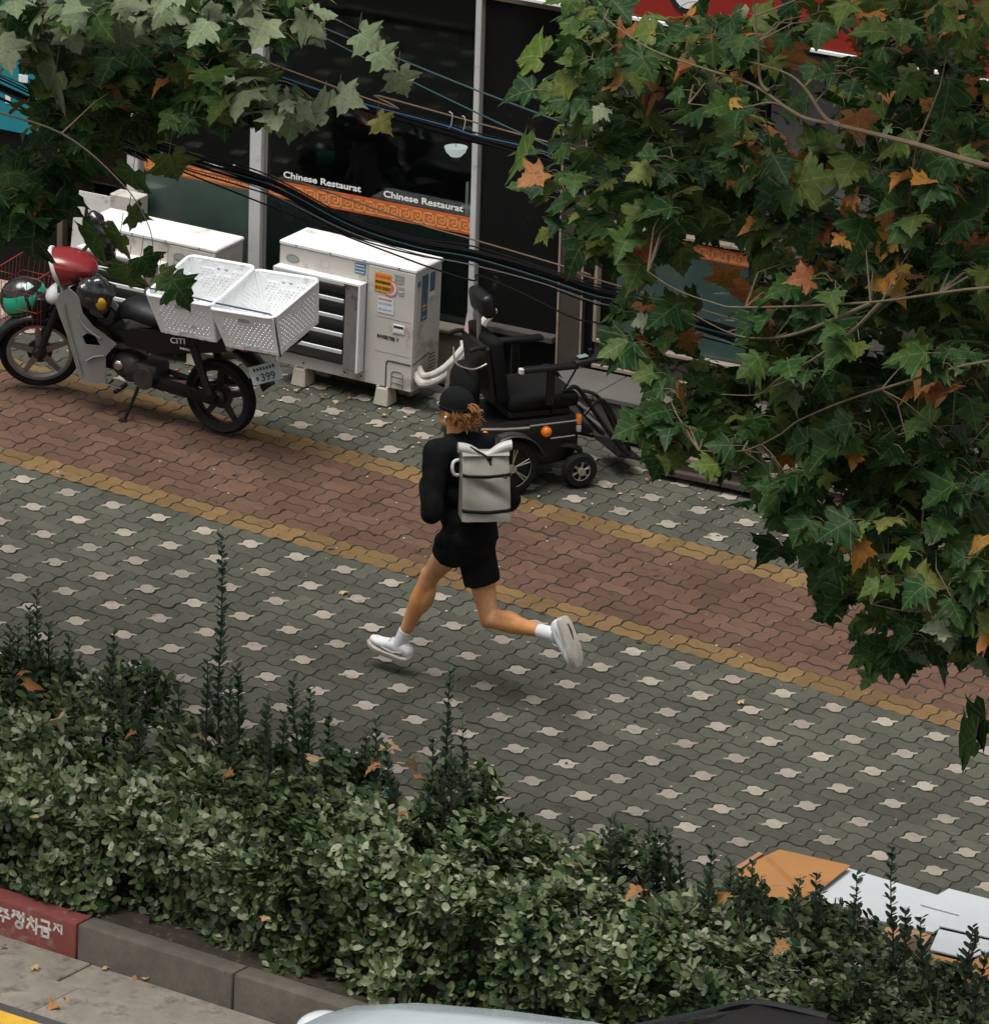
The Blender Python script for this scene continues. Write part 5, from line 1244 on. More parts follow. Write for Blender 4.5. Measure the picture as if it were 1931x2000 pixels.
# socks and shoes
def sock(a, b):
    ax = (b - a).normalized(); m = MB(); m.tube([rel(lerp(a, b, t)) for t in (.80, .83, .92, 1.0, 1.06)], [.040, .0405, .041, .043, .044], 20)
    return m.build('sock', M_SOCK, person, 60)
sock(lkn, lan); sock(rkn, ran)
def shoe(ankle, toe_dir, up, label):
    d = toe_dir.normalized(); up = (up - d * up.dot(d)).normalized(); s = d.cross(up)
    F = Matrix((d, s, up)).transposed()
    def q(x, y, z): return rel(ankle) + F @ V((x, y, z))
    secs = ((-.085, .020, .030, -.015), (-.075, .034, .050, -.01), (-.04, .040, .070, .0), (.0, .041, .075, .0), (.045, .044, .062, -.008), (.09, .048, .046, -.02), (.13, .048, .036, -.028), (.165, .040, .028, -.03), (.19, .024, .018, -.03))
    m = MB(); rings = []
    for x, w, h, z in secs:
        base = -.062 + (.012 if x > .13 else 0) * ((x - .13) / .06)
        top = base + .014 + h * 1.05
        ring = []
        for k in range(14):
            a = 2 * pi * k / 14; yy = w * cos(a); zz = (base + top) / 2 + (top - base) / 2 * sin(a)
            ring.append(q(x, yy, zz))
        rings.append(ring)
    m.loft(rings); up_ = m.build('shoe', M_SHOE, person, 60)
    m = MB(); rings = []
    for x, w, h, z in secs:
        lift = .020 * max(0, (x - .10) / .09) ** 1.6 + .012 * max(0, (-x - .055) / .03)
        w2 = w * 1.12 + .003; z0, z1 = -.092 + lift, -.058 + lift * .7
        rings.append([q(x * 1.06, c * w2, z) for c, z in ((-1, z0 + .01), (-.9, z0), (.9, z0), (1, z0 + .01), (1.03, z1 - .006), (.93, z1), (-.93, z1), (-1.03, z1 - .006))])
    m.loft(rings); so_ = m.build('sole', M_SOLE, up_, 40)
    m = MB(); m.tube([q(-.045, 0, -.0925), q(.0, .006, -.0935), (q(.05, .0, -.0925))], [.006, .009, .005], 6, sq=.4); m.build('sole_groove', M_BLK, up_)
    m = MB()
    for k in range(4):
        x = .025 + k * .02; z = .012 - k * .011; m.tube([q(x, -.028, z - .01), q(x + .004, 0, z + .003), q(x, .028, z - .01)], .0035, 6)
    m.tube(crv([q(.02, 0, .012), q(.03, -.02, .035), q(.05, -.025, .02), q(.06, -.03, .0)], 4), .003, 6); m.tube(crv([q(.02, 0, .012), q(.012, .02, .038), q(.03, .03, .02)], 4), .003, 6)
    m.build('laces', M_SOCK, up_, kind='stuff')
    m = MB(); m.tube(crv([q(-.04, -.042, -.03), q(.02, -.046, -.045), q(.09, -.049, -.04)], 4), .004, 5); m.build('side_stripe', M('pale_grey_mesh', (.5, .5, .5), .6), up_)
shoe(lan, V((-.285, 0, .035)), V((-.1, 0, 1)), '')
shoe(ran + V((.035, 0, .004)), V((.115, -.0, -.235)), V((-1, -.05, -.35)), '')

# ---------------------------------------------------------------- roll-top backpack
pw, pn = V((.72, .694, 0)), V((.694, -.72, 0)); pu = V((-.10, .08, .99)).normalized()
PC = V((4.07, -1.235, 1.098)) + pw * .055
PR = Matrix((pw, pn, pw.cross(pn) * 1)).transposed()
pack = thing('backpack', 'grey roll-top backpack with black straps on the runner', 'backpack', PC)
M_PACK = M('grey_tarpaulin', (0.29, 0.275, 0.235), 0.36, var=0.10, scale=5, spot=(.25, .235, .2), spot_amt=.2, spot_scale=5)
M_STRAP = M('black_webbing', (.005, .005, .0055), .7, var=.2, spec=.25)
def pk(x, y, z): return (pw * x + pn * y + pu * z) * .87
def dent(x, z):
    d = -.030 * math.exp(-(((x - .01) * 11) ** 2 + ((z - .20 + (x - .01) * .55) * 26) ** 2)); d += .006 * sin(x * 28 + z * 17) * sin(z * 21 - x * 9)
    return d
m = MB(); NX, NZ = 26, 34
def wx(z): return .158 - .008 * (z / .42)
def dep(z): return .155 - .055 * max(0, (z - .27) / .15) ** 1.3
rings = []
for j in range(NZ + 1):
    z = .42 * j / NZ; ring = []
    for i in range(NX + 1):
        t = -1 + 2 * i / NX; ex = .018 * (1 - abs(t) ** 6); ring.append(pk(wx(z) * t, dep(z) + ex + dent(wx(z) * t, z) - .012, z))
    for i in range(NX, -1, -1):
        t = -1 + 2 * i / NX; ring.append(pk(wx(z) * t, .0, z))
    rings.append(ring)
m.loft(rings); m.build('bag', M_PACK, pack, 50)
# the rolled top, pinched in the middle by a strap
rt = []; 
for i in range(21):
    t = -1 + 2 * i / 20; sag = -.045 * math.exp(-(t * 2.1) ** 2) - .012 * t; c = pk(.172 * t, .075 + .012 * (1 - abs(t)), .455 + sag + .018 * t + .01 * abs(t)); ry_ = .032 - .010 * math.exp(-(t * 3) ** 2)
    rt.append([c + pn * (ry_ * cos(a)) + pu * (ry_ * .9 * sin(a)) for a in np.linspace(0, 2 * pi, 14, endpoint=False)])
m = MB(); m.loft(rt); m.build('rolled_top', M('pale_tarpaulin', (.46, .455, .43), .34, var=.08, scale=6), pack, 60)
m = MB(); rings = []
for j in range(9):
    f = j / 8; z = .42 + .05 * f
    rings.append([pk((.150 + .012 * f) * t, .05 + (.06 * (1 - f) + .02) * (1 if s else 0) + .012 * sin(t * 5) * f, z - .05 * f * math.exp(-(t * 2) ** 2)) for s, seq in ((1, np.linspace(-1, 1, 12)), (0, np.linspace(1, -1, 12))) for t in seq])
m.loft(rings); m.build('neck_of_bag', M_PACK, pack, 60)
# folded flap crease, straps, buckle
for z, h in ((.292, .020), (.062, .022)):
    m = MB(); rows = []
    for k in (0, 1): rows.append([pk(wx(z) * 1.01 * t, dep(z) + .018 * (1 - abs(t) ** 6) + dent(wx(z) * t, z) - .006 - .004 * sin(3 * t), z + h * k + .008 * (1 - t * t) * -1) for t in np.linspace(-1, 1, 21)])
    m.loft(rows, closed_ring=False); o = m.build('compression_strap', M_STRAP, pack, 60); o.modifiers.new('t', 'SOLIDIFY').thickness = .004
m = MB(); m.tube([pk(-.10, .10, .47), pk(-.03, .122, .435), pk(.02, .128, .405), pk(.03, .135, .36)], .0055, 6); m.build('top_strap', M_STRAP, pack)
m = MB(); m.box(pk(.022, .128, .402), (.025, .02, .025), R=PR, bev=.004); m.build('buckle', M_STRAP, pack)
for s in (-1, 1):
    m = MB(); m.tube(crv([pk(s * .09, .01, .40), pk(s * .11, -.09, .46), pk(s * .12, -.24, .36), pk(s * .135, -.24, .2), pk(s * .15, -.03, .10)], 6), .017, 8, sq=.45); m.build('shoulder_strap', M_STRAP, pack)
m = MB(); m.tube(crv([pk(-.158, .02, .36), pk(-.192, .03, .35), pk(-.202, .035, .31), pk(-.19, .03, .27), pk(-.16, .02, .26)], 5), .010, 8); m.build('side_handle', M('white_loop', (.62, .62, .62), .5), pack)
m = MB(); m.box(pk(.12, .148, .285), (.02, .008, .012), R=PR, bev=.002); m.build('strap_tag', M('dark_red_tag', (.08, .02, .02), .6), pack)
# ================================================================ leaves, hedges, trees
def fast_mesh(name, Vv, F, mats, midx=None, uv=None, smooth=False):
    me = bpy.data.meshes.new(name); n, t = len(Vv), len(F)
    me.vertices.add(n); me.vertices.foreach_set('co', np.asarray(Vv, np.float32).ravel())
    me.loops.add(t * 3); me.loops.foreach_set('vertex_index', np.asarray(F, np.int32).ravel())
    me.polygons.add(t); me.polygons.foreach_set('loop_start', np.arange(0, t * 3, 3, dtype=np.int32)); me.polygons.foreach_set('loop_total', np.full(t, 3, np.int32))
    for m in mats: me.materials.append(m)
    if midx is not None: me.polygons.foreach_set('material_index', np.asarray(midx, np.int32))
    if uv is not None:
        l = me.uv_layers.new(name='leaf'); l.data.foreach_set('uv', np.asarray(uv, np.float32)[np.asarray(F).ravel()].ravel())
    if smooth: me.polygons.foreach_set('use_smooth', np.ones(t, bool))
    me.update(calc_edges=True); me.validate(); return me
def leaf_material(name, ramp, rough=.42, spec=.5, veins=False, vein_col=(.2, .24, .1), trans=.25, blotch=None, bt=(.52, .68), patch=0.0):
    m = bpy.data.materials.new(name); m.use_nodes = True
    n, l = m.node_tree.nodes, m.node_tree.links; b = n['Principled BSDF']; out = n['Material Output']
    ge = n.new('ShaderNodeNewGeometry'); oi = n.new('ShaderNodeObjectInfo')
    ad = n.new('ShaderNodeMath'); ad.operation = 'ADD'; l.new(ge.outputs['Random Per Island'], ad.inputs[0]); l.new(oi.outputs['Random'], ad.inputs[1])
    fr = n.new('ShaderNodeMath'); fr.operation = 'FRACT'; l.new(ad.outputs[0], fr.inputs[0])
    cr = n.new('ShaderNodeValToRGB'); el = cr.color_ramp.elements
    while len(el) < len(ramp): el.new(0.5)
    for e, (p_, c_) in zip(el, ramp): e.position = p_; e.color = (*c_, 1)
    fo = fr.outputs[0]
    if patch:
        pn_ = n.new('ShaderNodeTexNoise'); pn_.inputs['Scale'].default_value = 1.9; pn_.inputs['Detail'].default_value = 3; l.new(ge.outputs['Position'], pn_.inputs['Vector'])
        pr = n.new('ShaderNodeMapRange'); pr.inputs['From Min'].default_value = .32; pr.inputs['From Max'].default_value = .68; pr.inputs['To Min'].default_value = -patch; pr.inputs['To Max'].default_value = patch; l.new(pn_.outputs['Fac'], pr.inputs[0])
        pa = n.new('ShaderNodeMath'); pa.operation = 'ADD'; l.new(fo, pa.inputs[0]); l.new(pr.outputs[0], pa.inputs[1]); fo = pa.outputs[0]
    l.new(fo, cr.inputs[0]); col = cr.outputs[0]
    no = n.new('ShaderNodeTexNoise'); no.inputs['Scale'].default_value = 38; no.inputs['Detail'].default_value = 4; l.new(ge.outputs['Position'], no.inputs['Vector'])
    if blotch:
        mr = n.new('ShaderNodeMapRange'); mr.inputs['From Min'].default_value = bt[0]; mr.inputs['From Max'].default_value = bt[1]; l.new(no.outputs['Fac'], mr.inputs[0])
        mx = n.new('ShaderNodeMix'); mx.data_type = 'RGBA'; l.new(mr.outputs[0], mx.inputs[0]); l.new(col, mx.inputs[6]); mx.inputs[7].default_value = (*blotch, 1); col = mx.outputs[2]
    if veins:
        uv = n.new('ShaderNodeUVMap'); uv.uv_map = 'leaf'; sp = n.new('ShaderNodeSeparateXYZ'); l.new(uv.outputs[0], sp.inputs[0])
        def M2(op, a, c=None, k=None):
            q = n.new('ShaderNodeMath'); q.operation = op
            for i, s in enumerate((a, c)):
                if s is None: continue
                if isinstance(s, (int, float)): q.inputs[i].default_value = s
                else: l.new(s, q.inputs[i])
            return q.outputs[0]
        ax = M2('ABSOLUTE', sp.outputs[0])
        d = None
        for sl, y0, w in ((None, 0, .010), (0.50, .03, .010), (0.62, .33, .006), (0.62, .52, .005), (-.05, .02, .007), (0.75, .68, .004)):
            dist = ax if sl is None else M2('ABSOLUTE', M2('SUBTRACT', sp.outputs[1], M2('ADD', M2('MULTIPLY', ax, sl), y0)))
            k = n.new('ShaderNodeMapRange'); k.inputs['From Min'].default_value = w; k.inputs['From Max'].default_value = w * 2.2; k.inputs['To Min'].default_value = 1; k.inputs['To Max'].default_value = 0; l.new(dist, k.inputs[0])
            d = k.outputs[0] if d is None else M2('MAXIMUM', d, k.outputs[0])
        d = M2('MULTIPLY', d, .30)
        mx = n.new('ShaderNodeMix'); mx.data_type = 'RGBA'; l.new(d, mx.inputs[0]); l.new(col, mx.inputs[6]); mx.inputs[7].default_value = (*vein_col, 1); col = mx.outputs[2]
    mr = n.new('ShaderNodeMapRange'); mr.inputs['From Min'].default_value = .3; mr.inputs['From Max'].default_value = .7; mr.inputs['To Min'].default_value = .75; mr.inputs['To Max'].default_value = 1.25; l.new(no.outputs['Fac'], mr.inputs[0])
    vm = n.new('ShaderNodeVectorMath'); vm.operation = 'SCALE'; l.new(col, vm.inputs[0]); l.new(mr.outputs[0], vm.inputs['Scale'])
    l.new(vm.outputs[0], b.inputs['Base Color']); b.inputs['Roughness'].default_value = rough; b.inputs['Specular IOR Level'].default_value = spec
    if trans:
        tr = n.new('ShaderNodeBsdfTranslucent'); l.new(vm.outputs[0], tr.inputs['Color']); ms = n.new('ShaderNodeMixShader'); ms.inputs[0].default_value = trans
        l.new(b.outputs[0], ms.inputs[1]); l.new(tr.outputs[0], ms.inputs[2]); l.new(ms.outputs[0], out.inputs['Surface'])
    MATS[name] = m; return m
def frames(D, N):
    """unit frames from leaf directions D and rough normals N (arrays)"""
    D = D / np.linalg.norm(D, axis=1, keepdims=True); N = N - D * (N * D).sum(1, keepdims=True); N /= np.linalg.norm(N, axis=1, keepdims=True) + 1e-9
    return np.stack([np.cross(D, N), D, N], 2)       # columns: side, along, normal
def scatter(base_v, base_f, Pp, R, S):
    n, k = len(Pp), len(base_v)
    Vv = np.einsum('nij,kj->nki', R, base_v) * S[:, None, None] + Pp[:, None, :]
    F = base_f[None] + (np.arange(n) * k)[:, None, None]
    return Vv.reshape(-1, 3), F.reshape(-1, 3)
# ---------------------------------------------------------------- hedge
HL_V = np.array([(0, 0, 0), (.20, .28, .02), (.30, .62, .03), (.16, .93, .0), (0, 1.0, -.03), (-.16, .93, 0), (-.30, .62, .03), (-.20, .28, .02), (0, .55, -.05)], float)
HL_F = np.array([(8, i, (i + 1) % 8) for i in range(8)])
M_HL = leaf_material('hedge_leaf', [(0, (.011, .028, .008)), (.26, (.032, .066, .018)), (.5, (.078, .122, .036)), (.75, (.165, .205, .090)), (1, (.34, .365, .235))], .45, .4, trans=.2, patch=.33)
M_HS = leaf_material('dark_shoot_leaf', [(0, (.012, .034, .014)), (.6, (.026, .058, .022)), (1, (.055, .095, .03))], .5, .35, trans=.15)
M_TWIG = M('hedge_twig', (.055, .042, .03), .9, var=.3)
HY0, HY1, HTOP = -5.10, -3.84, .765
def lump(x, y): return .06 * sin(x * 2.3 + 1.3 * sin(y * 3)) + .055 * sin(x * 5.1 + y * 5.0 + 2 * sin(x)) + .05 * sin(x * 9.7 + y * 8 + 2 * sin(y * 3 + x))
def hedge_top(x, x0, x1, gap_at):
    z = HTOP + .6 * lump(x, -4.4) - min(.30, .15 * max(0, x - 7.6))
    d = (x1 - x) if gap_at == 1 else (x - x0)
    return z * (1 - .16 * max(0, 1 - d / .45) ** 2) if gap_at is not None else z
def hedge(label, x0, x1, n_tips, gap_at, shoots, seed):
    rg = np.random.default_rng(seed); h = thing('hedge', label, 'hedge', (0, 0, 0))
    L = x1 - x0; D = HY1 - HY0
    wts = np.array([D, HTOP * 1.05, HTOP * .55, .30]); face = rg.choice(4, n_tips, p=wts / wts.sum())
    x = rg.uniform(x0, x1, n_tips); t = rg.uniform(0, 1, n_tips)
    top = np.array([hedge_top(a, x0, x1, gap_at) for a in x])
    y = np.where(face == 0, HY0 + D * t, np.where(face == 1, HY0, HY1)); z = np.where(face == 0, top, .04 + (top - .04) * t)
    inner = face == 3; y = np.where(inner, HY0 + .15 + (D - .3) * rg.uniform(0, 1, n_tips), y); z = np.where(inner, top * rg.uniform(.2, .95, n_tips), z)
    nrm = np.stack([rg.normal(0, .25, n_tips), np.where(face == 1, -1.0, np.where(face == 2, 1.0, 0.0)), np.where(face == 0, 1.0, .35)], 1)
    # rounded shoulders
    sh = np.clip((y - (HY0 + .22)) / -.22, 0, 1); z = z - .12 * sh * (face == 0); sh2 = np.clip((y - (HY1 - .2)) / .2, 0, 1); z = z - .03 * sh2 * (face == 0)
    yy = np.clip((z - .45) / .3, 0, 1); y = y + np.where(face == 1, .10 * yy ** 2 - .05 * np.clip((.26 - z) / .2, 0, 1), 0)
    lm = np.array([lump(a, b + c) for a, b, c in zip(x, y, z)]); dep = -np.abs(rg.normal(0, .055, n_tips)) + lm * .9
    nn = nrm / np.linalg.norm(nrm, axis=1, keepdims=True); Pp = np.stack([x, y, z], 1) + nn * dep[:, None]
    if gap_at is not None:                                     # ragged end beside the gap
        d = (x1 - Pp[:, 0]) if gap_at == 1 else (Pp[:, 0] - x0); Pp[:, 1] += np.where(d < .4, (-4.45 - Pp[:, 1]) * .35 * (1 - d / .4), 0)
    Pp[:, 2] = np.maximum(Pp[:, 2], .05)
    gp = np.array([mnoise.noise(Vector((a * 2.6, b * 2.6, c * 3.2))) for a, b, c in Pp]); Pp = Pp + nn * (-.16 * np.clip((-.12 - gp) / .25, 0, 1))[:, None]
    ax = nn + rg.normal(0, .38, (n_tips, 3)) + np.array([0, 0, .35]); ax /= np.linalg.norm(ax, axis=1, keepdims=True)
    allP, allD, allN, allS = [], [], [], []
    size = rg.uniform(.85, 1.25, n_tips)
    for k in range(7):
        a = k * 2.4 + rg.uniform(0, .6, n_tips); o1 = np.cross(ax, np.array([.3, .9, .2])); o1 /= np.linalg.norm(o1, axis=1, keepdims=True) + 1e-9; o2 = np.cross(ax, o1)
        rad = o1 * np.cos(a)[:, None] + o2 * np.sin(a)[:, None]; lift = rg.uniform(-.1, .75, n_tips)[:, None]
        d = rad + ax * lift; keep = rg.uniform(0, 1, n_tips) < .88
        allP.append((Pp - ax * (.012 * k))[keep]); allD.append(d[keep]); allN.append((ax + rg.normal(0, .3, (n_tips, 3)))[keep]); allS.append((rg.uniform(.040, .068, n_tips) * size)[keep])
    A, Dd, N, S = np.vstack(allP), np.vstack(allD), np.vstack(allN), np.concatenate(allS); R = frames(Dd, N)
    sc = np.array([project(p)[2] for p in A[:4000]])
    order = rg.permutation(len(A)); front = [i for i in order if nn[0] is not None and A[i, 2] > .3 and S[i] > .066][:300]
    fs = set(front); rest = np.array([i for i in range(len(A)) if i not in fs])
    Vv, F = scatter(HL_V, HL_F, A[rest], R[rest], S[rest]); me = fast_mesh('foliage', Vv, F, [M_HL]); link('foliage', me, h, kind='stuff')
    lm_ = fast_mesh('leaf', HL_V, HL_F, [M_HL])
    for i in front:
        o = bpy.data.objects.new('leaf', lm_); COL.objects.link(o); o.parent = h
        m4 = Matrix([[*R[i][r], A[i][r]] for r in range(3)] + [[0, 0, 0, 1]]); o.matrix_local = m4 @ Matrix.Scale(S[i], 4)
    st = MB(); rr = random.Random(seed)
    for k in range(int(L * 9)):
        bx = rr.uniform(x0 + .1, x1 - .1); by = rr.uniform(HY0 + .25, HY1 - .2); tx = bx + rr.uniform(-.25, .25); ty = by + rr.uniform(-.3, .3)
        st.tube([(bx, by, 0), ((bx + tx) / 2 + rr.uniform(-.05, .05), (by + ty) / 2, .3), (tx, ty, .62)], [.011, .008, .003], 5)
    st.build('stems', M_TWIG, h, kind='stuff')
    for (px, ytop, ybase, v) in shoots:
        b0 = ray_y(px, ybase, v); t1 = ray_y(px + rr.uniform(-6, 10), ytop, v); Lh = t1.z - b0.z
        b0 = b0 - Vector((0, 0, .2)); lean = Vector((t1.x - b0.x, rr.uniform(-.03, .03), 0))
        wob = rr.uniform(-.03, .03); bend = lambda f: lean * f ** 1.5 + Vector((wob * sin(f * 5), wob * .6 * sin(f * 7 + 1), (Lh + .2) * f)); pts = [b0 + bend(k / 5) for k in range(6)]
        m = MB(); m.tube(pts, [.006, .0055, .005, .004, .003, .0015], 5)
        vs = [np.array(m.v)]; 
        nl = int(16 + Lh * 70); P2, D2, N2, S2 = [], [], [], []
        for k in range(nl):
            f = .10 + .9 * k / nl; q = b0 + bend(f); a = k * 1.57 + rr.uniform(-.5, .5)
            P2.append(q); D2.append((cos(a), sin(a), rr.uniform(.5, 1.3))); N2.append((-cos(a) * .6 + rr.uniform(-.2, .2), -sin(a) * .6, 1)); S2.append(rr.uniform(.05, .078) * (1.1 - .5 * f))
        Vv, F = scatter(HL_V, HL_F, np.array(P2), frames(np.array(D2, float), np.array(N2, float)), np.array(S2))
        o = m.build('shoot', M_TWIG, h); link('shoot_leaves', fast_mesh('shoot_leaves', Vv, F, [M_HS]), o, kind='stuff')
    return h
SHOOTS_A = [(75, 1160, 1310, -4.05), (60, 1185, 1310, -4.15), (95, 1215, 1320, -4.0), (140, 1240, 1340, -4.0), (215, 1232, 1345, -4.1), (285, 1300, 1370, -4.0), (432, 1040, 1385, -4.05), (405, 1285, 1390, -4.0), (350, 1330, 1400, -4.0), (470, 1295, 1410, -4.0), (448, 1330, 1400, -4.1),
            (575, 1328, 1440, -4.0), (602, 1345, 1450, -4.0), (515, 1385, 1440, -4.1), (640, 1390, 1460, -4.0), (735, 1402, 1490, -4.0), (868, 1312, 1530, -4.05), (845, 1440, 1530, -4.0), (908, 1415, 1550, -4.05), (945, 1485, 1570, -4.0), (15, 1225, 1320, -4.1), (35, 1215, 1320, -4.0)]
SHOOTS_B = [(1265, 1600, 1690, -4.0), (1310, 1615, 1700, -4.0), (1105, 1595, 1660, -4.0), (1425, 1680, 1760, -4.1), (1475, 1730, 1790, -4.1), (1595, 1732, 1815, -4.15), (1668, 1702, 1840, -4.15), (1735, 1663, 1850, -4.2), (1765, 1792, 1855, -4.2), (1800, 1790, 1860, -4.3), (1915, 1855, 1930, -4.3)]
_r = random.Random(5)
SHOOTS_A += [(x, 1318 + .235 * x - _r.uniform(10, 75), 1340 + .235 * x, _r.uniform(-4.5, -3.95)) for x in [_r.uniform(0, 960) for _ in range(30)]]
SHOOTS_B += [(x, 1318 + .27 * x - _r.uniform(0, 45), 1345 + .27 * x, _r.uniform(-4.5, -4.0)) for x in [_r.uniform(1150, 1900) for _ in range(18)]]
hedge('long dense green hedge with tall shoots behind the red painted kerb', -1.6, 6.62, 9800, 1, SHOOTS_A, 21)
hedge('green hedge right of the gap in front of the white boards', 6.66, 11.6, 5800, 0, SHOOTS_B, 22)

# ---------------------------------------------------------------- plane trees
half = [(.05, -.01), (.14, -.09), (.31, -.10), (.45, -.05), (.36, .06), (.35, .15), (.50, .22), (.66, .36), (.50, .39), (.52, .47), (.38, .47), (.27, .50), (.30, .62), (.20, .66), (.19, .78), (.09, .84)]
out_ = [(0, 0)] + half + [(0, 1.0)] + [(-x, y) for x, y in reversed(half)]
def leaf_base(curl, fold, seed):
    r = random.Random(seed * 13); j = .045; kx, ky = r.uniform(.88, 1.12), r.uniform(.92, 1.05); P2 = [(x * kx + (r.uniform(-j, j) if i_ not in (0,) else 0), y * ky + (r.uniform(-j, j) if i_ not in (0,) else 0)) for i_, (x, y) in enumerate(out_)]
    mid = [(0, .12), (0, .35), (0, .6)]; Q = P2 + mid; n = len(P2); tip = len(half) + 1
    def zf(x, y): return fold * abs(x) ** 1.25 - curl * (y - .1) ** 2 * .8 - curl * .5 * x * x + .035 * sin(x * 11 + y * 7 + seed) * abs(x) * 2
    Vv = np.array([(x, y, zf(x, y)) for x, y in Q])
    F = []
    for i in range(n):
        j = (i + 1) % n; y = (P2[i][1] + P2[j][1]) / 2
        c = n if y < .1 else (n + 1 if y < .50 else n + 2); F.append((c, i, j))
    # close the wedges between midrib points
    def first(side, lo):
        idx = range(0, tip + 1) if side > 0 else list(range(tip, n)) + [0]
        return idx
    cs = [F[k][0] for k in range(n)]
    for k in range(n):
        a, b = cs[k], cs[(k + 1) % n]
        if a != b: F.append((a, (k + 1) % n, b))
    return Vv, np.array(F), np.array([(x, y) for x, y in Q])
LB = [leaf_base(.35, .25, 1), leaf_base(.6, .38, 2), leaf_base(.25, -.28, 3), leaf_base(.75, .1, 4), leaf_base(.15, .45, 5), leaf_base(.5, -.1, 6), leaf_base(.9, .6, 7), leaf_base(1.2, .2, 8), leaf_base(.6, .9, 9)]
PV = (.20, .24, .10)
LM = [leaf_material('plane_leaf_green', [(0, (.008, .034, .008)), (.5, (.019, .056, .012)), (.8, (.042, .085, .016)), (1, (.085, .105, .02))], .55, .16, True, PV, .28, (.075, .062, .018), (.63, .72), .25),
      leaf_material('plane_leaf_yellow_green', [(0, (.055, .10, .018)), (.6, (.09, .135, .022)), (1, (.17, .17, .045))], .55, .22, True, (.3, .32, .12), .3),
      leaf_material('plane_leaf_autumn', [(0, (.24, .075, .022)), (.4, (.38, .17, .025)), (.7, (.30, .105, .05)), (1, (.45, .27, .04))], .6, .3, True, (.4, .25, .08), .3, (.14, .05, .02)),
      leaf_material('plane_leaf_pale_grey', [(0, (.11, .15, .075)), (.5, (.17, .21, .12)), (1, (.26, .29, .19))], .7, .15, True, (.3, .34, .2), .2, (.09, .14, .06))]  # the last one is pale grey-green with darker green blotches
M_BARK = M('plane_bark', (.16, .13, .09), .9, var=.3, scale=6, bump=.5, bscale=30, spot=(.28, .26, .19), spot_amt=.35, spot_scale=5)
M_BRAN = M('tan_branch', (.135, .098, .06), .9, var=.25, scale=20)
M_BRAND = M('dark_branch', (.075, .058, .042), .85, var=.25, scale=20)
def in_poly(x, y, P2):
    c = False; j = len(P2) - 1
    for i in range(len(P2)):
        if (P2[i][1] > y) != (P2[j][1] > y) and x < (P2[j][0] - P2[i][0]) * (y - P2[i][1]) / (P2[j][1] - P2[i][1]) + P2[i][0]: c = not c
        j = i
    return c
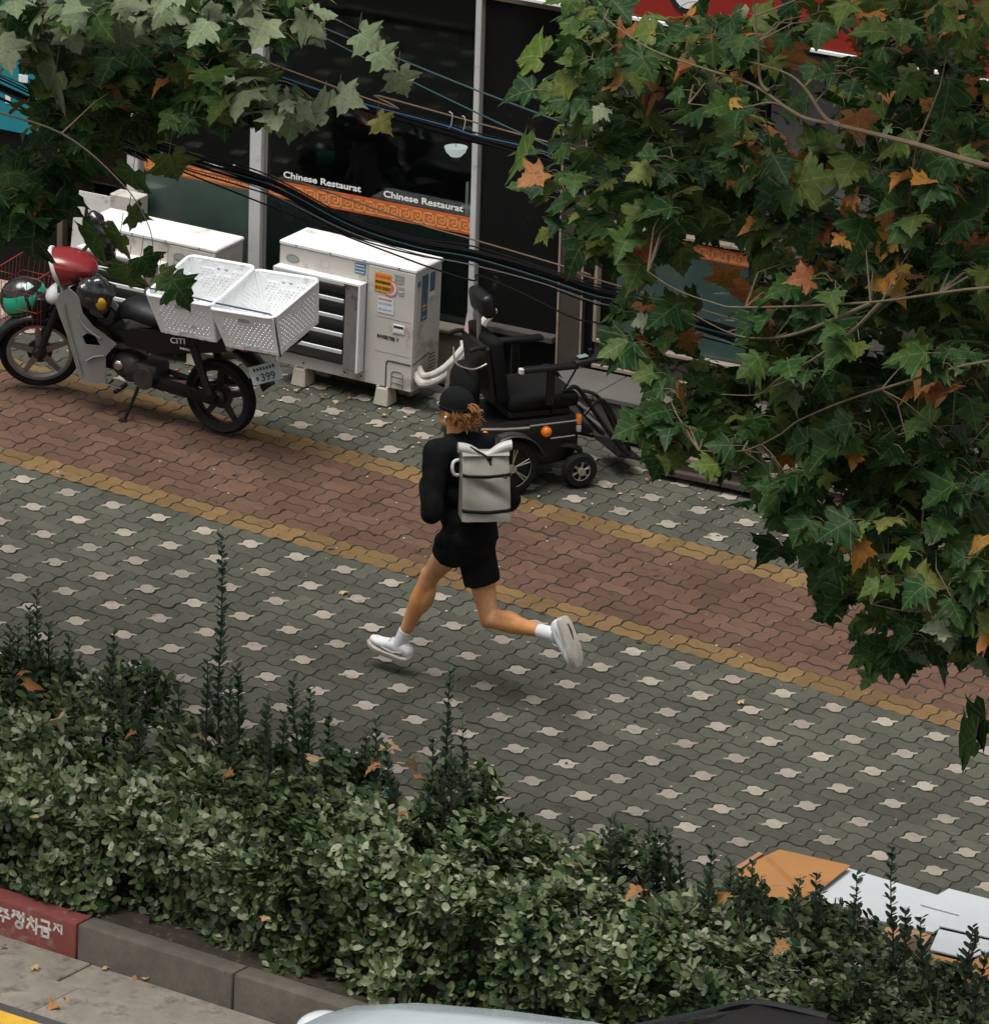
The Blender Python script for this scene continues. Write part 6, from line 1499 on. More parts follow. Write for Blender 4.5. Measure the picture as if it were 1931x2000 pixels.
def plane_tree(label, trunk_xy, regions, upper, branches, seed, single=(), gaps=()):
    rg = np.random.default_rng(seed); rr = random.Random(seed)
    t = thing('plane_tree', label, 'tree', (trunk_xy[0], trunk_xy[1], 0)); T0 = Vector((trunk_xy[0], trunk_xy[1], 0))
    m = MB(); m.tube([(0, 0, -.05), (.01, .02, 1.0), (-.02, .0, 2.2), (.03, -.02, 3.6), (.0, .0, 5.2), (.05, .02, 6.8)], [.20, .165, .15, .135, .10, .06], 14); m.build('trunk', M_BARK, t)
    limb_pts = [T0 + Vector((0, 0, z)) for z in (3.0, 3.8, 4.6, 5.4, 6.2)]
    for P2, vv, r0, r1, mt in branches:
        pts = [ray_y(px, py, vv + k * .0) for k, (px, py) in enumerate(P2)]
        # the thick end joins a limb that grows out of the trunk
        end = pts[-1]; zt = max(2.6, end.z - .7); j0 = T0 + Vector((0, 0, zt)); c_ = crv([p for p in pts] + ([end.lerp(j0, .5) + Vector((0, 0, .1)), j0] if abs(P2[-1][0] - 965) > 980 else []), 6)
        n = len(c_); m = MB(); m.tube([p - T0 for p in c_], [r0 + (r1 * .9 - r0) * (k / (n - 1)) ** 1.6 for k in range(n)], 7); m.build('branch', mt, t)
        limb_pts += c_[::3]
    # clusters of leaves through the crown's depth
    cl = []
    for P2, cnt, v0, v1, mix in regions:
        cnt = int(cnt * 1.7)
        xs = [p[0] for p in P2]; ys = [p[1] for p in P2]; k = 0; tries = 0
        while k < cnt and tries < 20000:
            tries += 1; px, py = rr.uniform(min(xs), max(xs)), rr.uniform(min(ys), max(ys))
            if not in_poly(px, py, P2): continue
            if any(a <= px <= b and c <= py <= d and rr.random() < .85 for a, b, c, d in gaps): continue
            v = rr.uniform(v0, v1); p = ray_y(px, py, v)
            cl.append((p, mix, rr.choice((3, 3, 4, 5)))); k += 1
    for (c, rad, cnt, mix) in upper:  # leaf clusters out of view above, thickened to shade the crown below
        for _ in range(cnt):
            d = Vector((rr.gauss(0, 1), rr.gauss(0, 1), rr.gauss(0, 1))).normalized(); q = Vector(c) + Vector((d.x * rad[0], d.y * rad[1], d.z * rad[2])) * rr.uniform(.55, 1)
            px, py, _z = project(q)
            if py > -60 and -60 < px < 1990: continue
            cl.append((q, mix, 4))
    tw = MB(); L = []
    for p, mix, k in cl:
        q = min(limb_pts, key=lambda s: (s - p).length); d = (p - q); 
        if .05 < d.length < .45:
            L0 = d.length; s0 = p - d.normalized() * L0; mid = s0.lerp(p, .5) + Vector((rr.uniform(-.05, .05), rr.uniform(-.05, .05), .05)); tw.tube([s0 - T0, mid - T0, p - T0], [.005, .0035, .002], 4)
        o_ = (p - T0); o_.z = 0; o_ = o_.normalized() if o_.length > .01 else Vector((1, 0, 0))
        for _ in range(k):
            a = rr.uniform(0, 2 * pi); out = Vector((cos(a), sin(a), 0)) * .9 + o_ * .35; drop = rr.uniform(-.25, 1.0)
            dr = (out + Vector((0, 0, -drop))).normalized(); b0 = p + Vector((rr.uniform(-.06, .06), rr.uniform(-.06, .06), rr.uniform(-.07, .05))); pet = rr.uniform(.05, .11)
            b1 = b0 + out.normalized() * pet + Vector((0, 0, .02)); nrm = Vector((rr.gauss(0, .38), rr.gauss(0, .38), 1)) + Vector((.25, -.45, 0)) * rr.uniform(0, 1.4)
            L.append((b1, dr, nrm, rr.choices((.10, .13, .165, .20), (2, 3, 3, 1.3))[0] * rr.uniform(.85, 1.12), rr.choices(range(4), mix)[0], rr.randrange(6)))
            tw.tube([b0 - T0, (b0 + b1) / 2 + Vector((0, 0, .012)) - T0, b1 - T0], [.0022, .002, .0018], 4)
    for (px, py, v, S_, mi, ang, tilt) in single:
        b1 = ray_y(px, py, v); dr = Vector((cos(ang) * .8, sin(ang) * .3, -tilt)); L.append((b1, dr, Vector((.3, -.7, .7)), S_, mi, 1)); tw.tube([b1 - T0, b1 + Vector((0, .02, .10)) - T0], [.002, .002], 4)
    tw.build('twigs', M_BRAN, t, kind='stuff')
    # the 300 leaves nearest the camera in view are leaves of their own, the rest one mass
    def key(i):
        px, py, z = project(L[i][0]); return (0 if (-40 < px < 1970 and -40 < py < 2040) else 1, z - L[i][3] * 6)
    order = sorted(range(len(L)), key=key); own = set(order[:300])
    LMs = {}
    V_, F_, I_, U_ = [], [], [], []; off_ = 0
    for i, (b1, dr, nrm, S_, mi, sh) in enumerate(L):
        if (mi == 2 and rr.random() < .6) or rr.random() < .06: sh = 6 + rr.randrange(3)
        bv, bf, bu = LB[sh]; R = frames(np.array([dr[:]]), np.array([nrm[:]]))[0]
        if i in own:
            if (sh, mi) not in LMs: LMs[(sh, mi)] = fast_mesh('leaf', bv, bf, [LM[mi]], uv=bu, smooth=True)
            o = bpy.data.objects.new('leaf', LMs[(sh, mi)]); COL.objects.link(o); o.parent = t
            q = b1 - T0; o.matrix_local = Matrix([[*R[r], q[r]] for r in range(3)] + [[0, 0, 0, 1]]) @ Matrix.Scale(S_, 4)
        else:
            V_.append(bv @ R.T * S_ + np.array((b1 - T0)[:])); F_.append(bf + off_); off_ += len(bv); I_ += [mi] * len(bf); U_.append(bu)
    if V_: link('foliage', fast_mesh('foliage', np.vstack(V_), np.vstack(F_), LM, I_, np.vstack(U_), True), t, kind='stuff')
    return t
GREEN, MIXED, PALE, DARK, AUT = (9, 1.0, .25, .05), (8, 1.8, 1.0, .3), (4, .3, .15, 5), (9, .2, .2, .05), (7, 1.2, 1.9, .2)
BR_R = [([(1180, 35), (1270, 95), (1380, 135), (1470, 165), (1560, 225), (1640, 245), (1790, 282), (1960, 330)], -6.35, .0035, .022, M_BRAN),
        ([(1445, 115), (1530, 140), (1570, 170), (1610, 228), (1640, 246)], -6.35, .003, .016, M_BRAN),
        ([(1470, -10), (1480, 80), (1484, 155), (1500, 178)], -6.35, .003, .012, M_BRAN),
        ([(1345, 202), (1440, 210), (1510, 200), (1560, 225)], -6.35, .002, .010, M_BRAN),
        ([(1265, 530), (1320, 565), (1390, 590), (1455, 600), (1700, 590), (1980, 560)], -6.35, .002, .012, M_BRAN),
        ([(1350, 612), (1420, 648), (1475, 660), (1560, 650), (1700, 592)], -6.35, .002, .012, M_BRAN),
        ([(1365, 880), (1450, 880), (1520, 850), (1572, 815), (1720, 760), (1980, 700)], -6.35, .002, .012, M_BRAN),
        ([(1410, 770), (1480, 770), (1520, 740), (1590, 700), (1660, 650), (1720, 590)], -6.35, .002, .012, M_BRAN),
        ([(1650, 1040), (1800, 1035), (1930, 1020), (1990, 1010)], -5.9, .002, .012, M_BRAN),
        ([(1730, 870), (1790, 835), (1930, 830), (1990, 820)], -5.8, .002, .012, M_BRAND),
        ([(1700, 1180), (1800, 1195), (1930, 1170), (1990, 1150)], -6.35, .002, .012, M_BRAND)]
REG_R = [([(1150, -30), (1130, 90), (1110, 180), (1100, 250), (1085, 330), (1105, 420), (1150, 470), (1230, 500), (1310, 520), (1400, 480), (1480, 380), (1420, 280), (1300, 240), (1250, 140), (1230, 40)], 62, -6.2, -4.4, GREEN),
         ([(1250, 30), (1931, -30), (1931, 200), (1700, 180), (1560, 200), (1300, 180)], 50, -6.3, -4.4, MIXED),
         ([(1400, 200), (1700, 200), (1931, 200), (1960, 560), (1700, 620), (1560, 560), (1500, 460), (1420, 320)], 78, -6.3, -4.3, AUT),
         ([(1500, 560), (1960, 520), (1960, 900), (1700, 900), (1620, 820), (1540, 720), (1500, 640)], 74, -6.4, -4.2, DARK),
         ([(1275, 700), (1330, 660), (1400, 700), (1440, 800), (1400, 880), (1310, 880)], 15, -6.2, -5.0, GREEN),
         ([(1240, 590), (1340, 560), (1400, 640), (1330, 700), (1270, 660)], 6, -6.0, -5.0, MIXED),
         ([(1440, 820), (1620, 800), (1960, 880), (1960, 1260), (1760, 1260), (1700, 1200), (1580, 1110), (1560, 1000), (1450, 930)], 74, -6.4, -4.8, GREEN),
         ([(1640, 1130), (1960, 1100), (1960, 1290), (1820, 1270), (1740, 1290), (1700, 1220)], 22, -6.4, -5.2, MIXED),
         ([(1380, 760), (1520, 700), (1660, 820), (1640, 960), (1500, 960)], 14, -6.0, -4.8, DARK)]
SNG_R = [(1905, 1440, -5.6, .24, 0, 2.6, .5), (1925, 1400, -5.5, .22, 0, 2.9, .8), (1060, 110, -5.4, .22, 1, 3.0, .1), (1030, 300, -5.5, .24, 1, 2.4, .3), (1290, 160, -5.6, .24, 2, 2.8, .5), (1240, 85, -5.5, .26, 2, 3.1, .4), (1530, 85, -5.5, .26, 2, 1.9, 1.2), (1600, 290, -5.7, .28, 2, 1.6, .9), (1510, 300, -5.6, .26, 2, 1.8, 1.0), (1470, 560, -5.8, .2, 2, 2.0, 1.2), (1420, 520, -5.7, .2, 2, 1.7, 1.2)]
plane_tree('large plane tree with green and orange leaves overhanging the right side', (10.95, -4.55), REG_R, [((10.6, -5.2, 7.4), (3.0, 2.4, 1.8), 520, GREEN)], BR_R, 31, SNG_R, [(1275, 1430, 440, 560), (1290, 1470, 560, 720), (1400, 1500, 690, 760), (1560, 1680, 880, 960)])
BR_L = [([(395, 205), (330, 185), (250, 140), (170, 90), (95, 55), (-60, 20)], -5.2, .003, .022, M_BRAND),
        ([(640, 225), (560, 160), (430, 160), (330, 185), (100, 130), (-60, 110)], -5.0, .002, .012, M_BRAND),
        ([(700, 60), (620, 20), (520, -20), (300, -60), (-60, -80)], -5.4, .002, .014, M_BRAND),
        ([(70, 440), (30, 405), (0, 370), (-60, 330)], -5.5, .002, .010, M_BRAND),
        ([(300, 500), (290, 440), (240, 360), (120, 260), (-60, 200)], -6.35, .002, .012, M_BRAND)]
REG_L = [([(-30, -30), (300, -30), (560, -40), (560, 0), (420, 20), (250, 40), (90, 80), (-30, 60)], 30, -6.4, -5.6, PALE),
         ([(95, 90), (260, 50), (430, 60), (460, 130), (550, 190), (510, 220), (430, 210), (300, 235), (240, 265), (120, 270), (90, 380), (-30, 430), (-30, 330), (90, 290)], 84, -6.0, -4.3, DARK),
         ([(-30, 320), (70, 340), (60, 400), (20, 430), (-30, 430)], 20, -6.2, -5.0, DARK),
         ([(460, 130), (560, 190), (580, 220), (540, 240), (480, 210)], 8, -6.2, -5.4, PALE),
         ([(440, 0), (560, 10), (600, 60), (520, 60)], 8, -6.2, -5.4, PALE)]
SNG_L = [(250, 520, -5.8, .20, 0, 1.9, 1.0), (275, 500, -5.8, .17, 0, 1.2, .6), (335, 545, -5.9, .17, 0, .3, .7), (310, 535, -5.9, .13, 0, .6, .3), (235, 455, -5.8, .19, 0, 2.2, .9), (250, 420, -5.7, .13, 0, .4, -.1), (190, 455, -5.8, .22, 0, 2.4, 1.0), (65, 460, -5.9, .24, 0, 2.0, 1.0), (700, 65, -5.8, .17, 3, .3, .3), (735, 100, -5.8, .15, 3, .4, .4), (775, 140, -5.7, .16, 3, 1.0, 1.0), (660, 185, -5.7, .16, 3, .5, .1), (640, 215, -5.7, .22, 3, 2.9, .2), (735, 230, -5.7, .12, 1, .2, .5), (110, 130, -6.0, .32, 3, 2.3, .8), (60, 60, -6.0, .34, 3, 2.6, .3), (235, 40, -6.0, .3, 3, 1.8, 1.1), (300, 190, -5.9, .2, 0, 1.9, .9), (170, 290, -5.9, .24, 0, 2.0, 1.0), (330, 300, -5.9, .2, 0, 1.4, .9), (260, 330, -5.9, .2, 0, 2.0, .9)]
plane_tree('plane tree with pale grey-green and dark leaves hanging in the upper left', (2.35, -4.5), REG_L, [((1.9, -5.6, 6.6), (3.4, 2.3, 1.9), 1000, DARK)], BR_L, 32, SNG_L)
# ================================================================ overhead cables
M_CBL = M('black_cable', (.004, .004, .0045), .8, spec=.2, var=.2); M_CBLU = M('blue_cable', (.008, .075, .16), .6, var=.15); M_CTEAL = M('teal_cable', (.012, .06, .065), .6, var=.15); M_CTAN = M('tan_messenger_wire', (.17, .11, .065), .6, .2, var=.15); M_CGREY = M('grey_cable', (.10, .10, .105), .5)
CV = -4.05
def cable_pts(P2, dv=0.0, dz=0.0):
    P3 = [ray_y(px, py, CV + dv) + Vector((0, 0, dz)) for px, py in P2]
    a, b = P3[0], P3[-1]; s0 = (P3[0] - P3[1]); s1 = (P3[-1] - P3[-2])
    P3 = [a + s0.normalized() * 6 + Vector((0, 0, .55))] + P3 + [b + s1.normalized() * 6 + Vector((0, 0, .25))]
    return crv(P3, 7)
def cable(P2, r, mat, label, dv=0.0):
    m = MB(); m.tube(cable_pts(P2, dv), r, 6); tag(m.build('overhead_cable', mat), label, 'cable', 'overhead cables')
BA = [(60, 5), (237, 74), (370, 122), (481, 140), (555, 160), (629, 185), (707, 208), (870, 253), (922, 268), (1018, 293), (1144, 327), (1350, 385), (1500, 424), (1700, 500)]
BB = [(120, 225), (240, 268), (355, 307), (481, 345), (555, 374), (685, 441), (814, 481), (922, 500), (1055, 538), (1156, 572), (1233, 593), (1347, 629), (1490, 674), (1700, 745)]
def bundle(P2, label, spec):
    t = thing('cable_bundle', label, 'cable bundle'); 
    for k, (dv, dz, r, mt) in enumerate(spec):
        rr = random.Random(k * 3 + len(label)); Q = [(x, y + rr.uniform(-3, 3)) for x, y in P2]
        m = MB(); m.tube(cable_pts(Q, dv, dz), r, 6); m.build('cable', mt, t)
    m = MB(); pts = cable_pts(P2)
    for i in range(8, len(pts) - 8, 5):
        c = pts[i]; ang = random.uniform(0, 6); m.tube([c + Vector((0, .022 * cos(a), .022 * sin(a) + .002)) for a in np.linspace(0, 2 * pi, 10, endpoint=False)], .003, 5, closed=True)
    m.build('ties', M_CBL, t, kind='stuff')
bundle(BA, 'black cable bundle with a blue line crossing above the restaurant lettering', [(0, 0, .009, M_CBL), (.02, .014, .007, M_CBL), (-.015, .010, .006, M_CBL), (-.02, -.012, .006, M_CBL), (-.03, .018, .0035, M_CBLU), (.02, -.018, .005, M_CBL), (.01, .024, .004, M_CBL)])
bundle(BB, 'thick sagging black cable bundle passing just above the air conditioner', [(0, 0, .009, M_CBL), (.02, .016, .008, M_CBL), (-.015, .024, .007, M_CBL), (-.02, -.016, .007, M_CBL), (.01, -.026, .006, M_CBL), (-.03, -.004, .0032, M_CTEAL), (-.03, -.040, .0032, M_CGREY), (.02, .036, .005, M_CBL), (-.01, .008, .007, M_CBL), (-.02, .046, .004, M_CBL), (-.02, -.050, .004, M_CBL)])
cable([(430, -30), (592, 52), (774, 144), (944, 226), (1144, 318), (1300, 390)], .0042, M_CTEAL, 'thin teal wire descending steeply to join the upper cable bundle')
cable([(430, -28), (600, 41), (814, 129), (944, 181), (1166, 264), (1400, 350)], .0048, M('dark_teal_cable', (.022, .05, .052), .5), 'topmost thin dark teal wire running down to the right', -.05)
cable([(600, 150), (737, 186), (922, 237), (1155, 300), (1400, 365)], .0045, M_CTAN, 'thin tan messenger wire above the blue cable', .03)
cable([(300, 268), (574, 352), (814, 436), (925, 468), (1144, 533), (1300, 585)], .0042, M_CTAN, 'lower tan messenger wire crossing the orange band', .03)
cable([(700, 470), (945, 541), (1111, 617), (1164, 630), (1193, 641), (1469, 738), (1700, 830)], .0045, M_CBL, 'single thin black cable sagging below the thick bundle', -.03)
for px, py, nm_ in ((877, 222, 'left'), (902, 230, 'middle'), (1136, 293, 'right')):
    c = ray_y(px, py, CV); m = MB(); m.tube(crv([c + Vector((0, 0, .012)), c + Vector((.02, 0, .0)), c + Vector((.014, 0, -.055)), c + Vector((0, 0, -.075))], 4), .003, 5)
    tag(m.build('cable_hook', M('pale_hook', (.5, .5, .48), .5)), nm_ + ' of the small pale hooks hanging from the tan wire', 'hook', 'hooks on the tan wire')

# ================================================================ boards and cardboard on the pavement
M_CARD = M('brown_cardboard', (.35, .16, .05), .85, var=.12, scale=5, bump=.2, bscale=30); M_CARD2 = M('faded_cardboard', (.33, .18, .09), .9, var=.2, scale=6)
M_BOARD = M('white_foam_board', (.50, .53, .545), .55, var=.07, scale=3, spot=(.40, .40, .39), spot_amt=.12, spot_scale=6); M_EDGEB = M('board_edge', (.35, .26, .18), .8)
def pz(x, y, z): return ray_z(1200 + x / 2.588, 1500 + y / 2.588, z)
CARD_C = Vector()
def sheet(P2, z, th, mat, name, label, cat, warp=0.0, group=None):
    m = MB(); top = [pz(x, y, z) for x, y in P2]; n = len(top); c = sum(top, Vector()) / n
    tp = [p + Vector((0, 0, warp * ((p - c).x + .6 * (p - c).y))) for p in top]
    m.add(tp + [p - Vector((0, 0, th)) for p in tp], [tuple(range(n)), tuple(reversed(range(n, 2 * n)))] + [(i, (i + 1) % n, n + (i + 1) % n, n + i) for i in range(n)])
    return tag(m.build(name, mat, smooth=0), label, cat, group)
sheet([(905, 676), (1180, 505), (1670, 655), (1742, 745), (1610, 832)], .020, .012, M_BOARD, 'white_board', 'largest white board lying half under the brown cardboard', 'board', .004)
sheet([(1050, 462), (1185, 498), (1178, 512), (1055, 480)], .012, .010, M_BOARD, 'white_board', 'sliver of white board showing behind the brown cardboard', 'board')
sheet([(1545, 690), (1690, 610), (1990, 688), (1990, 880), (1640, 800), (1745, 745)], .030, .006, M_BOARD, 'white_board', 'white board at the right edge overlapping the largest board', 'board', -.002)
sheet([(1640, 815), (1990, 895), (1785, 965), (1595, 918)], .058, .008, M_BOARD, 'white_board', 'lowest white board lying on top of the brown carton', 'board')
CARD_O = sheet([(600, 560), (690, 478), (832, 412), (1192, 498), (1062, 600), (872, 700), (740, 790), (560, 740)], .046, .006, M_CARD, 'cardboard_sheet', 'orange brown cardboard sheet on top of the white board', 'cardboard', .012)
sheet([(612, 498), (728, 425), (752, 432), (630, 512)], .035, .03, M_CARD2, 'cardboard_strip', 'narrow grey-brown folded cardboard strip left of the sheet', 'cardboard')
sheet([(905, 690), (950, 680), (1180, 752), (1140, 775), (1000, 790)], .034, .005, M_CARD, 'cardboard_flap', 'small brown cardboard flap below the white board', 'cardboard')
sheet([(1150, 775), (1230, 735), (1400, 800), (1330, 840)], .012, .01, M('dark_board', (.05, .042, .038), .8), 'dark_board', 'dark thin board under the largest white board', 'board')
sheet([(1340, 820), (1420, 790), (1600, 845), (1560, 900), (1380, 880)], .02, .012, M_CARD2, 'cardboard_piece', 'crumpled brown cardboard piece behind the hedge tips', 'cardboard')
cb = thing('carton', 'flattened brown carton under the lowest white board', 'carton'); 
for P2, z, th in (([(1600, 940), (1790, 985), (1990, 880), (1990, 1040), (1800, 1090), (1620, 1030)], .05, .045),):
    m = MB(); top = [pz(x, y, z) for x, y in P2]; n = len(top); m.add(top + [p - Vector((0, 0, th)) for p in top], [tuple(range(n)), tuple(reversed(range(n, 2 * n)))] + [(i, (i + 1) % n, n + (i + 1) % n, n + i) for i in range(n)]); m.build('body', M_CARD, cb, smooth=0)
m = MB(); a = [pz(x, y, .052) for x, y in ((1640, 1000), (1790, 1030), (1750, 1050), (1650, 1025))]; m.add(a, [(0, 1, 2, 3)]); o = m.build('flap', M_CARD2, cb, smooth=0); o.modifiers.new('t', 'SOLIDIFY').thickness = .003

# tape and creases on the brown sheet
CARD_C = sum((pz(x, y, .046) for x, y in [(600, 560), (690, 478), (832, 412), (1192, 498), (1062, 600), (872, 700), (740, 790), (560, 740)]), Vector()) / 8
for P2, mt in (([(760, 455), (780, 448), (980, 640), (955, 650)], M('clear_brown_tape', (.34, .17, .06), .25, var=.1)), ([(735, 600), (738, 594), (1080, 575), (1078, 582)], M_CARD2)):
    m = MB(); m.add([pz(x, y, .0475) + Vector((0, 0, .012 * ((pz(x, y, .046) - CARD_C).x + .6 * (pz(x, y, .046) - CARD_C).y))) for x, y in P2], [(0, 1, 2, 3)]); m.build('tape', mt, CARD_O, smooth=0)
# ================================================================ fallen leaves
DL = [leaf_base(.9, .7, 11), leaf_base(.5, -.6, 12), leaf_base(.2, .15, 13)]
M_DRY = leaf_material('dry_fallen_leaf', [(0, (.30, .105, .03)), (.5, (.42, .20, .07)), (1, (.50, .30, .13))], .75, .2, True, (.5, .3, .14), .2, (.16, .06, .02))
M_DRYP = leaf_material('pale_dry_leaf', [(0, (.50, .34, .19)), (1, (.55, .42, .26))], .75, .2, True, (.45, .28, .14), .2, (.33, .18, .08))
def fallen(px, py, zref, S_, label, mat=M_DRY, k=0, grp=None, plane='z'):
    p = ray_z(px, py, zref) if plane == 'z' else ray_z(px, py, .80)
    if plane == 'y' and p.y < -4.98: p = ray_y(px, py, -5.2)
    r = random.Random(int(px * 7 + py)); bv, bf, bu = DL[k]
    o = link('fallen_leaf', fast_mesh('fallen_leaf', bv, bf, [mat], uv=bu, smooth=True)); S_ *= .62; o.scale = (S_,) * 3; o.location = p + Vector((0, 0, .012 + S_ * .12 * (k != 2)))
    o.rotation_euler = (r.uniform(-.5, .5) if k != 2 else 0, r.uniform(-.5, .5) if k != 2 else 0, r.uniform(0, 6.28)); tag(o, label, 'leaf', grp)
for px, py, v, S_, lab, k, mt in ((115, 1412, -4.25, .17, 'large curled tan leaf standing upright on the left hedge top', 0, M_DRYP), (55, 1355, -4.1, .18, 'crumpled orange leaf on the far left of the hedge', 0, M_DRY), (40, 1318, -4.0, .12, 'small orange leaf at the back left of the hedge', 1, M_DRY), (200, 1358, -4.0, .14, 'orange leaf on the hedge below the dark broad leaves', 1, M_DRY), (265, 1440, -4.3, .10, 'rust brown leaf on the hedge beside the tan upright leaf', 0, M_DRY), (385, 1440, -4.2, .13, 'dark brown leaf at the foot of the tallest shoot', 1, M_DRY), (610, 1495, -4.2, .14, 'pale orange leaf on the hedge middle below the short shoots', 0, M_DRYP), (565, 1440, -4.1, .10, 'narrow brown leaf among the shoots of the hedge', 1, M_DRY), (450, 1520, -4.5, .10, 'rusty leaf half sunk in the hedge top', 0, M_DRY), (750, 1470, -4.1, .19, 'long cream withered leaf near the right end of the long hedge', 1, M_DRYP), (790, 1500, -4.15, .17, 'tan withered leaf next to the cream one on the hedge', 0, M_DRYP), (812, 1530, -4.2, .15, 'orange brown leaf beside the two shoots on the hedge', 0, M_DRY), (740, 1505, -4.2, .14, 'orange leaf below the cream withered leaf', 0, M_DRY), (785, 1590, -4.4, .09, 'small orange leaf lower on the hedge face near its right end', 1, M_DRY), (1130, 1695, -4.2, .18, 'long pale tan leaf standing on the right hedge', 1, M_DRYP), (1255, 1748, -4.4, .17, 'deep orange crumpled leaf on the right hedge', 0, M_DRY), (1535, 1852, -4.6, .13, 'orange leaf on the right hedge below the boards', 0, M_DRY), (1420, 1760, -4.3, .13, 'brown leaf on the hedge just left of the cardboard', 1, M_DRY), (520, 1795, -5.05, .09, 'pair-like pale peach leaf low on the hedge face', 2, M_DRYP), (75, 1600, -4.8, .08, 'single peach leaf on the left hedge face', 2, M_DRYP), (1775, 1840, -4.6, .14, 'tan leaf on the hedge near the lower right boards', 0, M_DRYP)):
    fallen(px, py, v, S_, lab, mt, k, 'dry leaves caught in the hedge', 'y')
for px, py, z, S_, lab, k, mt in ((665, 1160, .0, .085, 'curled tan leaf on the grey paving near the runner front foot', 1, M_DRYP), (1440, 1376, .0, .08, 'narrow orange leaf on the grey paving right of the runner', 1, M_DRYP), (1534, 1388, .0, .05, 'tiny tan leaf scrap on the paving at right', 2, M_DRYP), (60, 1895, RZ, .09, 'pale leaf on the gutter slab nearest the red kerb', 1, M_DRYP), (203, 1893, RZ, .06, 'small tan leaf in the gutter below the kerb joint', 1, M_DRYP), (265, 1908, RZ, .07, 'brown leaf in the gutter beside the small tan one', 1, M_DRY), (287, 1918, RZ, .08, 'tan leaf at the right of the gutter leaf group', 0, M_DRYP), (107, 1968, RZ, .10, 'orange brown leaf on the gutter joint near the yellow line', 0, M_DRY), (128, 1955, RZ, .09, 'thin pale leaf lying along the gutter joint', 1, M_DRYP), (12, 1853, RZ, .05, 'tiny orange leaf at the left edge of the gutter', 0, M_DRY), (575, 765, .0, .06, 'tan leaf by the left air conditioner foot block', 1, M_DRYP), (628, 780, .0, .05, 'small orange leaf between the air conditioner foot blocks', 0, M_DRYP), (660, 788, .0, .06, 'orange leaf in front of the right foot block', 1, M_DRYP), (685, 780, .0, .04, 'tiny orange scrap under the air conditioner', 0, M_DRY), (750, 812, .0, .07, 'pale leaf right in front of the right foot block', 1, M_DRYP), (1260, 940, .0, .05, 'small orange leaf at the foot of the timber step', 0, M_DRY)):
    fallen(px, py, z, S_, lab, mt, k, 'dry leaves on the ground')
# cigarette-packet scrap in the hedge
p = ray_y(755, 1548, -4.25); m = MB(); m.box((0, 0, 0), (.035, .004, .06), bev=.001); m.box((0, -.003, .014), (.036, .002, .028), bev=.0005, mi=1)
o = m.build('litter_scrap', [M('white_wrapper', (.7, .72, .74), .4), M('green_wrapper', (.01, .30, .22), .4)]); o.location = p; o.rotation_euler = (.4, .5, .8); tag(o, 'small green and white wrapper stuck in the hedge', 'litter')

# ================================================================ car passing at the bottom edge
car = thing('car', 'white car with dark windscreen at the bottom edge of the road', 'car', (8.75, -7.1, RZ - .006), (0, 0, 0))
M_CAR = M('sky_tinted_white_paint', (.55, .62, .66), .22, var=.03, scale=2, coat=.6); M_CGL = M('dark_car_glass', (.006, .008, .009), .08, var=.1, spec=.6); M_CTR = M('black_car_trim', (.012, .012, .013), .4)  # white body paint with the blue sky reflection mixed into its colour
# stations along the car: x, half width, sill z, shoulder z, centre bulge (x grows towards the tail; nose at -x)
ST_ = [(-2.10, .62, .30, .52, .03), (-2.02, .78, .24, .66, .035), (-1.85, .86, .22, .78, .05), (-1.5, .89, .21, .885, .065), (-1.0, .90, .20, .985, .07), (-.5, .90, .20, 1.065, .07), (-.1, .90, .20, 1.10, .05), (.6, .90, .20, 1.08, .03), (1.5, .90, .21, 1.08, .03), (2.05, .88, .24, 1.08, .03), (2.34, .80, .30, 1.0, .02), (2.42, .66, .36, .85, .02)]
m = MB(); rings = []
for x, w, z0, z1, bl in ST_:
    P2 = [(-w * .88, z0), (-w, z0 + .10), (-w * 1.0, (z0 + z1) / 2), (-w * .965, z1 - .07), (-w * .90, z1 - .01), (-w * .6, z1 + bl * .6), (0, z1 + bl), (w * .6, z1 + bl * .6), (w * .90, z1 - .01), (w * .965, z1 - .07), (w, (z0 + z1) / 2), (w, z0 + .10), (w * .88, z0)]
    rings.append([Vector((x, y, z)) for y, z in P2])
m.loft(rings); m.build('body', M_CAR, car, 40)
CAB = [(-.25, .76, 1.08, 1.12), (.2, .70, 1.06, 1.36), (.5, .66, 1.06, 1.49), (.9, .645, 1.06, 1.535), (1.4, .64, 1.06, 1.525), (1.9, .63, 1.06, 1.45), (2.25, .62, 1.04, 1.16)]
m = MB(); rings = []
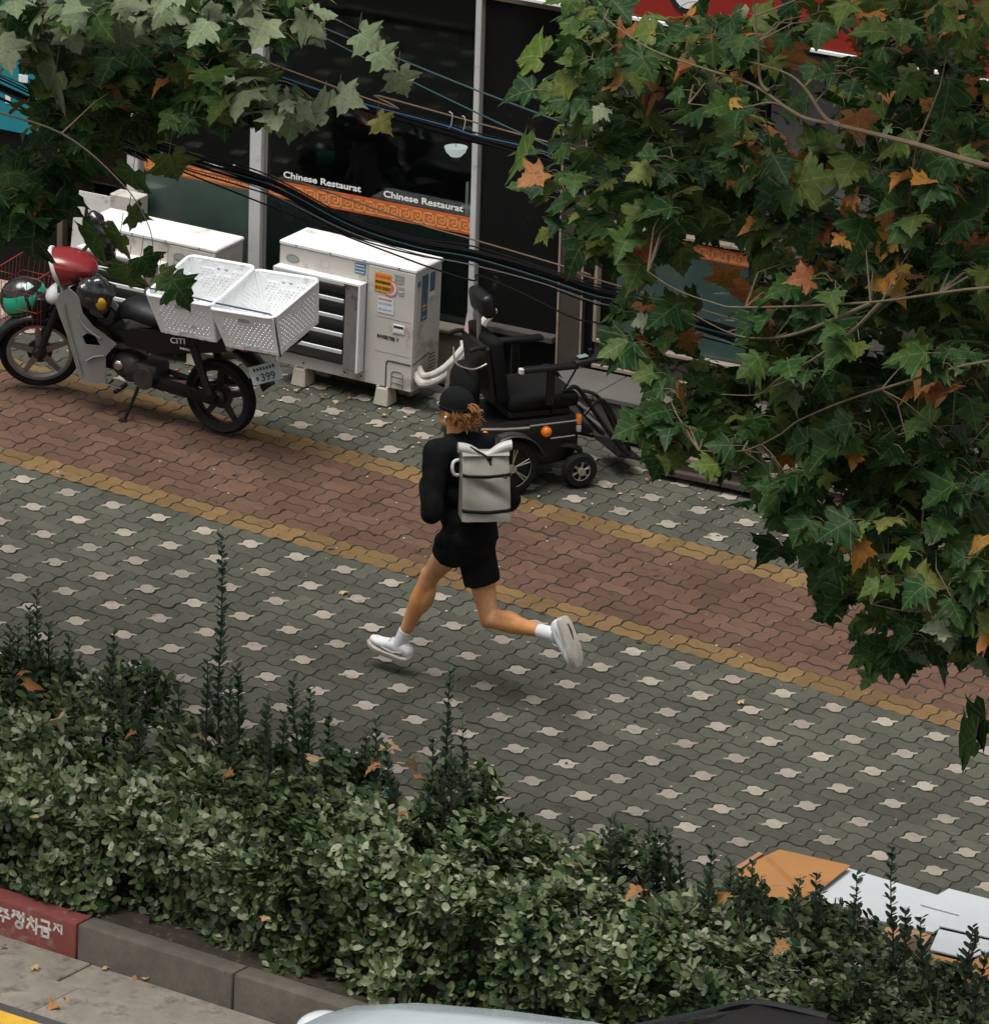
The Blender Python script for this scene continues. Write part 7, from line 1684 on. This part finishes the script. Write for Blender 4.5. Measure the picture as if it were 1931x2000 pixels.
for x, w, z0, z1 in CAB:
    wb = .83; k = (z1 - z0)
    rings.append([Vector((x, y, z)) for y, z in ((-wb, z0), (-(wb + (w - wb) * .75), z0 + k * .7), (-w, z1 - .02), (-w * .6, z1 + .012), (0, z1 + .02), (w * .6, z1 + .012), (w, z1 - .02), (wb + (w - wb) * .75, z0 + k * .7), (wb, z0))])
m.loft(rings); m.build('glasshouse', M_CGL, car, 50)
m = MB(); rings = []
for x, w, z0, z1 in CAB[2:6]: rings.append([Vector((x, y, z + .006)) for y, z in ((-w * .98, z1 - .015), (-w * .6, z1 + .014), (0, z1 + .022), (w * .6, z1 + .014), (w * .98, z1 - .015))])
m.loft(rings, closed_ring=False); o = m.build('roof', M_CTR, car, 60); o.modifiers.new('t', 'SOLIDIFY').thickness = .01
for s in (-1, 1):
    m = MB(); m.tube(crv([(-.25, s * .80, 1.1), (.2, s * .735, 1.33), (.5, s * .675, 1.48), (.9, s * .655, 1.525)], 4), .018, 6); m.build('pillar', M_CTR, car)
    m = MB(); m.ell((.1, s * .99, 1.14), (.09, .11, .075)); m.build('door_mirror', M_CAR, car, 60)
    m = MB(); m.ell((-1.96, s * .66, .66), (.12, .15, .075)); m.build('headlamp', M('car_headlamp', (.5, .52, .53), .1, var=.1), car, 60)
    m = MB(); m.ell((2.34, s * .68, .9), (.08, .14, .09)); m.build('tail_lamp', M('car_tail_lens', (.3, .01, .01), .2), car, 60)
    for x in (-1.32, 1.45):
        m = MB(); c = Vector((x, s * .80, .315)); m.lathe([(0, -.10), (.20, -.10), (.215, -.06), (.215, .1)], 28, c, RY if s < 0 else Matrix.Rotation(-pi / 2, 3, 'X')); w_ = m.build('wheel', M('alloy_wheel', (.3, .3, .3), .35, .7), car)
        m = MB(); m.lathe([(.21, -.10), (.30, -.105), (.315, -.08), (.315, .08), (.30, .10), (.21, .10)], 32, c, RY); m.build('tyre', M_TYRE, w_)
m = MB(); m.tube([(-.36, -.5, 1.16), (-.2, -.05, 1.19)], .008, 6); m.tube([(-.36, .25, 1.16), (-.2, .6, 1.16)], .008, 6); m.build('wipers', M_CTR, car, kind='stuff')
m = MB(); m.box((-2.1, 0, .46), (.03, .8, .14), bev=.01); m.build('grille', M_CTR, car)
